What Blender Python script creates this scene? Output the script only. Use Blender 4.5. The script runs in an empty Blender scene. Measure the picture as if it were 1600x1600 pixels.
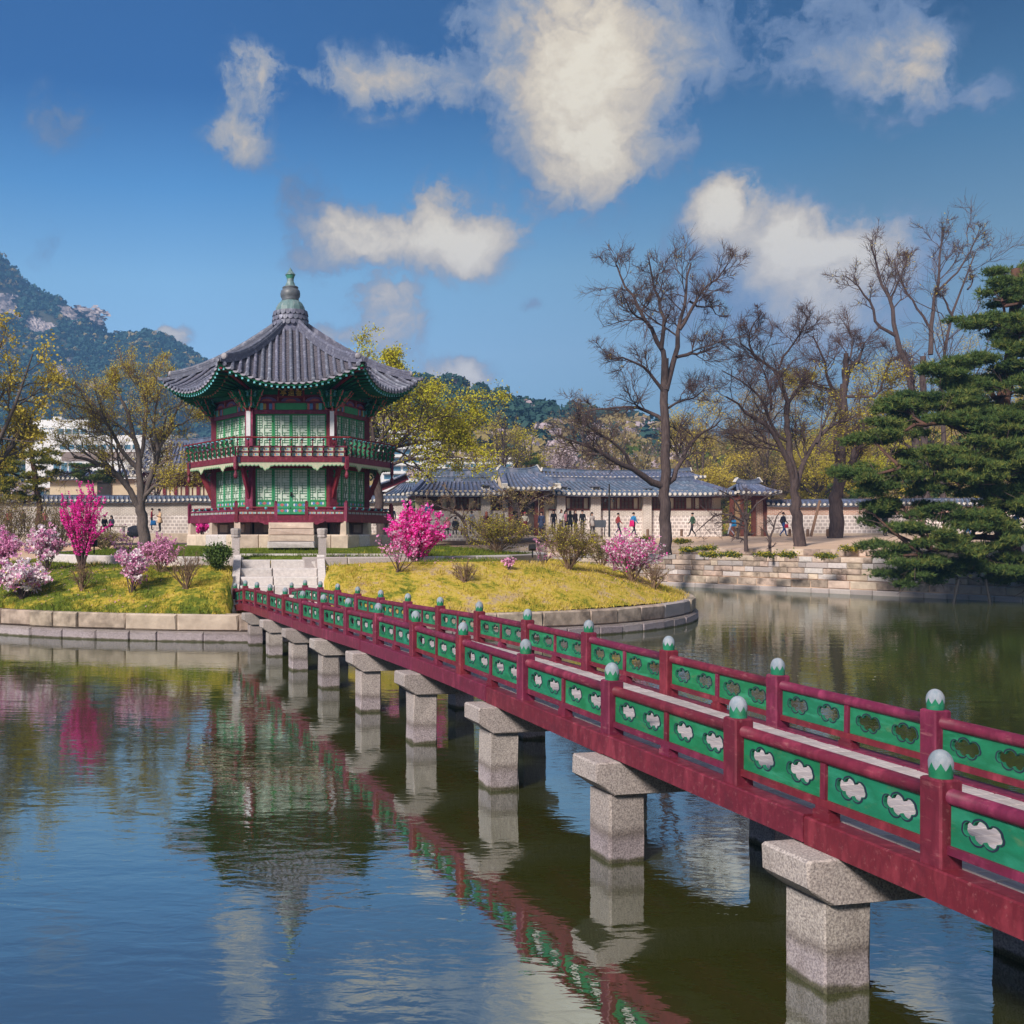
import bpy, bmesh, math, random
import numpy as np
from mathutils import Vector, Matrix

SC = bpy.context.scene
COL = SC.collection
R = math.radians
# ------------------------------------------------------------------ camera
# level camera, 3.24 m over the pond; the picture is the right part of a wider frame (lens shift)
F, CX, HY, CAMZ = 1600.0, 440.0, 836.0, 3.24
cam = bpy.data.cameras.new('camera')
cam.lens = 36.0; cam.sensor_width = 36.0
cam.shift_x = (800 - CX) / 1600; cam.shift_y = (HY - 800) / 1600
cam.clip_start = 0.05; cam.clip_end = 6000
camo = bpy.data.objects.new('camera', cam); COL.objects.link(camo)
camo.location = (0, 0, CAMZ); camo.rotation_euler = (R(90), 0, 0)
SC.camera = camo

def pt(x, y, Y):
    """world point at distance Y that the lens shows at photo position x, y"""
    return Vector(((x - CX) * Y / F, Y, CAMZ + (HY - y) * Y / F))
def gx(x, Y): return (x - CX) * Y / F
def gz(y, Y): return CAMZ + (HY - y) * Y / F

# ------------------------------------------------------------------ world: sky and clouds
SUN_AZ, SUN_EL = R(-138), R(35)          # sun to the left and a little behind the camera
wd = bpy.data.worlds.new('World'); SC.world = wd; wd.use_nodes = True
nt = wd.node_tree; nt.nodes.clear()
def nd(nt, t, **kw):
    n = nt.nodes.new(t)
    for k, v in kw.items():
        if k.startswith('i_'):
            k = k[2:]; k = int(k) if k.isdigit() else k
            if isinstance(v, bpy.types.NodeSocket): nt.links.new(v, n.inputs[k])
            else: n.inputs[k].default_value = v
        else: setattr(n, k, v)
    return n
def mth(nt, op, a, b=0.0, clamp=False, c=None):
    n = nt.nodes.new('ShaderNodeMath'); n.operation = op; n.use_clamp = clamp
    for i, v in enumerate((a, b) if c is None else (a, b, c)):
        if isinstance(v, bpy.types.NodeSocket): nt.links.new(v, n.inputs[i])
        else: n.inputs[i].default_value = v
    return n.outputs[0]
def ramp(nt, fac, stops, interp='LINEAR'):
    n = nt.nodes.new('ShaderNodeValToRGB'); n.color_ramp.interpolation = interp
    e = n.color_ramp.elements
    while len(e) < len(stops): e.new(0.5)
    for el, (p, c) in zip(e, stops):
        el.position = p; el.color = (*c, 1) if len(c) == 3 else c
    nt.links.new(fac, n.inputs[0]); return n.outputs[0]
def mixc(nt, fac, a, b, blend='MIX'):
    n = nt.nodes.new('ShaderNodeMix'); n.data_type = 'RGBA'; n.blend_type = blend
    for i, v in ((0, fac), (6, a), (7, b)):
        if isinstance(v, bpy.types.NodeSocket): nt.links.new(v, n.inputs[i])
        else: n.inputs[i].default_value = v if i == 0 else (*v, 1)
    return n.outputs[2]
def lin(r, g, b):
    f = lambda c: c / 12.92 if c <= .04045 else ((c + .055) / 1.055) ** 2.4
    return (f(r / 255), f(g / 255), f(b / 255))

SKY_STRENGTH = 0.12; EXPOSURE = 1.18
sky = nd(nt, 'ShaderNodeTexSky', sky_type='NISHITA', sun_disc=False, sun_elevation=SUN_EL, sun_rotation=SUN_AZ,
         altitude=200.0, air_density=1.0, dust_density=0.6, ozone_density=2.5)
tc = nd(nt, 'ShaderNodeTexCoord')
sep = nd(nt, 'ShaderNodeSeparateXYZ', i_0=tc.outputs['Generated'])
elev = sep.outputs[2]
# the polarised, saturated blue of the photograph: a colour cast over elevation, the same all round
tint = ramp(nt, elev, [(0.0, (.45, .50, .55)), (0.06, (.50, .58, .66)), (0.12, (.66, .78, .88)), (0.17, (.92, 1.0, 1.02)), (0.24, (.84, 1.02, 1.0)), (0.32, (.36, .70, .88)),
                       (0.40, (.09, .33, .58)), (0.6, (.12, .32, .55)), (0.8, (.30, .50, .80))])
# polarised darkening towards the right of the view
tint = mixc(nt, 1.0, tint, ramp(nt, mth(nt, 'MULTIPLY_ADD', sep.outputs[0], .5, c=.5), [(0.30, (1.0, 1.0, 1.0)), (0.45, (1.0, 1.0, 1.0)), (0.62, (.74, .70, .66)), (0.74, (.52, .46, .40)), (0.86, (.50, .44, .38)), (1.0, (.6, .55, .5))]), 'MULTIPLY')
base = mixc(nt, 1.0, mixc(nt, 1.0, sky.outputs[0], tint, 'MULTIPLY'), (.68, .68, .68), 'MULTIPLY')
# clouds: soft masses round given directions, broken up by noise
warp = nd(nt, 'ShaderNodeTexNoise', i_Scale=5.0, i_Detail=6.0, i_Roughness=0.62)
nt.links.new(tc.outputs['Generated'], warp.inputs['Vector'])
fine = nd(nt, 'ShaderNodeTexNoise', i_Scale=11.0, i_Detail=10.0, i_Roughness=0.62)
nt.links.new(tc.outputs['Generated'], fine.inputs['Vector'])
wv = nd(nt, 'ShaderNodeVectorMath', operation='SUBTRACT', i_1=(0.5, 0.5, 0.5)); nt.links.new(warp.outputs['Color'], wv.inputs[0])
wv2 = nd(nt, 'ShaderNodeVectorMath', operation='SCALE'); nt.links.new(wv.outputs[0], wv2.inputs[0]); wv2.inputs['Scale'].default_value = 0.085
fv = nd(nt, 'ShaderNodeVectorMath', operation='SUBTRACT', i_1=(0.5, 0.5, 0.5)); nt.links.new(fine.outputs['Color'], fv.inputs[0])
fv2 = nd(nt, 'ShaderNodeVectorMath', operation='SCALE'); nt.links.new(fv.outputs[0], fv2.inputs[0]); fv2.inputs['Scale'].default_value = 0.055
wsum = nd(nt, 'ShaderNodeVectorMath', operation='ADD'); nt.links.new(wv2.outputs[0], wsum.inputs[0]); nt.links.new(fv2.outputs[0], wsum.inputs[1])
wdir = nd(nt, 'ShaderNodeVectorMath', operation='ADD'); nt.links.new(tc.outputs['Generated'], wdir.inputs[0]); nt.links.new(wsum.outputs[0], wdir.inputs[1])
# (photo x, photo y, half width, half height, tilt degrees, weight, whiteness)
CLOUDS = [(890, 100, 105, 165, 6, 1.25, .42), (935, 120, 66, 150, -4, .6, 1.45), (930, 260, 62, 55, 0, .55, 1.0), (800, 70, 70, 120, 12, .60, .28), (905, 310, 52, 40, 0, .42, .35),
          (1050, 215, 42, 75, 25, .46, .35), (1085, 65, 62, 65, 0, .72, .30), (1010, 60, 50, 60, 0, .45, .25),
          (560, 120, 52, 40, 0, .62, .5), (640, 135, 85, 44, 8, .74, .6), (740, 130, 70, 42, 0, .62, .3),
          (395, 95, 48, 36, -25, .62, .7), (430, 120, 36, 40, 0, .55, .6), (350, 130, 34, 22, -30, .4, .5), (372, 205, 52, 44, 0, .62, .75), (400, 235, 30, 28, 0, .4, .4), (488, 120, 22, 18, 0, .5, .4),
          (580, 355, 78, 36, -6, .85, .95), (680, 325, 40, 52, 0, .80, .9), (745, 390, 60, 46, 0, .95, 1.05), (650, 385, 85, 34, 0, .62, .7), (515, 400, 50, 75, 30, .50, .55), (545, 335, 40, 26, 0, .55, .7), (600, 455, 40, 26, 0, .8, .85),
          (618, 515, 46, 46, 0, .85, .9), (480, 310, 50, 65, 0, .34, .1), (80, 175, 65, 55, 0, .33, .1), (85, 385, 55, 50, 0, .2, .1),
          (1142, 335, 44, 40, 0, 1.15, 1.1), (1310, 405, 88, 66, 10, 1.2, .62), (1290, 370, 88, 40, 12, .6, 1.5), (1235, 355, 40, 36, 0, .7, .9), (1195, 450, 95, 75, 0, .72, .12), (1285, 495, 85, 42, 0, .75, .62), (1380, 395, 36, 34, 0, .6, .7),
          (1275, 40, 80, 75, 0, .62, .22), (1320, 95, 75, 52, 0, .60, .40), (1415, 85, 50, 58, 0, .80, 1.0), (1440, 145, 80, 40, 10, .50, .25), (1535, 145, 38, 36, 0, .50, .35), (1400, 10, 75, 60, 0, .45, .12), (1170, 30, 60, 60, 0, .40, .08),
          (265, 522, 32, 20, 0, 1.1, 1.0), (715, 586, 46, 30, 10, .95, 1.0), (750, 590, 22, 26, 0, .6, .9), (535, 525, 38, 18, 0, .7, .8), (830, 495, 16, 10, 0, .4, .4),
          (1080, 450, 110, 80, 0, .30, .15), (1480, 420, 110, 90, 0, .24, .05)]
dens = None; white = None
for (px, py, hw, hh, tilt, wt, wh) in CLOUDS:
    d = Vector(((px - CX) / F, 1.0, (HY - py) / F)); n_ = d.length; d.normalize()
    sub = nd(nt, 'ShaderNodeVectorMath', operation='SUBTRACT', i_1=tuple(d)); nt.links.new(wdir.outputs[0], sub.inputs[0])
    # local axes of the cloud: right, up, depth
    up = Vector((0, 0, 1)); rt = d.cross(up).normalized(); up = rt.cross(d)
    c_, s_ = math.cos(R(tilt)), math.sin(R(tilt))
    a1 = (rt * c_ + up * s_) * (F * n_ / hw); a2 = (up * c_ - rt * s_) * (F * n_ / hh)
    d1 = nd(nt, 'ShaderNodeVectorMath', operation='DOT_PRODUCT', i_1=tuple(a1)); nt.links.new(sub.outputs[0], d1.inputs[0])
    d2 = nd(nt, 'ShaderNodeVectorMath', operation='DOT_PRODUCT', i_1=tuple(a2)); nt.links.new(sub.outputs[0], d2.inputs[0])
    q = mth(nt, 'MULTIPLY_ADD', d1.outputs['Value'], d1.outputs['Value'], c=mth(nt, 'MULTIPLY', d2.outputs['Value'], d2.outputs['Value']))
    g = mth(nt, 'MULTIPLY', mth(nt, 'EXPONENT', mth(nt, 'MULTIPLY', q, -1.0)), wt)
    front = mth(nt, 'GREATER_THAN', sep.outputs[1], 0.0)
    g = mth(nt, 'MULTIPLY', g, front)
    gw = mth(nt, 'MULTIPLY', g, wh)
    dens = g if dens is None else mth(nt, 'ADD', dens, g)
    white = gw if white is None else mth(nt, 'ADD', white, gw)
# unseen sky behind the camera: cloud added and thickened as soft shadow fill
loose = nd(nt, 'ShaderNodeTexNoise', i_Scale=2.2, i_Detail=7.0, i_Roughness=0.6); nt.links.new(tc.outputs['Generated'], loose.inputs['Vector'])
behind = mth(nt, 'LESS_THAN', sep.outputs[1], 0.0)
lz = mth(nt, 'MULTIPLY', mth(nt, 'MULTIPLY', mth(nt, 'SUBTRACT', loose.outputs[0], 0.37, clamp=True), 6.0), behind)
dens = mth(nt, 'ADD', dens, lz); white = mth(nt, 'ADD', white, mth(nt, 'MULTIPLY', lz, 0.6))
fine2 = nd(nt, 'ShaderNodeTexNoise', i_Scale=30.0, i_Detail=9.0, i_Roughness=0.66, i_Distortion=0.4); nt.links.new(wdir.outputs[0], fine2.inputs['Vector'])
brk = mth(nt, 'ADD', mth(nt, 'MULTIPLY', mth(nt, 'SUBTRACT', fine.outputs[0], 0.5), 2.5), mth(nt, 'MULTIPLY', mth(nt, 'SUBTRACT', fine2.outputs[0], 0.5), 3.0))
dn = mth(nt, 'ADD', dens, mth(nt, 'MULTIPLY', brk, mth(nt, 'MINIMUM', mth(nt, 'MULTIPLY', dens, 1.9), 0.8)))
alpha = ramp(nt, dn, [(0.13, (0, 0, 0)), (0.28, (.30, .30, .30)), (0.42, (.78, .78, .78)), (0.62, (1, 1, 1))])
wn = mth(nt, 'MULTIPLY', mth(nt, 'ADD', white, mth(nt, 'MULTIPLY', brk, mth(nt, 'MINIMUM', mth(nt, 'MULTIPLY_ADD', white, 0.55, c=0.20), 0.72))), 0.74)
ccol = ramp(nt, wn, [(0.0, lin(84, 108, 146)), (0.16, lin(116, 134, 164)), (0.32, lin(158, 160, 166)), (0.50, lin(200, 186, 166)), (0.74, lin(228, 212, 184)), (1.0, lin(243, 230, 203))])
lowness = ramp(nt, elev, [(0.10, (1, 1, 1)), (0.32, (0, 0, 0))])
ccol = mixc(nt, mth(nt, 'MULTIPLY', lowness, 0.6), ccol, mixc(nt, wn, lin(165, 185, 212), lin(232, 226, 232)))
cscl = nd(nt, 'ShaderNodeVectorMath', operation='SCALE'); nt.links.new(ccol, cscl.inputs[0]); cscl.inputs['Scale'].default_value = 1.14 / (SKY_STRENGTH * 2 ** EXPOSURE)
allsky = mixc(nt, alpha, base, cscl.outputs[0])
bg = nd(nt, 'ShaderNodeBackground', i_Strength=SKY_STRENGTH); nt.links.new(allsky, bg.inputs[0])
wo = nd(nt, 'ShaderNodeOutputWorld'); nt.links.new(bg.outputs[0], wo.inputs[0])
wd.cycles.sampling_method = 'MANUAL'; wd.cycles.sample_map_resolution = 1024

# ------------------------------------------------------------------ sun, exposure
sl = bpy.data.lights.new('sun', 'SUN'); sl.energy = 2.9; sl.angle = R(11.0); sl.color = (1.0, 0.91, 0.82)
so = bpy.data.objects.new('sun', sl); COL.objects.link(so); so.location = (-40, -20, 60)
sd = Vector((math.sin(SUN_AZ) * math.cos(SUN_EL), math.cos(SUN_AZ) * math.cos(SUN_EL), math.sin(SUN_EL)))
so.rotation_euler = sd.to_track_quat('Z', 'Y').to_euler()
vs = SC.view_settings
vs.view_transform = 'Standard'; vs.look = 'None'; vs.gamma = 1.0; vs.use_curve_mapping = False
vs.exposure = EXPOSURE
SC.cycles.use_denoising = True
SC.cycles.max_bounces = 6; SC.cycles.diffuse_bounces = 3; SC.cycles.glossy_bounces = 3; SC.cycles.transparent_max_bounces = 4
SC.cycles.volume_bounces = 0
SC.cycles.caustics_reflective = False; SC.cycles.caustics_refractive = False

# ------------------------------------------------------------------ materials
MATS = {}
def M(name, c1, c2=None, scale=4.0, rough=0.75, bump=0.0, bscale=None, stretch=(1, 1, 1), rand=0.0, spec=0.3,
      detail=6.0, lo=0.3, hi=0.7, c3=None, bdist=0.02, metal=0.0, coords='Object', trans=0.0):
    """procedural surface: noise between two or three colours, fine relief, a small difference from object to object"""
    if name in MATS: return MATS[name]
    m = bpy.data.materials.new(name); m.use_nodes = True; t = m.node_tree
    b = t.nodes['Principled BSDF']; MATS[name] = m
    c2 = c2 or tuple(min(1, c * 0.72) for c in c1)
    tcn = nd(t, 'ShaderNodeTexCoord'); oi = nd(t, 'ShaderNodeObjectInfo')
    off = nd(t, 'ShaderNodeVectorMath', operation='SCALE', i_0=(37.0, 91.0, 53.0)); t.links.new(oi.outputs['Random'], off.inputs['Scale'])
    ad = nd(t, 'ShaderNodeVectorMath', operation='ADD'); t.links.new(nd(t, 'ShaderNodeNewGeometry').outputs['Position'] if coords == 'World' else tcn.outputs[coords], ad.inputs[0]); t.links.new(off.outputs[0], ad.inputs[1])
    ml = nd(t, 'ShaderNodeVectorMath', operation='MULTIPLY', i_1=stretch); t.links.new(ad.outputs[0], ml.inputs[0])
    nz = nd(t, 'ShaderNodeTexNoise', i_Scale=scale, i_Detail=detail, i_Roughness=0.6); t.links.new(ml.outputs[0], nz.inputs['Vector'])
    stops = [(lo, c1), (hi, c2)] if c3 is None else [(lo, c1), ((lo + hi) / 2, c2), (hi, c3)]
    col = ramp(t, nz.outputs[0], stops)
    if rand:
        v = mth(t, 'MULTIPLY_ADD', oi.outputs['Random'], 2 * rand, c=1 - rand)
        hs = nd(t, 'ShaderNodeHueSaturation'); t.links.new(v, hs.inputs['Value']); t.links.new(col, hs.inputs['Color'])
        h = mth(t, 'MULTIPLY_ADD', mth(t, 'FRACT', mth(t, 'MULTIPLY', oi.outputs['Random'], 17.3)), 0.03, c=0.485); t.links.new(h, hs.inputs['Hue'])
        col = hs.outputs[0]
    t.links.new(col, b.inputs['Base Color'])
    b.inputs['Roughness'].default_value = rough; b.inputs['Specular IOR Level'].default_value = spec; b.inputs['Metallic'].default_value = metal
    if bump:
        n2 = nd(t, 'ShaderNodeTexNoise', i_Scale=bscale or scale * 4, i_Detail=8.0, i_Roughness=0.65); t.links.new(ml.outputs[0], n2.inputs['Vector'])
        bp = nd(t, 'ShaderNodeBump', i_Strength=bump, i_Distance=bdist); t.links.new(n2.outputs[0], bp.inputs['Height']); t.links.new(bp.outputs[0], b.inputs['Normal'])
    if trans:
        tr = nd(t, 'ShaderNodeBsdfTranslucent'); t.links.new(col, tr.inputs[0])
        mx = nd(t, 'ShaderNodeMixShader', i_0=trans); t.links.new(b.outputs[0], mx.inputs[1]); t.links.new(tr.outputs[0], mx.inputs[2])
        t.links.new(mx.outputs[0], t.nodes['Material Output'].inputs[0])
    return m

# ------------------------------------------------------------------ mesh building
class MB:
    """collects geometry (arrays) for ONE mesh"""
    def __init__(s): s.v = []; s.n = 0; s.loops = []; s.tot = []; s.mi = []; s.X = None
    def add(s, vs, fs, mi=0):
        vs = np.asarray([tuple(p) for p in vs] if not isinstance(vs, np.ndarray) else vs, float).reshape(-1, 3)
        if s.X is not None:
            A = np.array(s.X); vs = vs @ A[:3, :3].T + A[:3, 3]
        if isinstance(fs, np.ndarray):
            s.loops.append((fs + s.n).ravel()); s.tot.append(np.full(len(fs), fs.shape[1])); s.mi.append(np.full(len(fs), mi) if np.isscalar(mi) else np.asarray(mi))
        else:
            s.loops.append(np.array([i for f in fs for i in f]) + s.n); s.tot.append(np.array([len(f) for f in fs])); s.mi.append(np.full(len(fs), mi))
        s.v.append(vs); s.n += len(vs)
    def box(s, c, d, mi=0, rot=None):
        x, y, z = (k / 2 for k in d)
        p = [Vector((a * x, b * y, e * z)) for a, b, e in ((-1,-1,-1),(1,-1,-1),(1,1,-1),(-1,1,-1),(-1,-1,1),(1,-1,1),(1,1,1),(-1,1,1))]
        if rot is not None: p = [rot @ q for q in p]
        s.add([q + Vector(c) for q in p], [(0,3,2,1),(4,5,6,7),(0,1,5,4),(1,2,6,5),(2,3,7,6),(3,0,4,7)], mi)
    def bar(s, a, b, w, h, mi=0, up=(0, 0, 1)):
        """rectangular bar from a to b"""
        a, b = Vector(a), Vector(b); t = b - a; L = t.length
        if L < 1e-6: return
        t /= L; u = Vector(up); sd_ = t.cross(u)
        if sd_.length < 1e-4: sd_ = t.cross(Vector((0, 1, 0)))
        sd_.normalize(); u = sd_.cross(t)
        s.box((a + b) / 2, (w, L, h), mi, Matrix((sd_, t, u)).transposed())
    def hexa(s, p, mi=0): s.add(p, [(0,3,2,1),(4,5,6,7),(0,1,5,4),(1,2,6,5),(2,3,7,6),(3,0,4,7)], mi)
    def tube(s, path, r, n=8, mi=0, caps=True):
        path = [Vector(p) for p in path]; k = len(path)
        if np.isscalar(r): r = [r] * k
        P = np.array(path)[None]; RR = np.array(r, float)[None]
        V, Fc = tubes(P, RR, n); s.add(V, Fc, mi)
        if caps:
            b = s.n - n * k
            s.loops.append(np.arange(b, b + n)[::-1]); s.tot.append(np.array([n])); s.mi.append(np.array([mi]))
            s.loops.append(np.arange(b + n * (k - 1), b + n * k)); s.tot.append(np.array([n])); s.mi.append(np.array([mi]))
    def lathe(s, prof, n=16, c=(0, 0, 0), mi=0, phase=0.0):
        a = np.arange(n) * 2 * math.pi / n + phase; V = []
        for r, z in prof: V += [(c[0] + r * math.cos(t), c[1] + r * math.sin(t), c[2] + z) for t in a]
        fs = []
        for j in range(len(prof) - 1):
            m = mi if np.isscalar(mi) else mi[j]
            for i in range(n): fs.append((j*n+i, j*n+(i+1) % n, (j+1)*n+(i+1) % n, (j+1)*n+i))
        fs.append(tuple(range(n))[::-1]); fs.append(tuple(range((len(prof)-1)*n, len(prof)*n)))
        if np.isscalar(mi): s.add(V, fs, mi)
        else:
            s.add(V, fs, mi[-1]); arr = s.mi[-1]
            for j in range(len(prof) - 1): arr[j*n:(j+1)*n] = mi[j]
    def prism(s, poly, d, fn, mi=0):
        """extrude a 2D polygon by d; fn(u, v, w) -> point"""
        n = len(poly)
        s.add([fn(u, v, 0) for u, v in poly] + [fn(u, v, d) for u, v in poly],
              [tuple(range(n))[::-1], tuple(range(n, 2*n))] + [(i, (i+1) % n, n+(i+1) % n, n+i) for i in range(n)], mi)
    def mesh(s, name, mats, smooth=False):
        me = bpy.data.meshes.new(name)
        if s.n:
            V = np.concatenate(s.v); L = np.concatenate(s.loops).astype(np.int32); T = np.concatenate(s.tot).astype(np.int32); MI = np.concatenate(s.mi).astype(np.int32)
            me.vertices.add(len(V)); me.vertices.foreach_set('co', V.astype(np.float32).ravel())
            me.loops.add(len(L)); me.loops.foreach_set('vertex_index', L)
            me.polygons.add(len(T)); me.polygons.foreach_set('loop_start', (np.cumsum(T) - T).astype(np.int32))
            me.polygons.foreach_set('material_index', MI)
            me.polygons.foreach_set('use_smooth', np.full(len(T), bool(smooth)))
            me.update(calc_edges=True)
            if s.n < 60000: me.validate()
        for m in (mats if isinstance(mats, (list, tuple)) else [mats]): me.materials.append(m)
        return me
    def build(s, name, mats, parent=None, smooth=False, **kw): return obj(name, s.mesh(name, mats, smooth), parent, **kw)

def tubes(P, RR, n):
    """P (T,K,3) paths, RR (T,K) radii -> vertices, quads"""
    T, K = RR.shape
    tg = np.empty_like(P); tg[:, 1:-1] = P[:, 2:] - P[:, :-2]; tg[:, 0] = P[:, 1] - P[:, 0]; tg[:, -1] = P[:, -1] - P[:, -2]
    tg /= np.linalg.norm(tg, axis=2, keepdims=True) + 1e-9
    mean = P[:, -1] - P[:, 0]; mean /= np.linalg.norm(mean, axis=1, keepdims=True) + 1e-9
    ref = np.where(np.abs(mean[:, 2:3]) > 0.75, np.array([[0.0, 1.0, 0.13]]), np.array([[0.08, 0.05, 1.0]]))[:, None]
    u = np.cross(tg, ref); u /= np.linalg.norm(u, axis=2, keepdims=True) + 1e-9
    v = np.cross(u, tg)
    a = np.arange(n) * 2 * math.pi / n
    ring = P[:, :, None] + RR[:, :, None, None] * (u[:, :, None] * np.cos(a)[None, None, :, None] - v[:, :, None] * np.sin(a)[None, None, :, None])
    V = ring.reshape(-1, 3)
    idx = np.arange(T * K * n).reshape(T, K, n); nx = np.roll(idx, -1, axis=2)
    Fc = np.stack([idx[:, :-1], idx[:, 1:], nx[:, 1:], nx[:, :-1]], axis=-1).reshape(-1, 4)
    return V, Fc

def obj(name, me, parent=None, loc=None, rotz=None, kind=None, label=None, scale=None):
    o = bpy.data.objects.new(name, me); COL.objects.link(o)
    if parent is not None: o.parent = parent
    if loc is not None: o.location = loc
    if rotz is not None: o.rotation_euler = (0, 0, rotz)
    if scale is not None: o.scale = scale
    if kind: o['kind'] = kind
    if label: o['label'] = label
    return o
def tag(o, label, cat, group=None):
    o['label'] = label; o['category'] = cat
    if group: o['group'] = group
    return o
def thing(name, label, cat, loc=(0, 0, 0), group=None, rotz=0.0):
    o = bpy.data.objects.new(name, None); COL.objects.link(o); o.location = loc; o.rotation_euler = (0, 0, rotz)
    o.empty_display_size = 0.2
    return tag(o, label, cat, group)
def copy_thing(root, loc, rotz, label, group=None):
    r = root.copy(); COL.objects.link(r); r.location = loc; r.rotation_euler = (0, 0, rotz); r['label'] = label
    if group: r['group'] = group
    for ch in list(root.children):
        c = ch.copy(); COL.objects.link(c); c.parent = r
        for g in list(ch.children):
            d = g.copy(); COL.objects.link(d); d.parent = c
    return r
def smoothstep(a, b, x):
    t = np.clip((np.asarray(x, float) - a) / (b - a), 0, 1); return t * t * (3 - 2 * t)
def vnoise(x, y, s=1.0, seed=0):
    """cheap smooth 2-D value noise, vectorised, -1..1"""
    x = np.asarray(x, float) * s + seed * 17.13; y = np.asarray(y, float) * s + seed * 9.71
    xi = np.floor(x); yi = np.floor(y); fx = x - xi; fy = y - yi; fx = fx*fx*(3-2*fx); fy = fy*fy*(3-2*fy)
    h = lambda a, b: np.modf(np.abs(np.sin(a * 127.1 + b * 311.7) * 43758.5453))[0]
    return 2 * ((h(xi, yi)*(1-fx) + h(xi+1, yi)*fx)*(1-fy) + (h(xi, yi+1)*(1-fx) + h(xi+1, yi+1)*fx)*fy) - 1
def fbm(x, y, s=1.0, o=4, seed=0):
    r = 0; a = 0.5
    for k in range(o): r = r + a * vnoise(x, y, s * 2**k, seed + k); a *= 0.5
    return r

# ------------------------------------------------------------------ surfaces of the place
granite = M('granite', (.46, .41, .39), (.30, .265, .26), 34, .85, .55, 60, rand=.16, bdist=.012, spec=.2, detail=8, coords='World')
granite_pale = M('granite_pale', (.60, .55, .53), (.44, .40, .39), 9, .85, .35, 50, rand=.10, bdist=.008, spec=.2, coords='World')
granite_old = M('granite_old', (.54, .43, .35), (.14, .11, .09), 2.4, .9, .5, 22, rand=.28, bdist=.02, spec=.15, lo=.34, hi=.72, coords='World')
granite_warm = M('granite_warm', (.62, .50, .41), (.42, .33, .27), 3.0, .88, .4, 30, rand=.16, bdist=.012, spec=.2, coords='World')

def add_wear(m, col, scale, stretch, lo, hi, amt=1.0, detail=8.0):
    """worn or stained flecks of another colour"""
    t = m.node_tree; b = t.nodes['Principled BSDF']; old = b.inputs['Base Color'].links[0].from_socket
    tcn = nd(t, 'ShaderNodeTexCoord'); oi = nd(t, 'ShaderNodeObjectInfo'); off = nd(t, 'ShaderNodeVectorMath', operation='SCALE', i_0=(71.0, 23.0, 119.0)); t.links.new(oi.outputs['Random'], off.inputs['Scale'])
    ad = nd(t, 'ShaderNodeVectorMath', operation='ADD'); t.links.new(tcn.outputs['Object'], ad.inputs[0]); t.links.new(off.outputs[0], ad.inputs[1])
    ml = nd(t, 'ShaderNodeVectorMath', operation='MULTIPLY', i_1=stretch); t.links.new(ad.outputs[0], ml.inputs[0])
    nz = nd(t, 'ShaderNodeTexNoise', i_Scale=scale, i_Detail=detail, i_Roughness=.7); t.links.new(ml.outputs[0], nz.inputs['Vector'])
    f = ramp(t, nz.outputs[0], [(lo, (0, 0, 0)), (hi, (amt, amt, amt))]); t.links.new(mixc(t, f, old, col), b.inputs['Base Color']); return m
def wet_granite():
    """pier granite with the pond's tide stain left on its foot"""
    m = M('granite_pier', (.54, .475, .44), (.22, .19, .185), 62, .85, .55, 75, rand=.12, bdist=.012, spec=.2, detail=4, lo=.36, hi=.64, coords='World')
    add_wear(m, (.16, .13, .115), 3.0, (1, 1, .6), .55, .72, .6)
    t = m.node_tree; b = t.nodes['Principled BSDF']; old = b.inputs['Base Color'].links[0].from_socket
    g = nd(t, 'ShaderNodeNewGeometry'); sp = nd(t, 'ShaderNodeSeparateXYZ', i_0=g.outputs['Position'])
    nz = nd(t, 'ShaderNodeTexNoise', i_Scale=6.0, i_Detail=4.0); t.links.new(g.outputs['Position'], nz.inputs['Vector'])
    h = mth(t, 'ADD', sp.outputs[2], mth(t, 'MULTIPLY', mth(t, 'SUBTRACT', nz.outputs[0], .5), .10))
    f = ramp(t, h, [(0.0, (.20, .22, .15)), (.035, (.28, .29, .22)), (.065, (.92, .90, 1.0)), (.20, (.86, .84, .94)), (.29, (.52, .50, .50)), (.37, (.95, .95, .95)), (.5, (1, 1, 1))])
    t.links.new(mixc(t, 1.0, old, f, 'MULTIPLY'), b.inputs['Base Color']); return m
granite_pier = wet_granite()

red_paint = M('red_paint', (.185, .019, .045), (.125, .012, .031), 7, .55, .25, 30, stretch=(1, 1, .35), rand=.09, bdist=.004, spec=.35, c3=(.26, .035, .07))
add_wear(red_paint, (.40, .17, .17), 26, (.25, 1, 1), .57, .69, .42); add_wear(red_paint, (.085, .012, .022), 5, (.4, 1, 1), .54, .68, .7)
red_dark = M('red_timber', (.20, .018, .036), (.13, .012, .025), 5, .6, .2, 30, rand=.06, bdist=.004)
green_paint = M('green_paint', (.014, .235, .112), (.009, .15, .066), 5, .55, .25, 24, stretch=(.5, 1, 1), rand=.07, bdist=.004, spec=.35, c3=(.03, .27, .15), lo=.25, hi=.75)
add_wear(green_paint, (.10, .17, .08), 9, (.5, 1, 1), .56, .70, .7); add_wear(green_paint, (.07, .42, .27), 6, (.25, 1, 1.4), .55, .72, .5)
green_door = M('green_door', (.055, .33, .135), (.035, .25, .10), 6, .6, .1, 30, rand=.06)
green_dark = M('green_beam', (.012, .16, .085), (.008, .10, .055), 6, .6)
navy_paint = M('navy_paint', (.012, .016, .038), (.02, .025, .05), 10, .5)
cream_paint = M('cream_paint', (.52, .50, .36), (.38, .42, .30), 12, .7)
paper = M('door_paper', (.58, .67, .58), (.48, .57, .48), 5, .9)
white_paint = M('white_paint', (.74, .73, .75), (.62, .62, .66), 14, .7, .1, 30)
pink_paint = M('pink_paint', (.55, .16, .15), (.42, .10, .11), 14, .6)
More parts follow.
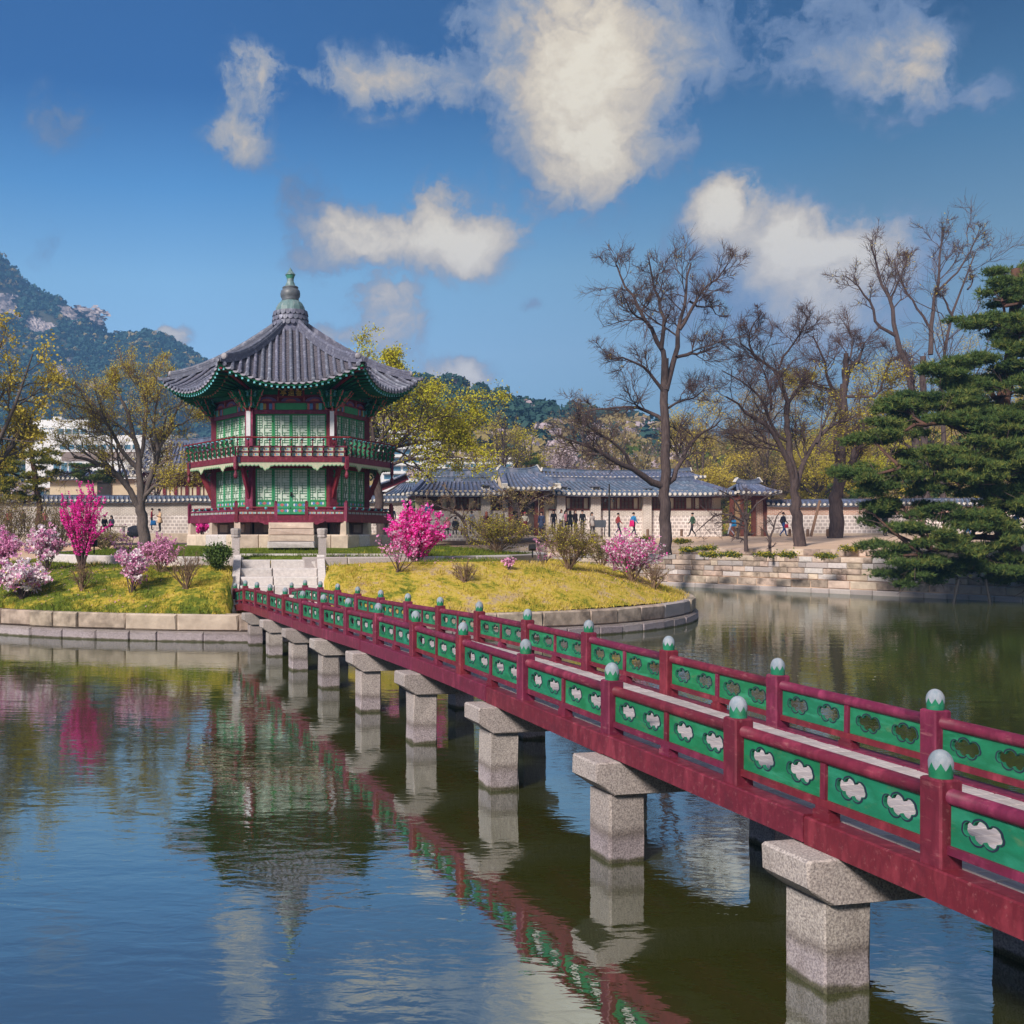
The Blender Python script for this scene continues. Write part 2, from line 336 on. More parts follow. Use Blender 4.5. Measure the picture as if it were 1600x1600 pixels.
blue_paint = M('blue_paint', (.06, .16, .42), (.12, .26, .50), 14, .6)
turq_paint = M('turquoise_paint', (.18, .50, .58), (.10, .40, .46), 14, .6)
violet_paint = M('violet_paint', (.10, .09, .26), (.22, .13, .30), 22, .6)
ochre_paint = M('ochre_paint', (.46, .30, .08), (.36, .22, .06), 14, .6)
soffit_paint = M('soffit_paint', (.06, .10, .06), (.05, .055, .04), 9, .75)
gold_paint = M('gold_paint', (.70, .50, .08), (.6, .4, .06), 20, .4)
black_paint = M('black_paint', (.012, .012, .014), (.02, .02, .022), 20, .5)
roof_tile = M('roof_tile', (.225, .235, .31), (.105, .11, .155), 4.5, .55, .35, 26, rand=.14, bdist=.01, spec=.3, c3=(.33, .34, .425), lo=.25, hi=.75)
roof_bed = M('roof_tile_bed', (.12, .11, .135), (.075, .07, .09), 6, .7, .3, 30, bdist=.01)
roof_blue = M('palace_tile', (.175, .22, .325), (.085, .11, .175), 1.5, .5, .3, 14, rand=.06, bdist=.02, c3=(.27, .27, .34))
lime = M('lime_plaster', (.72, .68, .62), (.60, .56, .50), 4, .9)
plank_wood = M('weathered_plank', (.52, .47, .475), (.33, .29, .295), 5, .85, .5, 18, stretch=(.6, 6, 6), rand=.16, bdist=.006, spec=.15)
copper = M('verdigris_copper', (.20, .30, .30), (.10, .17, .18), 5, .5, .15, 20, stretch=(1, 1, .3), c3=(.30, .36, .36), spec=.4)
copper_green = M('verdigris_green', (.03, .26, .16), (.10, .20, .18), 6, .5)
dark_bronze = M('dark_bronze', (.07, .085, .10), (.13, .14, .16), 5, .45, spec=.45)
bark = M('bark', (.125, .092, .086), (.055, .040, .040), 3.5, .95, .9, 10, stretch=(3, 3, .6), bdist=.04, spec=.08)
bark_grey = M('bark_grey', (.17, .135, .12), (.085, .068, .064), 3.0, .95, .9, 10, stretch=(3, 3, .6), bdist=.04, spec=.08)
bark_pine = M('bark_pine', (.16, .085, .06), (.07, .045, .04), 3.0, .95, .8, 8, stretch=(2, 2, .8), bdist=.04, spec=.08)
twig = M('twig', (.125, .085, .080), (.08, .054, .052), 2.0, .95, spec=.05)
twig_brown = M('twig_brown', (.22, .145, .095), (.13, .085, .062), .9, .95, spec=.05)

def foliage(name, a, b, c, scale=.9, trans=.3):
    return M(name, a, b, scale, .75, c3=c, lo=.28, hi=.72, detail=5, spec=.15, trans=trans)
leaf_yellow = foliage('leaf_yellow_green', (.44, .39, .03), (.52, .43, .045), (.34, .33, .03))
leaf_gold = foliage('leaf_gold', (.54, .43, .055), (.60, .48, .07), (.44, .34, .05))
leaf_lime = foliage('leaf_lime', (.56, .51, .03), (.47, .46, .025), (.60, .53, .05))
leaf_green = foliage('leaf_green', (.06, .115, .03), (.10, .15, .035), (.04, .08, .03))
needle = foliage('pine_needle', (.057, .108, .031), (.096, .148, .038), (.031, .068, .023), .7, .2)
needle_light = foliage('pine_needle_light', (.13, .175, .042), (.20, .22, .05), (.08, .12, .036), .7, .2)
hedge_leaf = foliage('hedge_leaf', (.24, .19, .065), (.17, .155, .05), (.30, .235, .10), 1.4)
magenta = foliage('magenta_blossom', (.90, .03, .40), (.92, .08, .50), (.80, .018, .33), 2.0, .35)
pink_blossom = foliage('pink_blossom', (.80, .28, .56), (.84, .44, .66), (.68, .13, .42), 2.5, .35)
pale_blossom = foliage('pale_blossom', (.90, .76, .82), (.92, .86, .88), (.84, .56, .70), 2.5, .35)
white_blossom = foliage('white_blossom', (.74, .70, .66), (.70, .66, .56), (.76, .74, .72), 2.0, .35)
cherry_blossom = foliage('cherry_blossom', (.50, .39, .42), (.58, .48, .51), (.36, .26, .28), .4, .3)
far_green = foliage('hill_pine_hazed', (.020, .060, .058), (.035, .082, .066), (.013, .040, .046), .06, .1)  # base tinted blue: part of the distance haze is put into the colour
far_brown = foliage('hill_broadleaf', (.30, .21, .12), (.34, .27, .09), (.24, .17, .12), .12, .25)

def lawn_material():
    m = M('lawn', (.42, .29, .05), (.36, .26, .05), 1, .9, .6, 22, bdist=.03, spec=.08)
    t = m.node_tree; b = t.nodes['Principled BSDF']
    g = nd(t, 'ShaderNodeNewGeometry')
    n1 = nd(t, 'ShaderNodeTexNoise', i_Scale=.9, i_Detail=6.0, i_Roughness=.6); n2 = nd(t, 'ShaderNodeTexNoise', i_Scale=4.5, i_Detail=5.0, i_Roughness=.7)
    for n in (n1, n2): t.links.new(g.outputs['Position'], n.inputs['Vector'])
    sp = nd(t, 'ShaderNodeSeparateXYZ', i_0=g.outputs['Position'])
    side = mth(t, 'MULTIPLY', mth(t, 'ADD', sp.outputs[0], 1.0), .009)         # greener turf on the left half of the mound
    up = ramp(t, sp.outputs[2], [(.0, (0, 0, 0)), (1.0, (1, 1, 1))])
    terr = mth(t, 'MULTIPLY', mth(t, 'GREATER_THAN', sp.outputs[2], 2.3), .16)
    v = mth(t, 'ADD', mth(t, 'MULTIPLY', n1.outputs[0], .55), mth(t, 'MULTIPLY', n2.outputs[0], .45))
    v = mth(t, 'SUBTRACT', mth(t, 'ADD', v, mth(t, 'MAXIMUM', mth(t, 'MINIMUM', side, .05), -.075)), terr)
    v = mth(t, 'MULTIPLY_ADD', mth(t, 'SUBTRACT', v, .48), 2.1, c=.45)
    col = ramp(t, v, [(.30, (.10, .135, .018)), (.41, (.18, .19, .026)), (.48, (.32, .28, .036)), (.57, (.47, .35, .055)), (.70, (.50, .37, .10)), (.78, (.42, .31, .20))])
    t.links.new(col, b.inputs['Base Color']); return m
lawn_mat = lawn_material()
sand_mat = M('sandy_path', (.70, .50, .365), (.54, .385, .28), .35, .95, .5, 9, bdist=.03, spec=.08, c3=(.74, .56, .43), lo=.25, hi=.75)

# ------------------------------------------------------------------ pond
def water_material():
    m = bpy.data.materials.new('pond_water'); m.use_nodes = True; t = m.node_tree; t.nodes.clear()
    g = nd(t, 'ShaderNodeNewGeometry')
    def wave(sx, sy, sc, det, dist=0.0):
        mp = nd(t, 'ShaderNodeVectorMath', operation='MULTIPLY', i_1=(sx, sy, 1)); t.links.new(g.outputs['Position'], mp.inputs[0])
        n = nd(t, 'ShaderNodeTexNoise', i_Scale=sc, i_Detail=det, i_Roughness=.5, i_Distortion=dist); t.links.new(mp.outputs[0], n.inputs['Vector']); return n.outputs[0]
    # breeze patches: calm open water on the left, more ripple under and behind the bridge
    patch = ramp(t, wave(.10, .06, 1.0, 2.0), [(.36, (.18, .18, .18)), (.62, (1, 1, 1))])
    h = mth(t, 'ADD', mth(t, 'MULTIPLY', wave(.55, 1.3, 1.0, 3.0, .6), .55), mth(t, 'MULTIPLY', wave(1.0, 2.0, 3.2, 3.0, .5), .20))
    h = mth(t, 'ADD', h, mth(t, 'MULTIPLY', mth(t, 'MULTIPLY', wave(1.0, 1.7, 10.0, 3.0), patch), .05))
    bp = nd(t, 'ShaderNodeBump', i_Strength=1.0, i_Distance=.012); t.links.new(h, bp.inputs['Height'])
    murk = nd(t, 'ShaderNodeTexNoise', i_Scale=.12, i_Detail=3.0); t.links.new(g.outputs['Position'], murk.inputs['Vector'])
    body = nd(t, 'ShaderNodeBsdfDiffuse'); t.links.new(ramp(t, murk.outputs[0], [(.3, (.042, .049, .010)), (.7, (.058, .062, .015))]), body.inputs[0])
    gl = nd(t, 'ShaderNodeBsdfGlossy', i_Roughness=.012, i_Color=(.87, .93, .95, 1)); t.links.new(bp.outputs[0], gl.inputs['Normal'])
    fr = nd(t, 'ShaderNodeFresnel', i_IOR=2.3); t.links.new(bp.outputs[0], fr.inputs['Normal'])
    f = ramp(t, fr.outputs[0], [(.12, (.48, .48, .48)), (.40, (.64, .64, .64)), (.85, (.60, .60, .60))])
    mx = nd(t, 'ShaderNodeMixShader'); t.links.new(f, mx.inputs[0]); t.links.new(body.outputs[0], mx.inputs[1]); t.links.new(gl.outputs[0], mx.inputs[2])
    o = nd(t, 'ShaderNodeOutputMaterial'); t.links.new(mx.outputs[0], o.inputs[0]); return m
water_mat = water_material()
mb = MB(); mb.add([(-90, -30, 0), (75, -30, 0), (75, 95, 0), (-90, 95, 0)], [(0, 1, 2, 3)])
mb.build('pond_water', water_mat, kind='structure')

# ------------------------------------------------------------------ far bank, path and the ground beyond
BANK = [(-72, 76), (12, 79), (24.9, 64.8), (35.9, 48.9), (48, 31.5), (58, 14), (58, -1.4), (-72, -1.4)]
def resample(pts, step, closed=False):
    pts = [Vector(p) for p in pts]; pts = pts + [pts[0]] if closed else pts; out = []
    for a, b in zip(pts, pts[1:]):
        k = max(1, int((b - a).length / step)); out += [a.lerp(b, i / k) for i in range(k)]
    return out if closed else out + [pts[-1]]
def offset_loop(pts, d):
    """push a closed clockwise loop outwards by d with mitred corners"""
    n = len(pts); out = []
    for i in range(n):
        a, b, c = pts[i-1], pts[i], pts[(i+1) % n]
        t1 = (b - a).normalized(); t2 = (c - b).normalized(); n1 = Vector((-t1.y, t1.x)); n2 = Vector((-t2.y, t2.x))
        m = (n1 + n2); m.normalize(); out.append(b + m * d / max(.5, m.dot(n1)))
    return out
bank2 = resample(BANK, 3.0, True)
prof = [(.30, -1.2), (.31, .62), (1.0, .66), (1.01, 1.95), (2.6, 2.02), (2.61, 2.40), (5, 2.5), (10, 2.75), (16, 3.05), (22, 3.2), (40, 3.25), (120, 3.3), (700, 3.0)]
mb = MB(); V = []; n = len(bank2)
for d, z in prof:
    for p in offset_loop(bank2, d):
        V.append((p.x, p.y, z + (0.06 * float(fbm(p.x, p.y, .25)) if 4 < d < 60 else 0)))
fs = [(j*n+i, j*n+(i+1) % n, (j+1)*n+(i+1) % n, (j+1)*n+i) for j in range(len(prof)-1) for i in range(n)]
mb.add(V, fs); mb.build('ground', sand_mat, kind='structure')
mb = MB(); pb = [(p.x, p.y, -1.1) for p in offset_loop([Vector(b) for b in BANK], .4)]; mb.add(pb, [tuple(range(len(pb)))[::-1]])
mb.build('pond_bed', M('pond_mud', (.06, .055, .03), (.04, .04, .02), 1), kind='structure')

def ground_z(x, y):
    """height of the far bank (only valid outside the pond)"""
    p = Vector((x, y)); best = 1e9
    for a, b in zip(BANK, BANK[1:] + BANK[:1]):
        a, b = Vector(a), Vector(b); t = max(0, min(1, (p - a).dot(b - a) / (b - a).length_squared)); best = min(best, (p - a.lerp(b, t)).length)
    ds, zs = zip(*prof[4:]); return float(np.interp(best, ds, zs))

# unit stones, shared by every wall
def unit_stones(seed, k=5):
    out = []; rng = random.Random(seed)
    for _ in range(k):
        m_ = MB(); j = lambda s: rng.uniform(-s, s); i_ = .045
        bk = [(-.5, .5, -.5), (.5, .5, -.5), (.5, .5, .5), (-.5, .5, .5)]
        md = [(-.5 + j(.01), -.38, -.5), (.5 + j(.01), -.38, -.5), (.5, -.38, .5), (-.5, -.38, .5)]
        fr = [(-.5+i_*.7+j(.015), -.5+j(.03), -.5+i_*2+j(.03)), (.5-i_*.7+j(.015), -.5+j(.03), -.5+i_*2+j(.03)), (.5-i_*.7+j(.015), -.5+j(.03), .5-i_*2+j(.03)), (-.5+i_*.7+j(.015), -.5+j(.03), .5-i_*2+j(.03))]
        cc = (j(.1), -.53 + j(.03), j(.1))
        q = lambda a, b: [(a+i, a+(i+1) % 4, b+(i+1) % 4, b+i) for i in range(4)]
        m_.add(bk + md + fr + [cc], [(0, 1, 2, 3)] + q(4, 0) + q(8, 4) + [(8, 9, 12), (9, 10, 12), (10, 11, 12), (11, 8, 12)])
        out.append(m_)
    return out
_st = unit_stones(5)
STONES = {}
def stone_meshes(mat):
    if mat.name not in STONES: STONES[mat.name] = [s.mesh('stone', mat) for s in _st]
    return STONES[mat.name]
def course(parent, pts, z0, z1, depth, lmin, lmax, mats, rng, side=1, push=.02, closed=False, zfun=None, origin=(0, 0), keep=None, gap=.012):
    """one course of cut stones along a path; side=1 faces to the right of travel"""
    pts = [Vector(p) for p in pts]; pts = pts + [pts[0]] if closed else pts
    seg = [(b - a).length for a, b in zip(pts, pts[1:])]; cum = [0]
    for s in seg: cum.append(cum[-1] + s)
    def at(s):
        for i in range(len(seg)):
            if s <= cum[i+1] + 1e-6: return pts[i].lerp(pts[i+1], (s - cum[i]) / max(seg[i], 1e-6))
        return pts[-1]
    s = 0.0
    while s < cum[-1] - .05:
        L = min(rng.uniform(lmin, lmax), cum[-1] - s)
        if cum[-1] - s - L < lmin * .4: L = cum[-1] - s
        a, b = at(s), at(s + L); s += L
        if keep and not keep((a + b) / 2): continue
        t = (b - a); ln = t.length; t.normalize(); nrm = Vector((t.y, -t.x)) * side
        ang = math.atan2(nrm.x, -nrm.y)
        off = rng.uniform(-push, push); h0 = z0 if zfun is None else z0 + zfun((a + b) / 2); h1 = z1 if zfun is None else z1 + zfun((a + b) / 2)
        c = (a + b) / 2 + nrm * (off - depth / 2)
        o = obj('stone', rng.choice(stone_meshes(rng.choice(mats))), parent, (c.x - origin[0], c.y - origin[1], (h0 + h1) / 2), ang, scale=(ln - gap, depth, h1 - h0 - gap))

rs = random.Random(3)
bk_loop = [Vector(b) for b in BANK]
def bank_path(d, i0=1, i1=5, step=2.0):
    lp = offset_loop(bk_loop, d); return resample([lp[i] for i in range(i0, i1)], step)
vis = lambda p: 17 < p.x < 47
w = thing('retaining_wall', 'old granite retaining wall stepping down to the pond below the bare trees', 'stone wall')
course(w, bank_path(0), -.4, .26, .42, .9, 1.7, [granite], rs, 1, .015, keep=vis)
course(w, bank_path(.25), .26, .70, .50, .8, 1.6, [granite_old, granite_warm], rs, 1, .05, keep=vis)
for k in range(4):
    course(w, bank_path(.92), .70 + k * .325, .70 + (k+1) * .325, .45, .45, 1.35, [granite_old, granite_old, granite_warm, granite, granite_pale], rs, 1, .03, keep=vis)
w = thing('terrace_kerb', 'low rough stone kerb along the bank above the retaining wall', 'stone kerb')
course(w, bank_path(2.5), 2.0, 2.42, .4, .8, 2.0, [granite_old, granite_warm], rs, 1, .04, keep=vis)

# ------------------------------------------------------------------ island
IC = np.array((.70, 47.85)); IR = 16.85; IN_ = 2.25
TC = np.array((.5, 47.4)); TR = 11.4; STX = gx(436, 36.4)
def isl_edge(th, extra=0.0):
    c, s = math.cos(th), math.sin(th)
    e = 2 / IN_; r = IR + extra
    return Vector((IC[0] + r * math.copysign(abs(c)**e, c), IC[1] + r * math.copysign(abs(s)**e, s)))
def isl_rho(X, Y):
    return (np.abs((X - IC[0]) / IR)**IN_ + np.abs((Y - IC[1]) / IR)**IN_)**(1 / IN_)
def isl_z(X, Y):
    X = np.asarray(X, float); Y = np.asarray(Y, float)
    do = np.maximum((1 - isl_rho(X, Y)) * IR - .3, 0); r = np.hypot(X - TC[0], Y - TC[1]); di = np.maximum(r - TR - .02, 0)
    t = do / (do + di + 1e-6)
    mound = .80 + 1.34 * (1 - (1 - t)**1.75) + .24 * np.exp(-((X - 7.5) / 4.5)**2 - ((Y - 36.2) / 2.2)**2) + .10 * np.exp(-((X + 9) / 4.0)**2 - ((Y - 36.5) / 2.2)**2) + .15 * fbm(X, Y, .55, 4, 4) * np.clip(t * 4, 0, 1)
    top = 2.42 + .38 * smoothstep(0, 6, TR - r); z = np.where(r < TR - .22, top, np.minimum(mound, np.where(r < TR + .5, 2.16, 2.40)))
    cut = (np.abs(X - STX) < 1.62) & (Y < 36.75)
    return np.where(cut, np.minimum(z, np.clip(.45 + (Y - 33.4) * .55, .42, 2.1)), z)
na, nr = 420, 110
V = []; fs = []
for j in range(nr + 1):
    q = (j / nr) ** .75
    for i in range(na):
        e = isl_edge(i * 2 * math.pi / na, -.32); V.append((IC[0] + (e.x - IC[0]) * q, IC[1] + (e.y - IC[1]) * q))
V = np.array(V); Zs = isl_z(V[:, 0], V[:, 1])
for j in range(nr):
    for i in range(na):
        fs.append((j*na+i, (j+1)*na+i, (j+1)*na+(i+1) % na, j*na+(i+1) % na))
mb = MB(); mb.add(np.column_stack([V, Zs]), np.array(fs)); mb.build('island_lawn', lawn_mat, smooth=True, kind='structure')

w = thing('island_wall', 'two courses of granite blocks ringing the grassy island at the waterline', 'stone wall')
edge = [isl_edge(-i * 2 * math.pi / 200) for i in range(200)]
edge_lo = [isl_edge(-i * 2 * math.pi / 200, .14) for i in range(200)]
course(w, edge_lo, -.45, .31, .5, .85, 1.7, [granite_pier], rs, -1, .02, True)
course(w, edge, .31, .82, .5, .8, 2.3, [granite_old, granite, granite_warm, granite_old], rs, -1, .05, True)
w = thing('terrace_curb', 'ring of long pale granite curb stones round the pavilion lawn', 'stone curb')
ring = [Vector((TC[0] + (TR + .02) * math.cos(-a), TC[1] + (TR + .02) * math.sin(-a))) for a in np.linspace(0, 2 * math.pi, 160, endpoint=False)]
ST_X, ST_W = STX, 1.34
course(w, ring, 1.98, 2.47, .44, 1.4, 2.8, [granite_pale, granite], rs, -1, .02, True, keep=lambda p: not (abs(p.x - ST_X) < ST_W + .1 and p.y < 40))
w = thing('inner_kerb', 'thin flush line of kerb stones across the lawn above the stairs', 'stone kerb')
course(w, [Vector((-2.9, 37.6)), Vector((4.6, 37.6))], 2.40, 2.56, .22, 1.2, 2.4, [granite_pale], rs, 1, .005)

# grass blades over the part of the lawn that shows
rg = np.random.default_rng(8)
nb = 85000
X = rg.uniform(-16.5, 18, nb); Y = 31 + 14 * rg.random(nb)**1.5
k_ = (isl_rho(X, Y) < .988) & ((np.hypot(X - TC[0], Y - TC[1]) > TR + .1) | (np.hypot(X - TC[0], Y - TC[1]) < TR - .5)) & ~((np.abs(X - ST_X) < ST_W + .25) & (Y < 36.7)) & ~((np.hypot(X - .33, Y - 44.5) < 5.0))
X, Y = X[k_], Y[k_]; Zg = isl_z(X, Y); nb = len(X)
L = rg.uniform(.04, .10, nb) * (1 + 1.1 * (fbm(X, Y, 1.3, 3, 7) > .1) + .8 * (isl_rho(X, Y) > .965)); a = rg.uniform(0, 2 * math.pi, nb); wdt = rg.uniform(.008, .018, nb)
base = np.column_stack([X, Y, Zg - .01]); sidev = np.column_stack([np.cos(a), np.sin(a), 0 * a]) * wdt[:, None]
tip = base + np.column_stack([rg.normal(0, .5, nb) * L, rg.normal(0, .5, nb) * L, L])
V = np.stack([base - sidev, base + sidev, tip], 1).reshape(-1, 3)
mb = MB(); mb.add(V, np.arange(3 * nb).reshape(-1, 3)); mb.build('grass', lawn_mat, kind='stuff')

# stairs from the bridge up to the lawn
st = thing('stone_stairs', 'pale granite stairs with sloping side slabs rising from the bridge to the lawn', 'stairs')
y0, y1, zb, zt, ns = 33.55, 36.5, .60, 2.28, 6
for k in range(ns):
    za, zc = zb + (zt - zb) * k / ns, zb + (zt - zb) * (k + 1) / ns; ya = y0 + (y1 - y0) * k / ns
    cut = rs.uniform(-.5, .5); xs = [ST_X - ST_W, ST_X + cut, ST_X + ST_W]
    for xa, xb in zip(xs, xs[1:]):
        c = ((xa + xb) / 2, ya + .3, za - .1 + (zc - za + .2) / 2 - .0)
        obj('step', rs.choice(stone_meshes(granite_pale)), st, c, 0, scale=(xb - xa - .018, .6, zc - za + .17))
for s in (-1, 1):
    mb = MB(); xc = ST_X + s * (ST_W + .13)
    mb.prism([(y0 - .35, zb - .35), (y0 - .35, zb + .18), (y1 - .25, zt + .26), (y1 - .25, zt - .5)], .26, lambda u, v, d: (xc - .13 + d, u, v))
    mb.build('side_slab', granite_pale, st)
for s, lb in ((-1, 'square granite stair post with carved cap, to the left of the stairs'), (1, 'square granite stair post with carved cap, to the right of the stairs')):
    xc = ST_X + s * (ST_W + .20); p = thing('stone_post', lb, 'stone post', (xc, y1 + .02, 0), 'granite posts at the stair head')
    mb = MB(); mb.box((0, 0, 2.55), (.27, .27, 1.2)); mb.build('shaft', granite, p)
    mb = MB(); mb.lathe([(.175, 3.152), (.19, 3.19), (.17, 3.24), (.185, 3.27), (.205, 3.42), (.195, 3.47), (.12, 3.485)], 8, phase=math.pi / 8); mb.build('cap', granite, p)

# ------------------------------------------------------------------ distant hills and their woods
def px_profile(tab, x): xs, ys = zip(*tab); return np.interp(x, xs, ys)
def ridge_mesh(name, tab, Yr, Yn, Yf, x0, x1, mat, amp, seed, nx=150, ny=44, power=1.0, zbase=-2):
    """hill whose crest at distance Yr follows the given skyline"""
    Xs = np.linspace(gx(x0, Yr), gx(x1, Yr), nx); Yl = np.concatenate([np.linspace(Yn, Yr, ny - 10), np.linspace(Yr, Yf, 11)[1:]])
    XX, YY = np.meshgrid(Xs, Yl)
    def hz(X, Y):
        crest = gz(px_profile(tab, CX + X * F / Yr), Yr)
        t = np.where(Y < Yr, (Y - Yn) / (Yr - Yn), (Yf - Y) / (Yf - Yr)); t = np.clip(t, 0, 1)
        return zbase + (crest - zbase) * t**power + amp * fbm(X, Y, 6 / (Yr - Yn), 5, seed) * np.sin(np.pi * np.clip(t, 0, 1)) * 1.3
    m_ = MB(); nyy = len(Yl); fs = np.array([(j*nx+i, j*nx+i+1, (j+1)*nx+i+1, (j+1)*nx+i) for j in range(nyy-1) for i in range(nx-1)])
    m_.add(np.column_stack([XX.ravel(), YY.ravel(), hz(XX, YY).ravel()]), fs); m_.build(name, mat, smooth=True, kind='structure'); return hz
hill_floor = M('hill_floor', (.065, .075, .05), (.10, .085, .06), .03, .95, spec=.05)
hill_floor_brown = M('hill_floor_brown', (.26, .17, .085), (.17, .12, .065), .12, .95, spec=.05, c3=(.22, .19, .06))
MT = [(-300, 330), (-60, 340), (0, 398), (25, 425), (45, 445), (70, 460), (100, 473), (125, 488), (150, 508), (172, 524), (195, 524), (225, 521), (250, 523), (275, 537), (300, 552), (322, 568), (360, 590), (420, 620), (520, 655), (700, 670), (2000, 672)]
mt_z = ridge_mesh('mountain', MT, 900, 480, 1080, -420, 1900, hill_floor, 22, 2, 200, 60, 1.05)
MH = [(300, 700), (520, 640), (600, 615), (640, 600), (690, 600), (720, 603), (750, 612), (775, 624), (800, 632), (830, 636), (870, 650), (930, 652), (990, 662), (1050, 690), (1100, 715), (1300, 730), (1700, 730)]
mh_z = ridge_mesh('hill', MH, 340, 190, 420, 250, 1750, hill_floor, 4, 5, 120, 40, .9)
RH = [(700, 822), (850, 800), (960, 752), (1100, 708), (1250, 690), (1400, 676), (1600, 640), (1900, 600), (2300, 570)]
rh_z = ridge_mesh('wooded_slope', RH, 150, 96, 190, 600, 2200, hill_floor_brown, 1.2, 9, 90, 30, .8, 2.6)

def crowns(name, P, rad, mat, per, seed, flat=.75, cs=.42, kind='stuff'):
    """many small tree crowns, each a loose ball of leaf clumps"""
    g = np.random.default_rng(seed); n_ = len(P)
    d = g.normal(size=(n_, per, 3)); d /= np.linalg.norm(d, axis=2, keepdims=True); d[..., 2] = np.abs(d[..., 2]) * 1.25 - .35
    c = P[:, None] + d * rad[:, None, None] * g.uniform(.55, 1.0, (n_, per, 1)) * np.array([1, 1, flat])
    c = c.reshape(-1, 3); nrm = (d + g.normal(0, .35, d.shape)).reshape(-1, 3); nrm /= np.linalg.norm(nrm, axis=1, keepdims=True)
    u = np.cross(nrm, g.normal(size=nrm.shape)); u /= np.linalg.norm(u, axis=1, keepdims=True); v = np.cross(nrm, u)
    s = (np.repeat(rad, per) * g.uniform(.6, 1.3, n_ * per) * cs)[:, None]
    V = np.stack([c - u*s, c + v*s*.8, c + u*s, c - v*s*.8], 1).reshape(-1, 3)
    m_ = MB(); m_.add(V, np.arange(len(V)).reshape(-1, 4)); return m_.build(name, mat, kind=kind)
g = np.random.default_rng(21)
ROCKS = [(0, 478, 40, 26), (66, 512, 30, 20), (128, 492, 44, 20), (88, 582, 20, 13), (105, 596, 14, 10), (150, 610, 22, 14), (112, 565, 10, 6)]
_Yl = np.arange(500.0, 902.0, 2.0)
def mt_depth(x, y):
    """distance at which the sight line through x, y meets the mountain"""
    hit = np.nonzero(mt_z(gx(x, _Yl), _Yl) >= gz(y, _Yl))[0]; return float(_Yl[hit[0]]) if len(hit) else 880.0
xs = g.uniform(-60, 480, 9000); Ys = g.uniform(520, 905, 9000); Xw = gx(xs, Ys)
P_ = np.column_stack([Xw, Ys, mt_z(Xw, Ys)])
px_ = CX + P_[:, 0] * F / P_[:, 1]; py_ = HY - (P_[:, 2] - CAMZ) * F / P_[:, 1]
ok = np.ones(len(P_), bool)
for (rx, ry, rw, rh) in ROCKS: ok &= ((px_ - rx) / rw)**2 + ((py_ + 4 - ry) / rh)**2 > .75
P_ = P_[ok]; rad = g.uniform(2.2, 4.6, len(P_)); P_[:, 2] += rad * .5
sel = g.random(len(P_)) < (.12 + .35 * (P_[:, 2] < 70))
crowns('mountain_pinewood', P_[~sel], rad[~sel], far_green, 15, 31)
crowns('mountain_broadleaf_wood', P_[sel], rad[sel], far_brown, 13, 32)
rockmat = M('pale_rock', (.44, .37, .36), (.20, .17, .18), .09, .9, 1.0, .3, stretch=(1, .5, .5), bdist=2.0, c3=(.48, .41, .40), lo=.36, hi=.60)
for k, (rx, ry, rw, rh) in enumerate(ROCKS):
    m_ = MB(); nu, nv = 30, 22; V = np.zeros((nv, nu, 3)); ok_ = np.zeros((nv, nu), bool)
    for j in range(nv):
        for i in range(nu):
            a_, b_ = -1.25 + 2.5 * i / (nu - 1), -1.25 + 2.5 * j / (nv - 1); x, y = rx + a_ * rw + b_ * rh * .5, ry + b_ * rh
            Y = mt_depth(x, y); n3 = float(fbm(x * .13 + k * 9, y * .16, 1.0, 4, k)); V[j, i] = pt(x, y, Y - 4.5 - 5 * n3); ok_[j, i] = a_ * a_ + b_ * b_ < .85 + 1.3 * float(fbm(x * .09, y * .11 + k * 5, 1.0, 3, k + 20))
    idx = np.arange(nu * nv).reshape(nv, nu); q = np.stack([idx[:-1, :-1], idx[1:, :-1], idx[1:, 1:], idx[:-1, 1:]], -1).reshape(-1, 4); kp = (ok_[:-1, :-1] & ok_[1:, 1:]).ravel()
    V2 = V.reshape(-1, 3) + np.array([0, 9.0, 0]); m_.add(V.reshape(-1, 3), q[kp]); m_.add(V2, q[kp][:, ::-1])
    o = m_.build('rock_outcrop', rockmat)
    tag(o, ['bare pale rock face at the picture edge high on the mountain', 'pale granite slab lower left of the ridge on the mountain', 'broad pale granite cliff just under the mountain ridge',
            'white rock patch low on the mountain above the office', 'small white rock beside the low patch on the mountain', 'pale rock low on the mountain behind the golden tree', 'tiny pale rock above the low patches on the mountain'][k], 'rock', 'rock outcrops on the mountain')
# the nearer hill: dark pines with blossom below
xs = g.uniform(480, 1500, 1500); Ys = g.uniform(215, 345, 1500); Xw = gx(xs, Ys); P_ = np.column_stack([Xw, Ys, mh_z(Xw, Ys)]); rad = g.uniform(2.0, 4.0, 1500); P_[:, 2] += rad * .6
py_ = HY - (P_[:, 2] - CAMZ) * F / Ys; px_ = xs
q = fbm(xs, py_, .02, 3, 3); low = py_ > 655 + 25 * q
bl = low & (g.random(1500) < .26) | (~low & (g.random(1500) < .06)); br = low & ~bl & (g.random(1500) < .75); pn = ~(bl | br)
crowns('hill_pinewood', P_[pn], rad[pn], far_green, 44, 41, .8, .30)
crowns('hill_cherry_wood', P_[bl], rad[bl] * .9, cherry_blossom, 44, 42, .7, .28)
crowns('hill_broadleaf_wood', P_[br], rad[br], far_brown, 40, 43, .8, .28)

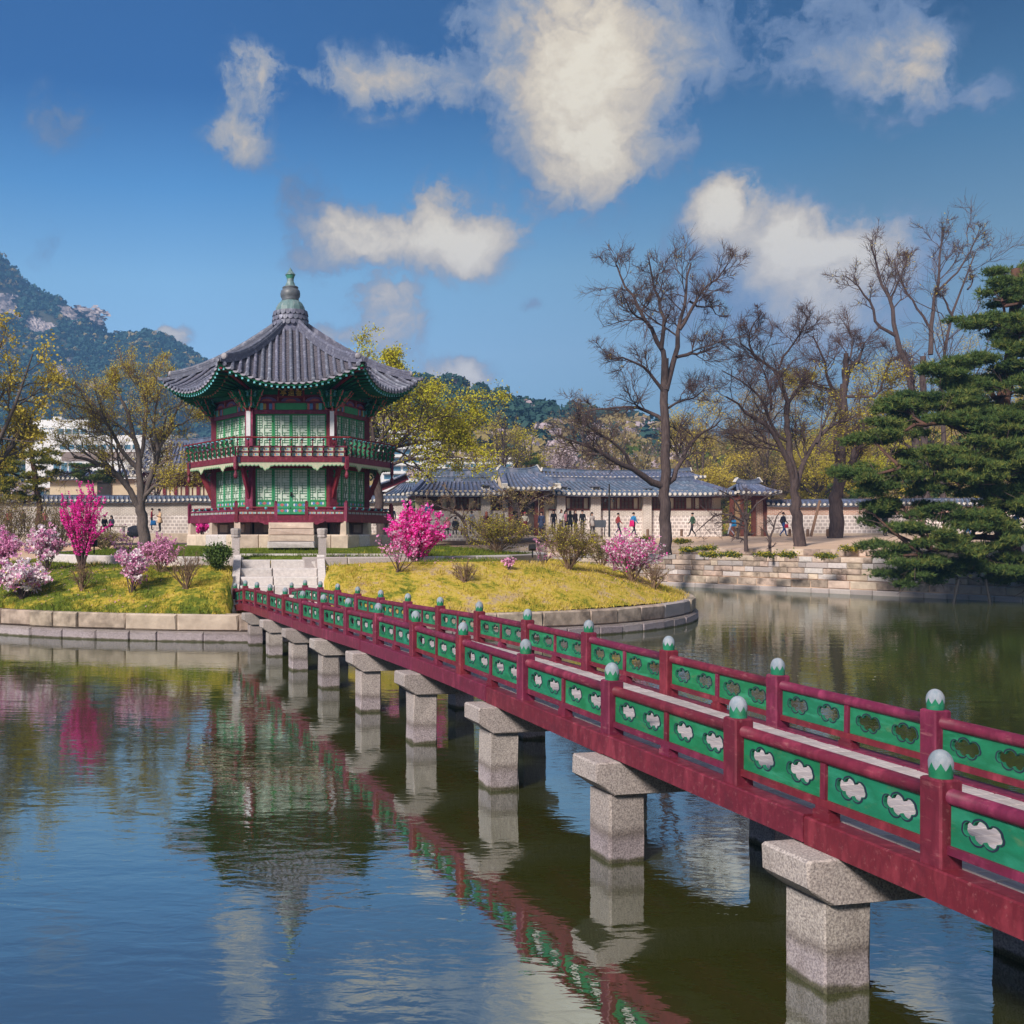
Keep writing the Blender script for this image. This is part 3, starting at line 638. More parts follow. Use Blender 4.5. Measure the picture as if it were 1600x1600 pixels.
# far things fade: thin even air round the whole scene
hz_m = bpy.data.materials.new('haze'); hz_m.use_nodes = True; t = hz_m.node_tree; t.nodes.clear()
pv = nd(t, 'ShaderNodeVolumePrincipled', i_Density=.0006, i_Anisotropy=.1); pv.inputs['Color'].default_value = (.24, .53, 1.0, 1)
ho = nd(t, 'ShaderNodeOutputMaterial'); t.links.new(pv.outputs[0], ho.inputs['Volume'])
mb = MB(); mb.box((100, 240, 128.5), (2700, 2300, 265)); mb.build('haze', hz_m, kind='stuff')

# ------------------------------------------------------------------ the long wooden footbridge
D = Vector((-.2036, .9791, 0)); NN = Vector((.9791, .2036, 0)); BA = math.atan2(D.y, D.x)
PL, PR, S0, BAY = 5.395, 7.306, 5.486, 2.0
_dk = [(-4, 1.04), (-3, 1.07), (-2, 1.10), (-1, 1.13), (0, 1.16), (1, 1.19), (2, 1.222), (3, 1.262), (4, 1.298), (5, 1.315), (6, 1.308), (7, 1.275), (8, 1.235), (9, 1.205), (10, 1.185), (11, 1.172), (12, 1.148), (13, 1.106), (14, .93)]
def deck(s): return float(np.interp((s - S0) / BAY, *zip(*_dk)))
def B(s, p, z): return D * s + NN * p + Vector((0, 0, z))
bridge = thing('footbridge', 'long crimson and green timber footbridge on granite piers crossing the pond to the island', 'bridge')

def bridge_piece(name, me, s, p, z, pitch=0.0, parent=bridge):
    """local x runs along the bridge towards the island, y to the left of it, z up"""
    o = obj(name, me, parent); o.matrix_local = Matrix.Translation(B(s, p, z)) @ Matrix.Rotation(BA, 4, 'Z') @ Matrix.Rotation(-pitch, 4, 'Y'); return o

# deck planks
pm = []
for k in range(6):
    m_ = MB(); rk = random.Random(k); w2 = (PR - PL) / 2 - .075
    a, b = rk.uniform(-.004, .004), rk.uniform(-.004, .004); c = .006
    sec = [(-.072, -.045), (.072, -.045), (.072, -c), (.066, 0), (-.066, 0), (-.072, -c)]
    m_.add([(x, -w2 + a, z) for x, z in sec] + [(x, w2 + b, z) for x, z in sec], [(0,1,2,3,4,5), (11,10,9,8,7,6)] + [(i, i+6, (i+1) % 6+6, (i+1) % 6) for i in range(6)])
    pm.append(m_.mesh('plank', plank_wood))
s = -1.6; rk = random.Random(9)
while s < S0 + 14 * BAY:
    o = bridge_piece('plank', rk.choice(pm), s, (PL + PR) / 2, deck(s) + rk.uniform(-.002, .003), (deck(s + .5) - deck(s - .5)))
    s += .152
# side beams in lengths that butt over the piers
PIER = [6.487 + 2.926 * j for j in range(-3, 9)]
joints = [-1.7] + [q + .10 for q in PIER if q > -1.5 and q < 30.5] + [S0 + 13 * BAY, S0 + 14 * BAY + .42]
for p, sg in ((PL - .02, 1), (PR + .02, -1)):
    for j, (a, b) in enumerate(zip(joints, joints[1:])):
        m_ = MB(); K = 6; dz = .012 * ((j % 2) * 2 - 1); th = .085 + .006 * (j % 2)
        for i in range(K):
            pass
        xs = np.linspace(a + .003, b - .003, K); bv = .012
        sec = lambda zt: [(-th, zt - .205), (th, zt - .205), (th, zt - bv), (th - bv, zt), (-th + bv, zt), (-th, zt - bv)]
        V = []
        for x in xs:
            zt = deck(min(x, S0 + 14 * BAY)) + .004 + dz * .5 + (-.045 * (x - (S0 + 14*BAY)) if x > S0 + 14*BAY else 0)
            V += [tuple(B(x, p + y, z)) for y, z in sec(zt)]
        fs = [tuple(range(6)), tuple(range((K-1)*6, K*6))[::-1]]
        for i in range(K - 1): fs += [(i*6+q, (i+1)*6+q, (i+1)*6+(q+1) % 6, i*6+(q+1) % 6) for q in range(6)]
        m_.add(V, fs); m_.build('side_beam', red_paint, bridge)
# inner joists
m_ = MB()
for p in (PL + .65, PR - .65):
    xs = np.linspace(-1.6, S0 + 14 * BAY, 40)
    for a, b in zip(xs, xs[1:]): m_.bar(B(a, p, deck(a) - .15), B(b, p, deck(b) - .15), .14, .2)
m_.build('joist', red_dark, bridge)

# posts with their painted bud finials
HP, PW = .57, .17
m_ = MB(); h = PW / 2; bv = .012
def oct_sec(h, bv): return [(-h+bv, -h), (h-bv, -h), (h, -h+bv), (h, h-bv), (h-bv, h), (-h+bv, h), (-h, h-bv), (-h, -h+bv)]
sc_ = oct_sec(h, bv); st_ = oct_sec(h - .012, bv)
V = [(x, y, -.06) for x, y in sc_] + [(x, y, HP - .012) for x, y in sc_] + [(x, y, HP) for x, y in st_]
m_.add(V, [(i, (i+1) % 8, 8+(i+1) % 8, 8+i) for i in range(8)] + [(8+i, 8+(i+1) % 8, 16+(i+1) % 8, 16+i) for i in range(8)] + [tuple(range(16, 24))])
post_me = m_.mesh('post', red_paint)
m_ = MB(); n = 32; rings = [(.066, 0), (.069, .03), (.072, .06)]
# green cup with a zigzag rim, white bud above
a = np.arange(n) * 2 * math.pi / n; zz = np.where(np.arange(n) % 4 == 0, .100, np.where(np.arange(n) % 4 == 2, .052, .074))
rad = lambda z: .0715 * math.sqrt(max(0, 1 - (max(0, z - .085) / .092)**2)) if z > .085 else .066 + .0055 * z / .085
V = [(.066 * math.cos(t), .066 * math.sin(t), 0) for t in a]; V += [(rad(z) * math.cos(t), rad(z) * math.sin(t), z) for t, z in zip(a, zz)]
fs = [(i, (i+1) % n, n+(i+1) % n, n+i) for i in range(n)]; m_.add(V, fs, 0)
lv = [.105, .125, .145, .16, .17, .176]; V = [(rad(z) * math.cos(t), rad(z) * math.sin(t), z) for t, z in zip(a, zz)]
for z in lv: V += [(rad(z) * math.cos(t), rad(z) * math.sin(t), z) for t in a]
fs = [(j*n+i, j*n+(i+1) % n, (j+1)*n+(i+1) % n, (j+1)*n+i) for j in range(len(lv)) for i in range(n)] + [tuple(range(len(lv)*n, (len(lv)+1)*n))]
m_.add(V, fs, 1); fin_me = m_.mesh('finial', [green_paint, M('finial_white', (.33, .35, .39), (.17, .23, .27), 22, .8, .3, 40, stretch=(1, 1, .4), rand=.08)], smooth=True)
# round handrail, bottom rail, middle stud, foot block, panel with two cloud openings
RZ = .458
m_ = MB(); m_.tube([(x, 0, 0) for x in np.linspace(-BAY/2 + PW/2 - .01, BAY/2 - PW/2 + .01, 6)], .05, 14); rail_me = m_.mesh('handrail', red_paint, smooth=True)
for p in rail_me.polygons:
    if len(p.vertices) > 4: p.use_smooth = False
m_ = MB(); m_.box((0, 0, .127), (BAY - PW + .01, .075, .055)); brail_me = m_.mesh('bottom_rail', red_paint)
m_ = MB(); m_.box((0, 0, .283), (.052, .07, .27)); stud_me = m_.mesh('stud', red_paint)
m_ = MB(); m_.hexa([(-.085, -.045, 0), (.085, -.045, 0), (.085, .045, 0), (-.085, .045, 0), (-.085, -.045, .07), (.085, -.045, .07), (.085, .045, .07), (-.085, .045, .07)]); m_.box((0, 0, .086), (.13, .08, .032)); block_me = m_.mesh('foot_block', red_paint)
PWID = (BAY - PW) / 2 - .026 + .005; PZ0, PZ1 = .153, .424
def cloud(cx, cz, w, h, g=0.0, flip=1):
    """five-lobed cloud outline: arcs between cusps"""
    ang_ = (158, 106, 52, 8, -38, -92, -146); rr = (.86, .70, .74, .90, .72, .66, .74)
    cusp = [(q * w * math.cos(R(a_)) * .9, q * h * math.sin(R(a_))) for a_, q in zip(ang_, rr)]; pts = []
    for (x0, z0), (x1, z1) in zip(cusp, cusp[1:] + cusp[:1]):
        dx, dz = x1 - x0, z1 - z0
        for k in range(8):
            t = k / 8; b = .36 * 2 * math.sqrt(max(0, t * (1 - t))) * (1 - .15 * abs(2 * t - 1)); pts.append([(x0 + dx * t - dz * b) * flip, z0 + dz * t + dx * b])
    if g:
        P = np.array(pts); cen = P.mean(0); r = np.hypot(*(P - cen).T)[:, None]; P = cen + (P - cen) * (1 + g / r); pts = P.tolist()
    pts = [(cx + x, cz + z) for x, z in pts]
    return pts if flip > 0 else pts[::-1]
CLD = [(-.215, .288), (.215, .288)]; CW, CH = .172, .069
cu = bpy.data.curves.new('panel', 'CURVE'); cu.dimensions = '2D'; cu.fill_mode = 'BOTH'; cu.extrude = .011
for pts in [[(-PWID/2, PZ0), (PWID/2, PZ0), (PWID/2, PZ1), (-PWID/2, PZ1)]] + [cloud(cx, cz, CW, CH) for cx, cz in CLD]:
    sp = cu.splines.new('POLY'); sp.points.add(len(pts) - 1); sp.use_cyclic_u = True
    for q, (x, z) in zip(sp.points, pts): q.co = (x, z, 0, 1)
tmp = bpy.data.objects.new('panel', cu); COL.objects.link(tmp); dg = bpy.context.evaluated_depsgraph_get()
panel_me = bpy.data.meshes.new_from_object(tmp.evaluated_get(dg)); bpy.data.objects.remove(tmp); bpy.data.curves.remove(cu)
panel_me.transform(Matrix.Rotation(R(90), 4, 'X')); panel_me.materials.clear(); panel_me.materials.append(green_paint); panel_me.name = 'panel'
def cloud_border(cx, cz):
    m_ = MB()
    inn, mid, out = (cloud(cx, cz, CW, CH, g) for g in (-.003, .003, .015)); k = len(inn)
    for y in (-.0145, .0145):
        V = [(x, y * .9, z) for x, z in inn] + [(x, y, z) for x, z in mid] + [(x, y, z) for x, z in out] + [(x, y * .7, z) for x, z in out]
        for j, mi in ((0, 1), (1, 0), (2, 0)):
            m_.add(V, [(j*k+i, j*k+(i+1) % k, (j+1)*k+(i+1) % k, (j+1)*k+i) for i in range(k)], mi)
    V = [(x, -.0131, z) for x, z in inn] + [(x, .0131, z) for x, z in inn]; m_.add(V, [(i, (i+1) % k, k+(i+1) % k, k+i) for i in range(k)], 1)
    return m_.mesh('cloud_border', [navy_paint, green_dark])
border_me = [cloud_border(*c) for c in CLD]
kk = list(range(-3, 15))
for p in (PL, PR):
    for k in kk:
        s = S0 + BAY * k
        o = bridge_piece('post', post_me, s, p, deck(s) - .02); bridge_piece('finial', fin_me, 0, 0, 0, parent=o); o.children[0].matrix_local = Matrix.Translation((0, 0, HP - .001))
        if k == kk[-1]: continue
        sm = s + BAY / 2; pit = math.atan2(deck(s + BAY) - deck(s), BAY); zm = (deck(s) + deck(s + BAY)) / 2 - .01
        bridge_piece('handrail', rail_me, sm, p, zm + RZ, pit); bridge_piece('bottom_rail', brail_me, sm, p, zm, pit)
        o = bridge_piece('stud', stud_me, sm, p, zm, pit); b_ = obj('foot_block', block_me, o)
        for q in (-1, 1):
            ds = q * (PWID / 2 + .026 - .003)
            o = bridge_piece('railing_panel', panel_me, sm + ds, p, zm + math.tan(pit) * ds, pit)
            for bm_ in border_me: obj('cloud_border', bm_, o)
# granite piers: two square columns under one cap stone
def rough_box(m_, x0, x1, y0, y1, z0, z1, seed, nz_=5, amp=.007, cham=None):
    rk = np.random.default_rng(seed); c = .012; rows = []
    for z in np.linspace(z0, z1, nz_):
        ring_ = [(x0+c, y0), (x1-c, y0), (x1, y0+c), (x1, y1-c), (x1-c, y1), (x0+c, y1), (x0, y1-c), (x0, y0+c)]
        rows += [(x + rk.normal(0, amp), y + rk.normal(0, amp), z) for x, y in ring_]
    fs = [(j*8+i, j*8+(i+1) % 8, (j+1)*8+(i+1) % 8, (j+1)*8+i) for j in range(nz_-1) for i in range(8)] + [tuple(range(8))[::-1], tuple(range((nz_-1)*8, nz_*8))]
    m_.add(rows, fs)
for j, s in enumerate(PIER):
    zt = deck(s) - .211; ch = .33
    for p in (PL + .015, PR - .015 - .06):
        m_ = MB(); rough_box(m_, -.195, .195, -.19, .19, -1.1, zt - ch - .004, j * 7 + int(p)); bridge_piece('pier_column', m_.mesh('pier_column', granite_pier), s, p, 0)
    m_ = MB(); w0 = (PR - PL) / 2 + .33; rk = np.random.default_rng(j)
    pf = [(-w0, ch * .42), (-w0 + .05, ch * .30), (-w0 + .20, 0), (w0 - .20, 0), (w0 - .05, ch * .30), (w0, ch * .42), (w0, ch - .02), (w0 - .02, ch), (-w0 + .02, ch), (-w0, ch - .02)]
    V = []; k = len(pf)
    for x, ins in ((-.245, .012), (-.235, 0), (.235, 0), (.245, .012)):
        V += [(x + rk.normal(0, .004), y * (1 - ins / w0) + rk.normal(0, .004), z + (ins if z < ch * .5 else -ins)) for y, z in pf]
    fs = [tuple(range(k)), tuple(range(3*k, 4*k))[::-1]] + [(a*k+i, (a+1)*k+i, (a+1)*k+(i+1) % k, a*k+(i+1) % k) for a in range(3) for i in range(k)]
    m_.add(V, fs); bridge_piece('pier_cap', m_.mesh('pier_cap', granite_pier), s, (PL + PR) / 2 - .02, zt - ch)
    m_ = MB()
    for p in (PL, PR): m_.box((0, ((PL + PR) / 2 - p), .0), (.20, .16, .03))
    bridge_piece('shim', m_.mesh('shim', black_paint), s, (PL + PR) / 2, zt + .006)
# landing block where the bridge meets the island stairs
p_ = thing('landing_stone', 'rough granite landing block under the island end of the footbridge', 'stone block')
m_ = MB(); rough_box(m_, -1.5, 1.5, -.45, .35, -.2, .80, 77, 4, .02); o = m_.build('block', granite_old, p_); o.location = B(S0 + 14 * BAY - .1, (PL + PR) / 2, 0); o.rotation_euler = (0, 0, BA - R(90))

# ------------------------------------------------------------------ the hexagonal two-storey pavilion
PX, PY = .38, 44.5
pav = thing('pavilion', 'two-storey hexagonal pavilion with crimson columns, green lattice doors and grey tiled roof on the island', 'pavilion', (PX, PY, 0))
C30, T30 = math.cos(R(30)), math.tan(R(30))
def zf(y, d): return CAMZ + (HY - y) * (PY - d) / F          # height of photo row y on a front plane at apothem d
def six(name, me, only=None, parent=pav, **kw):
    return [obj(name, me, parent, rotz=R(60) * i, **kw) for i in (only if only is not None else range(6))]
def L(u, d, z): return (u, -d, z)                             # face-local: u to the right, d outwards
A_PLAT, A_WALL = 3.82, 2.84
H_PLAT, H_WALL = A_PLAT * T30, A_WALL * T30
# plinth of dressed stone
z_pl0, z_pl1 = 2.62, 3.26
mb = MB(); r_ = A_PLAT / C30 + .10
mb.lathe([(r_ - .25, z_pl0 - .2), (r_ - .25, z_pl1 - .01)], 6, phase=R(0)); mb.build('plinth_fill', granite_warm, pav)
rp = random.Random(11)
for i in range(6):
    ca, sa = math.cos(R(60) * i), math.sin(R(60) * i); hw = r_ / 2; u = -hw
    while u < hw - .05:
        w_ = min(rp.uniform(.7, 1.3), hw - u); w_ = hw - u if hw - u - w_ < .4 else w_
        cu_, cd = u + w_ / 2, r_ * C30 - .2; x, y = cu_ * ca + cd * sa, cu_ * sa - cd * ca
        obj('plinth_stone', rp.choice(stone_meshes(rp.choice([granite_warm, granite_pale, granite_warm]))), pav, (x, y, (z_pl0 + z_pl1) / 2 - .05), R(60) * i, scale=(w_ - .01, .4, z_pl1 - z_pl0 + .1)); u += w_
# front steps
z0s = zf(857, A_PLAT + 1.4); z1s = zf(817, A_PLAT)
for k in range(4):
    za, zc = z0s + (z1s - z0s) * k / 4 + .02, z0s + (z1s - z0s) * (k + 1) / 4; dd = A_PLAT + .28 * (3 - k) + .32
    obj('front_step', rp.choice(stone_meshes(granite_warm if k else granite_pale)), pav, (0, -dd + .25, (za + zc) / 2), 0, scale=(1.84 - .02 * k, .75, zc - za + .02))
# stone stub posts under the verandah, low wall below the floor
z_b0, z_b1 = zf(816, A_PLAT), zf(805, A_PLAT)
mb = MB(); mb.hexa([(-.14, -.14, z_pl1 - .02), (.14, -.14, z_pl1 - .02), (.14, .14, z_pl1 - .02), (-.14, .14, z_pl1 - .02), (-.115, -.115, z_b0 + .04), (.115, -.115, z_b0 + .04), (.115, .115, z_b0 + .04), (-.115, .115, z_b0 + .04)])
sp_me = mb.mesh('stub_post', granite_warm)
for i in range(6):
    for u in ((-H_PLAT + .06, -.05) if i else (-H_PLAT + .06,)):
        c, s_ = math.cos(R(60) * i), math.sin(R(60) * i); d_ = A_PLAT - .12
        obj('stub_post', sp_me, pav, (u * c + d_ * s_, u * s_ - d_ * c, 0), R(60) * i)
mb = MB()
mb.box((0, -A_WALL + .1, (z_pl1 + z_b0) / 2), (2 * H_WALL - .3, .12, z_b0 - z_pl1)); six('base_wall', mb.mesh('base_wall', M('base_brick', (.30, .23, .20), (.20, .155, .14), 6, .9, .5, 20)))
for u in (-.75, .75):
    mb = MB(); mb.box((u, -A_WALL + .01, (z_pl1 + z_b0) / 2 + .01), (.72, .07, z_b0 - z_pl1 - .16)); six('base_panel', mb.mesh('base_panel', granite_warm))
# verandah floor and beam
mb = MB(); mb.lathe([(A_PLAT / C30 - .1, z_b0 + .03), (A_PLAT / C30 - .1, z_b1 - .02)], 6); mb.build('verandah_floor', red_dark, pav)
def hexbar(name, a_out, w, z0, z1, mat, only=None):
    h0, h1 = a_out * T30, (a_out - w) * T30; m_ = MB()
    m_.hexa([L(-h0, a_out, z0), L(h0, a_out, z0), L(h1, a_out - w, z0), L(-h1, a_out - w, z0), L(-h0, a_out, z1), L(h0, a_out, z1), L(h1, a_out - w, z1), L(-h1, a_out - w, z1)])
    return six(name, m_.mesh(name, mat), only)
hexbar('verandah_beam', A_PLAT, .16, z_b0, z_b1, red_paint)
mb = MB(); w_ = 1.06; mb.prism([(-w_ - .3, z_b0 + .06), (-w_ - .18, z_b0 - .02), (-w_ - .08, z_b0 - .03), (-w_, z_b0 - .09), (w_, z_b0 - .09), (w_ + .08, z_b0 - .03), (w_ + .18, z_b0 - .02), (w_ + .3, z_b0 + .06)], .05, lambda u, v, d: (u, -A_PLAT - .055 + d, v)); mb.build('entrance_bracket', red_paint, pav)
# lower balustrade
zr = [z_b1 + .03, zf(799, A_PLAT), zf(796.5, A_PLAT), zf(794, A_PLAT), zf(791.8, A_PLAT)]
ap = A_PLAT - .06; hp_ = ap * T30
def flowers(m_, u, z, w, h, d, base=1, y0=0.0):
    """little painted flower scroll: raised lozenge petals"""
    for k, (dx, sx, mi) in enumerate(((0, .10, base), (-.20, .09, base + 1), (.20, .09, base + 1), (-.36, .05, base + 2), (.36, .05, base + 2))):
        m_.add([L(u + (dx - sx) * w, d, z), L(u + dx * w, d, z - h * .28), L(u + (dx + sx) * w, d, z), L(u + dx * w, d, z + h * .28)], [(0, 1, 2, 3)], mi)
flower_mats = [cream_paint, pink_paint, blue_paint, turq_paint]
def rail_face(spans, name='balustrade'):
    for (ua, ub) in spans:
        m_ = MB()
        for z, hh in ((zr[0], .05), ((zr[1] + zr[2]) / 2, zr[2] - zr[1])): m_.box(((ua + ub) / 2, -ap, z), (ub - ua, .07, hh))
        yield ('rail', m_.mesh('rail', red_paint))
        m_ = MB(); m_.tube([L(ua, ap, zr[4] - .03), L(ub, ap, zr[4] - .03)], .038, 8); yield ('top_rail', m_.mesh('top_rail', red_paint))
        n_ = max(2, round((ub - ua) / .37)); m_ = MB(); dv = MB(); lt = MB()
        for k in range(n_):
            u0, u1 = ua + (ub - ua) * k / n_ + .025, ua + (ub - ua) * (k + 1) / n_ - .025
            m_.box(((u0 + u1) / 2, -ap, (zr[0] + zr[1]) / 2), (u1 - u0, .03, zr[1] - zr[0] - .04)); flowers(m_, (u0 + u1) / 2, (zr[0] + zr[1]) / 2, u1 - u0, zr[1] - zr[0], ap + .017)
        for k in range(n_ + 1): dv.box((ua + (ub - ua) * k / n_, -ap, (zr[0] + zr[1]) / 2), (.05, .06, zr[1] - zr[0]))
        for k in range(max(2, n_ * 2 // 3)):
            u = ua + (ub - ua) * (k + .5) / max(2, n_ * 2 // 3); lt.lathe([(.02, 0), (.06, .05), (.075, .10), (.03, .12)], 8, (u, -ap, zr[2] - .005))
        yield ('rail_panel', m_.mesh('rail_panel', flower_mats)); yield ('rail_divider', dv.mesh('rail_divider', red_paint)); yield ('lotus_support', lt.mesh('lotus_support', [turq_paint]))
for nm, me in rail_face([(-hp_ + .08, hp_ - .08)]): six(nm, me, (1, 2, 3, 4, 5))
for nm, me in rail_face([(-hp_ + .08, -.64), (.64, hp_ - .08)]): obj(nm, me, pav)
mb = MB(); mb.box((0, 0, (z_b0 + zf(786.5, A_PLAT)) / 2 + .02), (.13, .13, zf(786.5, A_PLAT) - z_b0 + .04)); mb.lathe([(.05, 0), (.065, .03), (.02, .07)], 8, (0, 0, zf(786.5, A_PLAT) + .04)); np_me = mb.mesh('newel_post', red_paint)
for i in range(6):
    c, s_ = math.cos(R(60) * i), math.sin(R(60) * i); d_ = A_PLAT - .03; u = -d_ * T30
    obj('newel_post', np_me, pav, (u * c + d_ * s_, u * s_ - d_ * c, 0), R(60) * i)
for u in (-.61, .61): obj('newel_post', np_me, pav, (u, -A_PLAT + .05, 0))
# columns of both floors
z_f1, z_d1t = z_b1, zf(732, A_WALL); z_u0 = zf(722, A_PLAT); z_f2 = zf(712, A_PLAT); z_u_t = zf(641, A_WALL)
mb = MB(); mb.box((0, 0, (z_f1 + z_u_t) / 2 - .1), (.36, .30, z_u_t - z_f1 + .25)); col_me = mb.mesh('column', red_paint)
for i in range(6):
    a_ = R(60) * i - R(90) - R(30); r_w = A_WALL / C30; obj('column', col_me, pav, (r_w * math.cos(a_), r_w * math.sin(a_), 0), a_ + R(90))
# sloping struts of the upper balcony
mb = MB(); mb.bar((0, -A_WALL / C30 - .1, z_f1 + .75), (0, -A_PLAT / C30 + .45, z_u0 + .02), .12, .20)
for k in range(5): mb.tube([(0, -A_WALL / C30 - .2 - .16 * k, z_u0 - .55 + .12 * k), (0, -A_WALL / C30 - .3 - .16 * k, z_u0 - .40 + .12 * k), (0, -A_WALL / C30 - .2 - .16 * k, z_u0 - .28 + .1 * k)], .04, 6, 1)
st_me = mb.mesh('balcony_strut', [red_dark, green_paint])
for i in range(6): obj('balcony_strut', st_me, pav, rotz=R(60) * i + R(30))
# lattice doors: green leaves, white paper, fret bars
lattice_m = M('lattice_green', (.030, .21, .09), (.02, .15, .06), 6, .6)
def door_leaf(w, z0, z1, panels, seed):
    fr = MB(); s_ = .055; t = .05
    pz = z0 + panels * .235
    for u in (-w/2 + s_/2, w/2 - s_/2): fr.box((u, 0, (z0 + z1) / 2), (s_, t, z1 - z0))
    for z in [z0 + s_/2, z1 - s_/2] + [z0 + .235 * k + s_/2 for k in range(1, panels + 1)]: fr.box((0, 0, z), (w - 2 * s_ + .002, t - .004, s_))
    la = MB(); gw, gh = w - 2 * s_, z1 - s_ - (pz + s_); nxg, nyg = 6, max(8, 2 * round(gh / (gw / 6) / 2)); cu_, cv = gw / nxg, gh / nyg; bw = .014
    openc = set()
    for bi, j0 in enumerate(range(1, nyg - 2, 3)):
        c0 = [(1, 4), (2,)][bi % 2] if bi % 2 == 0 else (2,)
        for i0 in ((2,) if bi % 2 else (1, 3)):
            openc.add((i0, j0))
    def blocked(i, j, horiz):
        for (a, b) in openc:
            if horiz and a <= i < a + 2 and j == b + 1: return True
            if not horiz and i == a + 1 and b <= j < b + 2: return True
        return ((i * 7 + j * 5 + (1 if horiz else 0)) % 5 == 0)
    for j in range(1, nyg):
        for i in range(nxg):
            if not blocked(i, j, True): la.box((-gw/2 + cu_ * (i + .5), -.012, pz + s_ + cv * j), (cu_ + bw, .02, bw))
    for i in range(1, nxg):
        for j in range(nyg):
            if not blocked(i, j, False): la.box((-gw/2 + cu_ * i, -.0125, pz + s_ + cv * (j + .5)), (bw, .018, cv + bw * .9))
    pa = MB(); pa.box((0, .008, (pz + z1) / 2 + .01), (gw + .02, .01, gh + .04))
    fp = []
    for k in range(panels):
        m_ = MB(); zc = z0 + s_ + .235 * k + .09; m_.box((0, .0, zc), (gw + .01, .02, .19))
        for q, (dx, sx, mi) in enumerate(((0, .15, 1), (-.26, .12, 2), (.26, .12, 2), (-.38, .07, 3), (.38, .07, 3))):
            m_.add([((dx - sx) * gw, -.012, zc), (dx * gw, -.012, zc - .07), ((dx + sx) * gw, -.012, zc), (dx * gw, -.012, zc + .07)], [(0, 1, 2, 3)], mi)
        fp.append(m_.mesh('flower_panel', [green_door, pink_paint, blue_paint, white_paint]))
    hg = MB()
    for z in (z0 + .25, z1 - .3): hg.box((w/2 - .012, -.03, z), (.05, .02, .045))
    return fr.mesh('door_leaf', green_door), la.mesh('lattice', lattice_m), pa.mesh('paper', paper), fp, hg.mesh('hinge', black_paint)
lw = (2 * H_WALL - .40) / 4
def hang(kit, u, i, d_):
    c, s_ = math.cos(R(60) * i), math.sin(R(60) * i); o = obj('door_leaf', kit[0], pav, (u * c + d_ * s_, u * s_ - d_ * c, 0), R(60) * i)
    obj('lattice', kit[1], o); obj('paper', kit[2], o); obj('hinge', kit[4], o)
    for f_ in kit[3]: obj('flower_panel', f_, o)
zl0 = zf(803.5, A_WALL)
kA = door_leaf(lw - .012, zl0, z_d1t, 2, 1); kB = door_leaf(lw - .012, zl0 + .30, z_d1t, 1, 2); kC = door_leaf(lw - .012, z_f2 + .02, zf(647, A_WALL), 1, 3)
for i in range(6):
    for k in range(4):
        u = (k - 1.5) * lw; hang(kA if k in (1, 2) and i % 3 == 0 else kB, u, i, A_WALL); hang(kC, u, i, A_WALL)
mb = MB(); mb.box((0, -A_WALL, zl0 + .14), (2 * H_WALL - .38, .13, .28)); six('door_sill', mb.mesh('door_sill', red_paint), (1, 2, 4, 5))
for u in (-1.5 * lw, 1.5 * lw):
    mb = MB(); mb.box((u, -A_WALL, zl0 + .14), (lw, .13, .28)); six('door_sill', mb.mesh('door_sill', red_paint), (0, 3))
mb = MB(); mb.tube([(0, -A_WALL - .04, z_f1 + .95), (.02, -A_WALL - .09, z_f1 + .88), (-.02, -A_WALL - .06, z_f1 + .80)], .035, 6); mb.build('door_lock', black_paint, pav)
mb = MB(); mb.box((0, -A_WALL, (z_d1t + z_u0) / 2 + .15), (2 * H_WALL - .3, .16, z_u0 - z_d1t + .3)); six('lower_lintel', mb.mesh('lower_lintel', red_dark))
# dark body behind the doors
mb = MB(); mb.lathe([(A_WALL / C30 - .22, z_f1), (A_WALL / C30 - .22, z_u_t + .5)], 6); mb.build('inner_wall', red_dark, pav)

# upper balcony
zb0, zb1, zp1, zh = zf(722, A_PLAT), zf(714, A_PLAT), zf(697.6, A_PLAT), zf(684, A_PLAT + .2)
mb = MB(); mb.lathe([(A_PLAT / C30 - .1, zb0 + .05), (A_PLAT / C30 - .1, zb1 - .03)], 6); mb.build('balcony_floor', red_dark, pav)
hexbar('balcony_beam', A_PLAT, .16, zb0, zb1, red_paint)
hp2 = A_PLAT * T30
for u in (-hp2 + .09, hp2 - .09):
    mb = MB(); mb.box((u, -A_PLAT - .005, (zb0 + zb1) / 2), (.19, .04, zb1 - zb0 + .02)); six('beam_end_fitting', mb.mesh('beam_end_fitting', navy_paint))
zm_ = (zb1 + zp1) / 2
for nm, zz_ in (('balcony_rail', (zb1 + .02, zm_, zp1)),):
    for z in zz_:
        mb = MB(); mb.box((0, -ap, z), (2 * hp_ - .06, .07, .055)); six(nm, mb.mesh(nm, red_paint))
N2 = 10
for k in range(N2):
    u0, u1 = -hp_ + .05 + (2 * hp_ - .1) * k / N2, -hp_ + .05 + (2 * hp_ - .1) * (k + 1) / N2
    m_ = MB()
    for za, zc in ((zb1, zm_), (zm_, zp1)):
        m_.box(((u0 + u1) / 2, -ap, (za + zc) / 2), (u1 - u0, .03, zc - za - .02)); flowers(m_, (u0 + u1) / 2, (za + zc) / 2, (u1 - u0) * .85, zc - za - .03, ap + .017)
    six('balcony_panel', m_.mesh('balcony_panel', flower_mats))
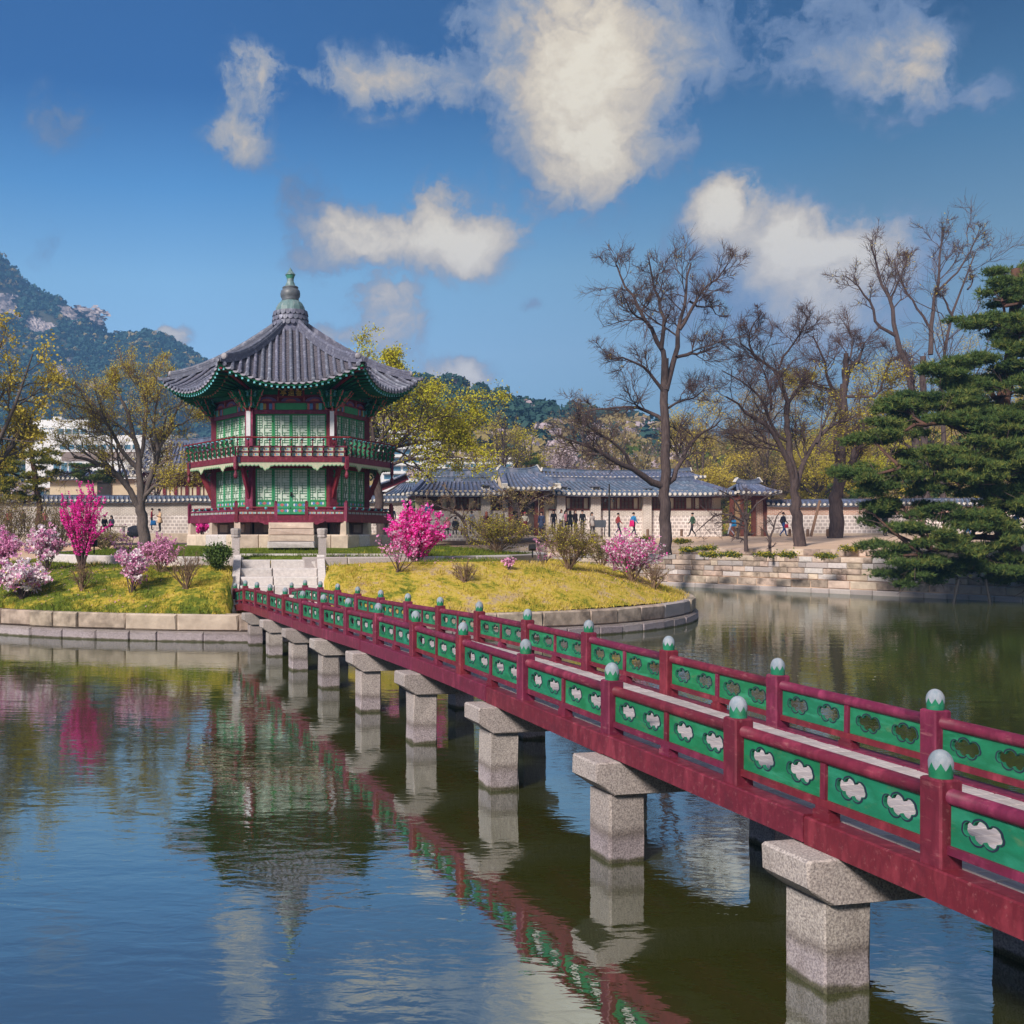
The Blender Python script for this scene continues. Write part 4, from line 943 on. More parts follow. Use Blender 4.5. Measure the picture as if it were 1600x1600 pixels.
for k in range(N2 + 1):
    u = -hp_ + .05 + (2 * hp_ - .1) * k / N2; m_ = MB()
    # red upright that turns into a green curled bracket leaning out to the handrail
    m_.box((u, -ap - .025, (zb1 + zp1) / 2), (.05, .05, zp1 - zb1))
    H_ = zh - .05 - zb1; c_ = [(.06, 0), (.17, .16), (.13, .32), (.19, .44), (.12, .58), (.24, .74), (.19, .86), (.24, 1.0)]
    up_ = [(ap + a_ + .05 * (q % 2), zb1 + .06 + H_ * z_ * .94) for q, (a_, z_) in enumerate(c_)]; lo_ = [(ap + .05 + .11 * z_, zb1 + .06 + H_ * z_ * .94) for a_, z_ in c_]
    for (A, B_), (C_, D_) in zip(zip(up_, up_[1:]), zip(lo_, lo_[1:])):
        m_.hexa([L(u - .016, C_[0] - .015, C_[1]), L(u + .016, C_[0] - .015, C_[1]), L(u + .016, A[0], A[1]), L(u - .016, A[0], A[1]), L(u - .016, D_[0] - .015, D_[1]), L(u + .016, D_[0] - .015, D_[1]), L(u + .016, B_[0], B_[1]), L(u - .016, B_[0], B_[1])], 1)
        m_.bar(L(u, A[0] + .008, A[1]), L(u, B_[0] + .008, B_[1]), .04, .018, 0, (0, -1, 0))
    m_.lathe([(.02, -.08), (.07, -.04), (.06, -.01)], 8, L(u, ap + .20, zh - .01), 2)
    six('baluster', m_.mesh('baluster', [red_paint, green_paint, turq_paint]))
mb = MB(); ah = A_PLAT + .14; mb.tube([L(-ah * T30 - .06, ah, zh + .025), L(ah * T30 + .06, ah, zh + .025)], .033, 8); six('handrail', mb.mesh('handrail', red_dark))
# lambrequin fringe and corner pendants
mb = MB(); hw = A_PLAT * T30 - .09; pts_ = [(-hw, zb0)]; nt_ = 26
bot = []
for k in range(nt_ * 4 + 1):
    u = -hw + 2 * hw * k / (nt_ * 4); ph = k / (nt_ * 4)
    deep = .11 + .05 * abs(math.sin(k * math.pi / 4)) + .20 * max(0, 1 - abs(ph - .26) * 16) + .20 * max(0, 1 - abs(ph - .74) * 16); bot.append((u, zb0 - deep))
for k in range(len(bot) - 1):
    (ua, za), (ub, zc) = bot[k], bot[k+1]
    mb.hexa([L(ua, A_PLAT - .02, za), L(ub, A_PLAT - .02, zc), L(ub, A_PLAT - .05, zc), L(ua, A_PLAT - .05, za), L(ua, A_PLAT - .02, zb0), L(ub, A_PLAT - .02, zb0), L(ub, A_PLAT - .05, zb0), L(ua, A_PLAT - .05, zb0)], 0)
    mb.add([L(ua, A_PLAT - .017, za + .012), L(ub, A_PLAT - .017, zc + .012), L(ub, A_PLAT - .017, zc + .035), L(ua, A_PLAT - .017, za + .035)], [(0, 1, 2, 3)], 1)
six('fringe_board', mb.mesh('fringe_board', [cream_paint, green_door]))
mb = MB(); mb.box((0, 0, (zb0 + zb1) / 2 - .1), (.14, .14, zb1 - zb0 + .25)); mb.lathe([(.05, -.02), (.08, -.1), (.035, -.2), (.05, -.26), (.085, -.36), (.07, -.44), (.02, -.5)], 10, (0, 0, zb0 - .16)); pd_me = mb.mesh('pendant', red_paint, False)
for i in range(6):
    a_ = R(60) * i - R(120); r_w = A_PLAT / C30; obj('pendant', pd_me, pav, (r_w * math.cos(a_), r_w * math.sin(a_), 0), a_ + R(90))

# beams, painted frieze and name board under the eaves
z1_, z2_, z3_, z4_ = zf(647, A_WALL), zf(641, A_WALL), zf(630, A_WALL), zf(619, A_WALL)
mb = MB(); mb.box((0, -A_WALL, (z1_ + z2_) / 2), (2 * H_WALL - .3, .2, z2_ - z1_)); six('upper_lintel', mb.mesh('upper_lintel', red_paint))
mb = MB(); hw = H_WALL - .02; zc = (z2_ + z3_) / 2; zh2 = z3_ - z2_ - .02
mb.box((0, -A_WALL - .03, zc), (1.20, .16, zh2), 0)
stripe = [4, 1, 5, 2, 6, 3, 4]
for s_ in (-1, 1):
    x = .61
    for k, wd_ in enumerate((.05, .10, .13, .12, .12, .13, .12, .10)):
        if x + wd_ > hw: wd_ = hw - x
        if wd_ <= .01: break
        mb.box((s_ * (x + wd_ / 2), -A_WALL - .03, zc), (wd_ - .004, .155, zh2 - (.0 if k % 2 else .03)), 1 + (k % 6)); x += wd_
six('painted_beam', mb.mesh('painted_beam', [green_door, green_paint, pink_paint, blue_paint, red_paint, ochre_paint, turq_paint]))
mb = MB(); mb.box((0, -A_WALL - .02, z3_ + .03), (2 * H_WALL - .1, .22, .06)); mb.box((0, -A_WALL - .02, z4_ + .02), (2 * H_WALL - .1, .22, .04)); six('frieze_rail', mb.mesh('frieze_rail', red_paint))
mb = MB()
for u in (-.98, 0, .98):
    pf = [(u + .40 * math.cos(t) , z3_ + .06 + (z4_ - z3_ - .09) * math.sin(t)) for t in np.linspace(0, math.pi, 11)]
    mb.prism(pf, .05, lambda a, b, d: (a, -A_WALL - .06 + d, b), 0)
    mb.prism([(u + (p_[0] - u) * .55, z3_ + .06 + (p_[1] - z3_ - .06) * .55) for p_ in pf], .02, lambda a, b, d: (a, -A_WALL - .075 + d, b), 1)
mb.box((0, -A_WALL + .04, (z3_ + z4_) / 2), (2 * H_WALL - .2, .05, z4_ - z3_), 2)
six('frieze_panel', mb.mesh('frieze_panel', [violet_paint, pink_paint, red_dark]))
mb = MB(); zt5 = z4_ + .55
mb.box((0, -A_WALL + .05, (z4_ + zt5) / 2), (2 * H_WALL - .1, .06, zt5 - z4_), 0)
for u in (-1.12, -.86, .86, 1.12):
    for q in range(3): mb.lathe([(.10 - .02 * q, 0), (.12 - .02 * q, .05), (.05, .10)], 8, L(u + .03 * (q - 1), A_WALL + .02, z4_ + .08 + .13 * q), 1 + (q + int(u > 0)) % 4)
for u in (-.53, .53): mb.box((u, -A_WALL - .06, (z3_ + zt5) / 2 - .05), (.05, .06, zt5 - z3_ - .1), 2)
six('frieze_upper', mb.mesh('frieze_upper', [soffit_paint, green_paint, pink_paint, blue_paint, ochre_paint]))
# name board
zs0, zs1 = zf(620.5, A_WALL + .55), zf(609.5, A_WALL + .55); nb_ = MB(); nb_.box((0, 0, 0), (.98, .05, zs1 - zs0), 0)
bo = nb_.build('name_board', black_paint, pav, loc=(0, -A_WALL - .55, (zs0 + zs1) / 2)); bo.rotation_euler.x = R(-12)
fm = MB(); hb = (zs1 - zs0) / 2
for a, b in (((-.52, -hb), (.52, -hb)), ((-.52, hb), (.52, hb)), ((-.50, -hb), (-.50, hb)), ((.50, -hb), (.50, hb))): fm.bar((a[0], -.01, a[1]), (b[0], -.01, b[1]), .07, .035, 0, (0, 1, 0) if a[0] != b[0] else (0, 1, 0))
obj('board_frame', fm.mesh('board_frame', red_dark), bo)
for k, ch_ in enumerate('亭遠香'):
    tcu = bpy.data.curves.new('gold_character', 'FONT'); tcu.body = ch_; tcu.size = .27; tcu.align_x = 'CENTER'; tcu.align_y = 'CENTER'; tcu.extrude = .006
    to = bpy.data.objects.new('gold_character', tcu); COL.objects.link(to); me = bpy.data.meshes.new_from_object(to.evaluated_get(bpy.context.evaluated_depsgraph_get())); bpy.data.objects.remove(to)
    me.name = 'gold_character'; me.materials.clear(); me.materials.append(gold_paint); me.transform(Matrix.Rotation(R(90), 4, 'X')); obj('gold_character', me, bo, ((k - 1) * .31, -.035, 0))
# white verse plaques on the front columns
for s_ in (-1, 1):
    mb = MB(); za, zc = zf(681, A_WALL + .25), zf(642, A_WALL + .25); x = s_ * (A_WALL / C30) * .5; y = -(A_WALL / C30) * C30
    mb.box((x - (.09 if s_ < 0 else -.02) , y - .20, (za + zc) / 2), (.17, .04, zc - za)); o = mb.build('verse_plaque', white_paint, pav)
# bracket clusters on the columns
mb = MB(); zb = zf(637, A_WALL)
for ang in (-62, -32, 0, 32, 62):
    ca, sa = math.cos(R(ang)), math.sin(R(ang))
    def q_(r, z): return (r * sa, -A_WALL / C30 - r * ca + .05, z)
    for tier in range(3):
        z0 = zb + .20 * tier; r1 = .36 + .17 * tier
        mb.bar(q_(-.1, z0 + .1), q_(r1, z0 + .12), .09, .12, 0)
        mb.tube([q_(r1 - .10, z0 + .0), q_(r1 + .06, z0 + .03), q_(r1 + .12, z0 + .13), q_(r1 + .05, z0 + .19), q_(r1 + .20, z0 + .24)], [.05, .065, .06, .05, .018], 6, 0)
        mb.tube([q_(r1 + .02, z0 - .02), q_(r1 + .14, z0 + .06), q_(r1 + .17, z0 + .14), q_(r1 + .26, z0 + .22)], [.02, .028, .026, .012], 5, 1)
        for sd in (-1, 1):
            def q2(r, z, w=.10 + .03 * tier): v = Vector(q_(r, z)); v.x += sd * w * ca; v.y += sd * w * sa; return v
            mb.tube([q2(r1 * .55, z0), q2(r1 * .8, z0 + .06), q2(r1 * .7, z0 + .14), q2(r1 * .95, z0 + .19)], [.03, .045, .035, .02], 5, 2 if (tier + sd) % 2 else 0)
        mb.box(q_(r1 - .02, z0 + .205), (.13, .13, .06), 3)
for s_ in (-1, 1): mb.tube([(s_ * .06, -A_WALL / C30 - .14, zb - .24), (s_ * .10, -A_WALL / C30 - .24, zb - .06), (s_ * .26, -A_WALL / C30 - .36, zb + .10), (s_ * .30, -A_WALL / C30 - .50, zb + .30), (s_ * .40, -A_WALL / C30 - .58, zb + .42)], [.028, .036, .034, .03, .014], 6, 1)
br_me = mb.mesh('bracket_cluster', [green_paint, pink_paint, turq_paint, green_dark])
for i in range(6): obj('bracket_cluster', br_me, pav, rotz=R(60) * i - R(30))

# ---- roof
zE_m, zE_c = 9.20, 9.94; aE_m, aE_c = 4.62, 4.86; aA, zA = .62, 12.1
def roof(u, s):
    """u -1..1 across the face at that height, s 0 at the eave .. 1 at the top"""
    au = abs(u); zE = zE_m + (zE_c - zE_m) * au**2.3; aE = aE_m + (aE_c - aE_m) * au**2
    p = 1.20 + .42 * au
    a = aE + (aA - aE) * s; z = zE + (zA - zE) * s**p; return a, z
def roof_at(x, s):
    a = aE_m + (aA - aE_m) * s
    for _ in range(4):
        u = max(-1, min(1, x / (a * T30))); a, z = roof(u, s)
    return a, z, u
RSP = .288; NR = 9
for j in range(-NR, NR + 1):
    x = j * RSP; pts_ = []
    smax = 1.0
    lo_, hi_ = 0.0, 1.0
    for _ in range(30):
        m = (lo_ + hi_) / 2; a, z, u = roof_at(x, m)
        if abs(x) < (a * T30) - .06: lo_ = m
        else: hi_ = m
    smax = lo_
    if smax < .03: continue
    Ls = 4.9 * smax; nt_ = max(2, int(Ls / .30)); path = []; rad_ = []
    for k in range(nt_):
        for f, r_t in ((0.0, .078), (.93, .070)):
            s = smax * (k + f) / nt_; a, z, u = roof_at(x, s); path.append(L(x, a, z + .045)); rad_.append(r_t)
    path.append(L(x, roof_at(x, smax)[0], roof_at(x, smax)[1] + .045)); rad_.append(.07)
    m_ = MB(); m_.tube(path, rad_, 8); a, z, u = roof_at(x, 0); m_.lathe([(.088, 0), (.088, .03), (.06, .04)], 12)
    # eave disc turned to face outward
    V = m_.v[-1]; V2 = np.column_stack([V[:, 0] + x, -(a + V[:, 2] - .0), V[:, 1] + z + .045]); m_.v[-1] = V2
    six('tile_row', m_.mesh('tile_row', roof_tile))
mb = MB(); nu, ns_ = 24, 26; V = []; fs = []
for k in range(ns_):
    for e in (0, 1):
        s = min(1, (k + e) / ns_)
        for i in range(nu + 1):
            u = -1 + 2 * i / nu; a, z = roof(u, s); V.append(L(u * a * T30, a, z + (.016 if not e else -.012)))
for r_ in range(ns_ * 2 - 1):
    for i in range(nu): fs.append((r_*(nu+1)+i, r_*(nu+1)+i+1, (r_+1)*(nu+1)+i+1, (r_+1)*(nu+1)+i))
mb.add(V, fs); six('roof_tile_bed', mb.mesh('roof_tile_bed', roof_bed))
# crescent drip tiles between the rows
mb = MB()
for j in range(-NR, NR):
    x = (j + .5) * RSP; a, z, u = roof_at(x, 0)
    if abs(x) > a * T30 - .1: continue
    pf = [(x + .115 * math.cos(t), z - .005 - .085 * math.sin(t)) for t in np.linspace(0, math.pi, 8)]
    mb.prism(pf, .025, lambda p_, q_, d: (p_, -a - .03 + d, q_))
six('drip_tile', mb.mesh('drip_tile', M('drip_tile', (.36, .34, .41), (.26, .25, .31), 8, .6)), kind='stuff')
# hip ridges with a white-ended tip tile and a stubby ornament
mb = MB(); hip = []
for s in np.linspace(-.015, 1, 22):
    a, z = roof(1, max(0, s)); a += -s * 4.3 if s < 0 else 0; hip.append((0, -a / C30, z))
for off, w_, h_ in ((.06, .26, .10), (.15, .20, .09), (.23, .22, .06)):
    pth = [(0, y + (.22 if q == 0 else 0) * 0, z + off) for q, (x, y, z) in enumerate(hip)][(0 if off < .1 else 2):]
    for a, b in zip(pth, pth[1:]): mb.bar(a, b, w_, h_ + .02)
mb.tube([(0, y, z + .30) for x, y, z in hip[2:]], [.085 if q % 2 else .075 for q in range(20)], 8)
y0_, z0_ = hip[0][1], hip[0][2]; mb.lathe([(.1, 0), (.1, .06)], 10, (0, 0, 0)); V = mb.v[-1]; mb.v[-1] = np.column_stack([V[:, 0], y0_ - .01 - V[:, 2], V[:, 1] + z0_ + .07])
y2_, z2__ = hip[2][1], hip[2][2]; mb.lathe([(.13, 0), (.12, .08), (.05, .11)], 10, (0, 0, 0), 1); V = mb.v[-1]; mb.v[-1] = np.column_stack([V[:, 0], y2_ + .02 - V[:, 2], V[:, 1] + z2__ + .26])
hip_me = mb.mesh('hip_ridge', [roof_tile, M('ridge_end_tile', (.42, .40, .42), (.24, .23, .26), 10, .8)])
for i in range(6): obj('hip_ridge', hip_me, pav, rotz=R(60) * i + R(30))
# soffit, eave boards, rafters
mb = MB(); V = []; nu = 20
zW, aW = zf(610, A_WALL), A_WALL - .05
rows_ = [(0, -.05, 0), (0, -.16, -.10), (0, -.22, -.62), (1, 0, 0)]
def soff(u, r_):
    a, z = roof(u, 0)
    if r_ == 3: return L(u * aW * T30, aW, zW + .12)
    if r_ == 2: a2 = a - .72; return L(u * a2 * T30, a2, z - .08)
    if r_ == 1: a2 = a - .08; return L(u * a2 * T30, a2, z - .11)
    return L(u * (a - .02) * T30, a - .02, z - .01)
for r_ in range(4): V += [soff(-1 + 2 * i / nu, r_) for i in range(nu + 1)]
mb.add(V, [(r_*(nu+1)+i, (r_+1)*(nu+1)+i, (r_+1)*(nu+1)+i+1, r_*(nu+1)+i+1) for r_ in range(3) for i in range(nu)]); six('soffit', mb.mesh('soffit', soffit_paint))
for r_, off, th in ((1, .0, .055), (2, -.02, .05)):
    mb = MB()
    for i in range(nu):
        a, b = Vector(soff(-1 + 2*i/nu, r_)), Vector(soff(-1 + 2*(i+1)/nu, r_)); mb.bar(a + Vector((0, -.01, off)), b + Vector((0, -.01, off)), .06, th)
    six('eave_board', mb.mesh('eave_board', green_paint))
mb = MB(); NRf = 24
for i in range(NRf):
    u = -1 + 2 * (i + .5) / NRf; a = Vector(soff(u, 1)); b = Vector(soff(u, 2)); a += Vector((0, 0, -.075)); b += Vector((0, 0, -.06)); mb.bar(b, a, .075, .075, 0); t_ = (a - b).normalized()
    mb.bar(a - t_ * .0, a + t_ * .012, .08, .08, 1)
six('flying_rafter', mb.mesh('flying_rafter', [green_dark, turq_paint]), kind='stuff')
mb = MB(); NRf = 19
for i in range(NRf):
    u = -1 + 2 * (i + .5) / NRf; a = Vector(soff(u, 2)); b = Vector(soff(u, 3)); a += Vector((0, 0, -.10)); b += Vector((0, 0, -.08)); t_ = (a - b).normalized(); mb.tube([b, a + t_ * .06], .055, 7, 0); mb.tube([a + t_ * .06, a + t_ * .085], .058, 7, 1)
six('round_rafter', mb.mesh('round_rafter', [green_dark, M('rafter_end', (.50, .27, .20), (.42, .20, .16), 9, .7)]), kind='stuff')
mb = MB(); a, z = roof(1, 0); mb.bar((0, -aW / C30, zW + .05), (0, -(a - .72) / C30, z - .30), .15, .17, 0); mb.bar((0, -(a - .8) / C30, z - .26), (0, -(a - .10) / C30, z - .18), .14, .14, 0); mb.bar((0, -(a - .74) / C30, z - .30), (0, -(a - .70) / C30, z - .295), .19, .20, 1)
cr_me = mb.mesh('corner_rafter', [red_dark, turq_paint])
for i in range(6): obj('corner_rafter', cr_me, pav, rotz=R(60) * i + R(30))
hexbar('purlin', A_WALL + .12, .22, zW - .18, zW + .02, green_dark)
# scale-tiled collar, copper bulbs and spike
def zr_(y): return CAMZ + (HY - y) * PY / F
mb = MB(); mb.lathe([(.78, zA - .15), (.80, zA + .05), (.70, zA + .10), (.74, zr_(510)), (.70, zr_(492) - .03), (.62, zr_(492) + .02)], 24); mb.build('roof_collar', roof_tile, pav)
sc_m = MB()
pf = [(.105 * math.cos(t), -.12 * math.sin(t)) for t in np.linspace(0, math.pi, 9)]; sc_m.prism([(-.105, .10)] + [(-x, y) for x, y in pf] + [(.105, .10)], .03, lambda u, v, d: (u, -d, v)); scale_me = sc_m.mesh('scale_tile', roof_tile)
for row in range(3):
    zc = zr_(508) + .22 * row + .02; nn_ = 22
    for i in range(nn_):
        a_ = (i + .5 * (row % 2)) * 2 * math.pi / nn_; r_ = .765 - .015 * row; o = obj('scale_tile', scale_me, pav, (r_ * math.cos(a_), r_ * math.sin(a_), zc)); o.rotation_euler = (R(-12), 0, a_ + R(90))
z_ = lambda y: zr_(y)
mb = MB(); mb.lathe([(.63, z_(493)), (.655, z_(491)), (.655, z_(487)), (.62, z_(481)), (.52, z_(474.5)), (.40, z_(471)), (.33, z_(470))], 14); mb.build('copper_dome', copper, pav)
mb = MB(); mb.lathe([(.35, z_(471)), (.39, z_(470)), (.36, z_(468)), (.42, z_(464)), (.435, z_(460)), (.41, z_(455)), (.33, z_(452)), (.30, z_(451)), (.36, z_(450)), (.33, z_(448.5))], 20); mb.build('bronze_bulb', dark_bronze, pav, smooth=True)
mb = MB(); mb.lathe([(.30, z_(449)), (.22, z_(446)), (.15, z_(440)), (.15, z_(436)), (.21, z_(429.5))], 12, mi=[0, 0, 0, 1]); mb.build('copper_vase', [copper, copper_green], pav)
mb = MB(); mb.lathe([(.225, z_(430)), (.22, z_(429)), (.10, z_(424)), (.008, z_(418))], 12); mb.build('spike', copper, pav)

# ------------------------------------------------------------------ palace walls, halls and other buildings on the far bank
def brick_mat(name, c1, c2, mortar, w, h, msize=.02, bump=.6):
    m = bpy.data.materials.new(name); m.use_nodes = True; t = m.node_tree; b = t.nodes['Principled BSDF']; MATS[name] = m
    tcn = nd(t, 'ShaderNodeTexCoord'); sp = nd(t, 'ShaderNodeSeparateXYZ', i_0=tcn.outputs['Object']); cb = nd(t, 'ShaderNodeCombineXYZ', i_0=mth(t, 'ADD', sp.outputs[0], sp.outputs[1]), i_1=sp.outputs[2])
    br = nd(t, 'ShaderNodeTexBrick', i_Scale=1.0); br.inputs['Mortar Size'].default_value = msize; br.inputs['Brick Width'].default_value = w; br.inputs['Row Height'].default_value = h; br.inputs['Mortar Smooth'].default_value = .1
    br.inputs['Color1'].default_value = (*c1, 1); br.inputs['Color2'].default_value = (*c2, 1); br.inputs['Mortar'].default_value = (*mortar, 1)
    t.links.new(cb.outputs[0], br.inputs['Vector'])
    nz = nd(t, 'ShaderNodeTexNoise', i_Scale=.8, i_Detail=5.0); t.links.new(tcn.outputs['Object'], nz.inputs['Vector'])
    t.links.new(mixc(t, 1.0, br.outputs[0], ramp(t, nz.outputs[0], [(.3, (.78, .76, .74)), (.7, (1.1, 1.1, 1.1))]), 'MULTIPLY'), b.inputs['Base Color'])
    bp = nd(t, 'ShaderNodeBump', i_Strength=bump, i_Distance=.02); t.links.new(br.outputs['Fac'], bp.inputs['Height']); bp.invert = True; t.links.new(bp.outputs[0], b.inputs['Normal'])
    b.inputs['Roughness'].default_value = .9; return m
wall_stone = brick_mat('wall_stone', (.54, .475, .455), (.46, .40, .385), (.80, .73, .69), .34, .27, .045)
wall_brick = brick_mat('wall_grey_brick', (.42, .355, .32), (.50, .43, .39), (.72, .66, .60), .30, .10, .022)
wall_red = brick_mat('wall_red_brick', (.50, .20, .13), (.55, .30, .20), (.66, .55, .47), .30, .10, .022)
plaster = M('cream_plaster', (.60, .50, .36), (.52, .43, .31), 1.5, .9)
screen = M('window_paper', (.66, .58, .42), (.60, .52, .38), 2.0, .9)
timber = M('old_timber', (.17, .055, .04), (.11, .035, .028), 4.0, .75, .3, 20)
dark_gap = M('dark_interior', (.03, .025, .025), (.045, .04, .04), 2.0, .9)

def tiled_slope(name, parent, a0, a1, b0, b1, mat=None, rows=.40, sag=.12, disc=True, r=.10):
    """roof slope: eave a0-a1, ridge b0-b1 (world points); a sagging bed and round tile rows, one joined mesh of tile ribs"""
    a0, a1, b0, b1 = map(Vector, (a0, a1, b0, b1)); mat = mat or roof_blue; K = 6
    def P(u, s): p = a0.lerp(a1, u).lerp(b0.lerp(b1, u), s); p.z -= sag * 4 * s * (1 - s) * .8; p.z += .10 * (abs(2*u - 1)**4) * (1 - s); return p
    m_ = MB(); nu = 12; V = [P(i / nu, j / K) for j in range(K + 1) for i in range(nu + 1)]
    m_.add(V, [(j*(nu+1)+i, j*(nu+1)+i+1, (j+1)*(nu+1)+i+1, (j+1)*(nu+1)+i) for j in range(K) for i in range(nu)])
    V2 = [p - Vector((0, 0, .16)) for p in V]; m_.add(V2, [(j*(nu+1)+i, (j+1)*(nu+1)+i, (j+1)*(nu+1)+i+1, j*(nu+1)+i+1) for j in range(K) for i in range(nu)])
    m_.add([q for i in range(nu + 1) for q in (V[i], V2[i])], [(2*i, 2*i+1, 2*i+3, 2*i+2) for i in range(nu)])
    m_.build(name + '_bed', MATS['palace_tile_bed'], parent)
    n_ = max(2, int((a1 - a0).length / rows)); paths = []; rad = []
    m_ = MB()
    for i in range(n_ + 1):
        u = (i + .0) / n_; paths.append([P(u, s) + Vector((0, 0, .05)) for s in np.linspace(0, 1, 7)]); rad.append([r] * 7)
    V, Fc = tubes(np.array(paths), np.array(rad), 6); m_.add(V, Fc, 0)
    if disc:
        out = (a0 - b0); out.z = 0; out.normalize()
        for p in paths:
            c = p[0] + out * .02; tdir = (a1 - a0).normalized(); ring_ = [c + tdir * (r * 1.25 * math.cos(t)) + Vector((0, 0, r * 1.25 * math.sin(t))) for t in np.linspace(0, 2*math.pi, 9)[:-1]]
            m_.add(ring_ + [q + out * .05 for q in ring_], [tuple(range(8, 16))] + [(k, (k+1) % 8, 8+(k+1) % 8, 8+k) for k in range(8)], 1)
    m_.build(name + '_rows', [mat, lime], parent, kind='stuff')
M('palace_tile_bed', (.115, .125, .165), (.07, .075, .10), 2.0, .7)
def ridge_cap(parent, a, b, h=.42, w=.34, ends=True, lift=.18):
    m_ = MB(); a, b = Vector(a), Vector(b); K = 10; pts_ = []
    for i in range(K + 1):
        u = i / K; p = a.lerp(b, u); p.z += lift * abs(2*u - 1)**2.5; pts_.append(p)
    for p, q in zip(pts_, pts_[1:]):
        m_.bar(p + Vector((0, 0, h * .42)), q + Vector((0, 0, h * .42)), w * .8, h * .84, 0); m_.bar(p + Vector((0, 0, h * .9)), q + Vector((0, 0, h * .9)), w, h * .14, 0)
    m_.build('ridge', [roof_blue], parent)
    if ends:
        for p, q in ((pts_[0], pts_[1]), (pts_[-1], pts_[-2])):
            e = MB(); t_ = (p - q).normalized(); e.bar(p + Vector((0, 0, h * .45)), p + t_ * .08 + Vector((0, 0, h * .5)), w * 1.05, h * 1.1); e.build('ridge_end', lime, parent)
def coped_wall(name, label, pts, z0, z1, th=.5, upper=None, split=.62, origin=None):
    """palace wall: stone courses below, brick above, tiled coping"""
    t_ = thing(name, label, 'wall')
    for (x0, y0), (x1, y1) in zip(pts, pts[1:]):
        a, b = Vector((x0, y0, 0)), Vector((x1, y1, 0)); d = (b - a); Lw = d.length; d.normalize(); nrm = Vector((d.y, -d.x, 0)); ang = math.atan2(d.y, d.x)
        if nrm.y > 0: nrm = -nrm
        zs = z0 + (z1 - z0) * split
        def piece(nm, za, zc, dth, mat):
            m_ = MB(); m_.box((0, 0, (zc - za) / 2), (Lw, dth, zc - za)); m_.build(nm, mat, t_, loc=((a + b) / 2 + Vector((0, 0, za))), rotz=ang)
        piece('wall_base', z0 - .5, z0 + .18, th + .12, granite_warm); piece('stone_face', z0 + .18, zs, th, wall_stone); piece('brick_face', zs, z1, th - .02, upper or wall_brick)
        piece('eave_course', z1, z1 + .10, th + .22, lime)
        c0, c1 = a + Vector((0, 0, z1 + .12)), b + Vector((0, 0, z1 + .12)); w2 = th / 2 + .28
        tiled_slope('coping', t_, c0 + nrm * w2, c1 + nrm * w2, c0 + nrm * .05 + Vector((0, 0, .34)), c1 + nrm * .05 + Vector((0, 0, .34)), rows=.36, sag=.02, r=.085)
        tiled_slope('coping', t_, c1 - nrm * w2, c0 - nrm * w2, c1 - nrm * .05 + Vector((0, 0, .34)), c0 - nrm * .05 + Vector((0, 0, .34)), rows=.36, sag=.02, disc=False, r=.085)
        ridge_cap(t_, c0 + Vector((0, 0, .30)), c1 + Vector((0, 0, .30)), .20, .26, False, 0)
    return t_
YW = 82.0
zg = 3.2
coped_wall('palace_wall', 'long grey stone palace wall behind the left tree and the pavilion', [(gx(-60, 80), 80.0), (gx(300, YW), YW), (gx(634, YW), YW)], zg, gz(786, YW))
# --- the long service hall with windows
hall = thing('long_hall', 'long low palace hall with blue-grey tiled roof, paper windows and a raised gate bay', 'hall')
Yh = 81.0; X0, X1 = gx(650, Yh), gx(1128, Yh); xg0, xg1 = gx(786, Yh), gx(858, Yh)
zsill, ztop, zeave = gz(798, Yh), gz(776, Yh), gz(773, Yh - 1.0)
def hpart(name, c, d, mat):
    m_ = MB(); m_.box((0, 0, 0), d); return m_.build(name, mat, hall, loc=c)
for xa, xb in ((X0, xg0), (xg1, X1)):
    hpart('stone_face', ((xa + xb) / 2, Yh + .2, (zg + gz(806, Yh)) / 2 - .2), (xb - xa, .4, gz(806, Yh) - zg + .4), wall_stone)
    hpart('brick_face', ((xa + xb) / 2, Yh + .21, (gz(806, Yh) + zsill) / 2), (xb - xa, .38, zsill - gz(806, Yh)), wall_brick)
    hpart('upper_wall', ((xa + xb) / 2, Yh + .3, (zsill + zeave) / 2 + .2), (xb - xa, .2, zeave - zsill + .4), plaster)
    for z in (zsill + .06, ztop): hpart('timber_beam', ((xa + xb) / 2, Yh + .12, z), (xb - xa, .16, .16), timber)
# brick chimney breasts between the bays
for x0, x1 in ((751, 765), (869, 882), (922, 937), (1003, 1016)):
    hpart('chimney_breast', ((gx(x0, Yh) + gx(x1, Yh)) / 2, Yh - .05, (zg + zeave) / 2), (gx(x1, Yh) - gx(x0, Yh), .5, zeave - zg), wall_brick)
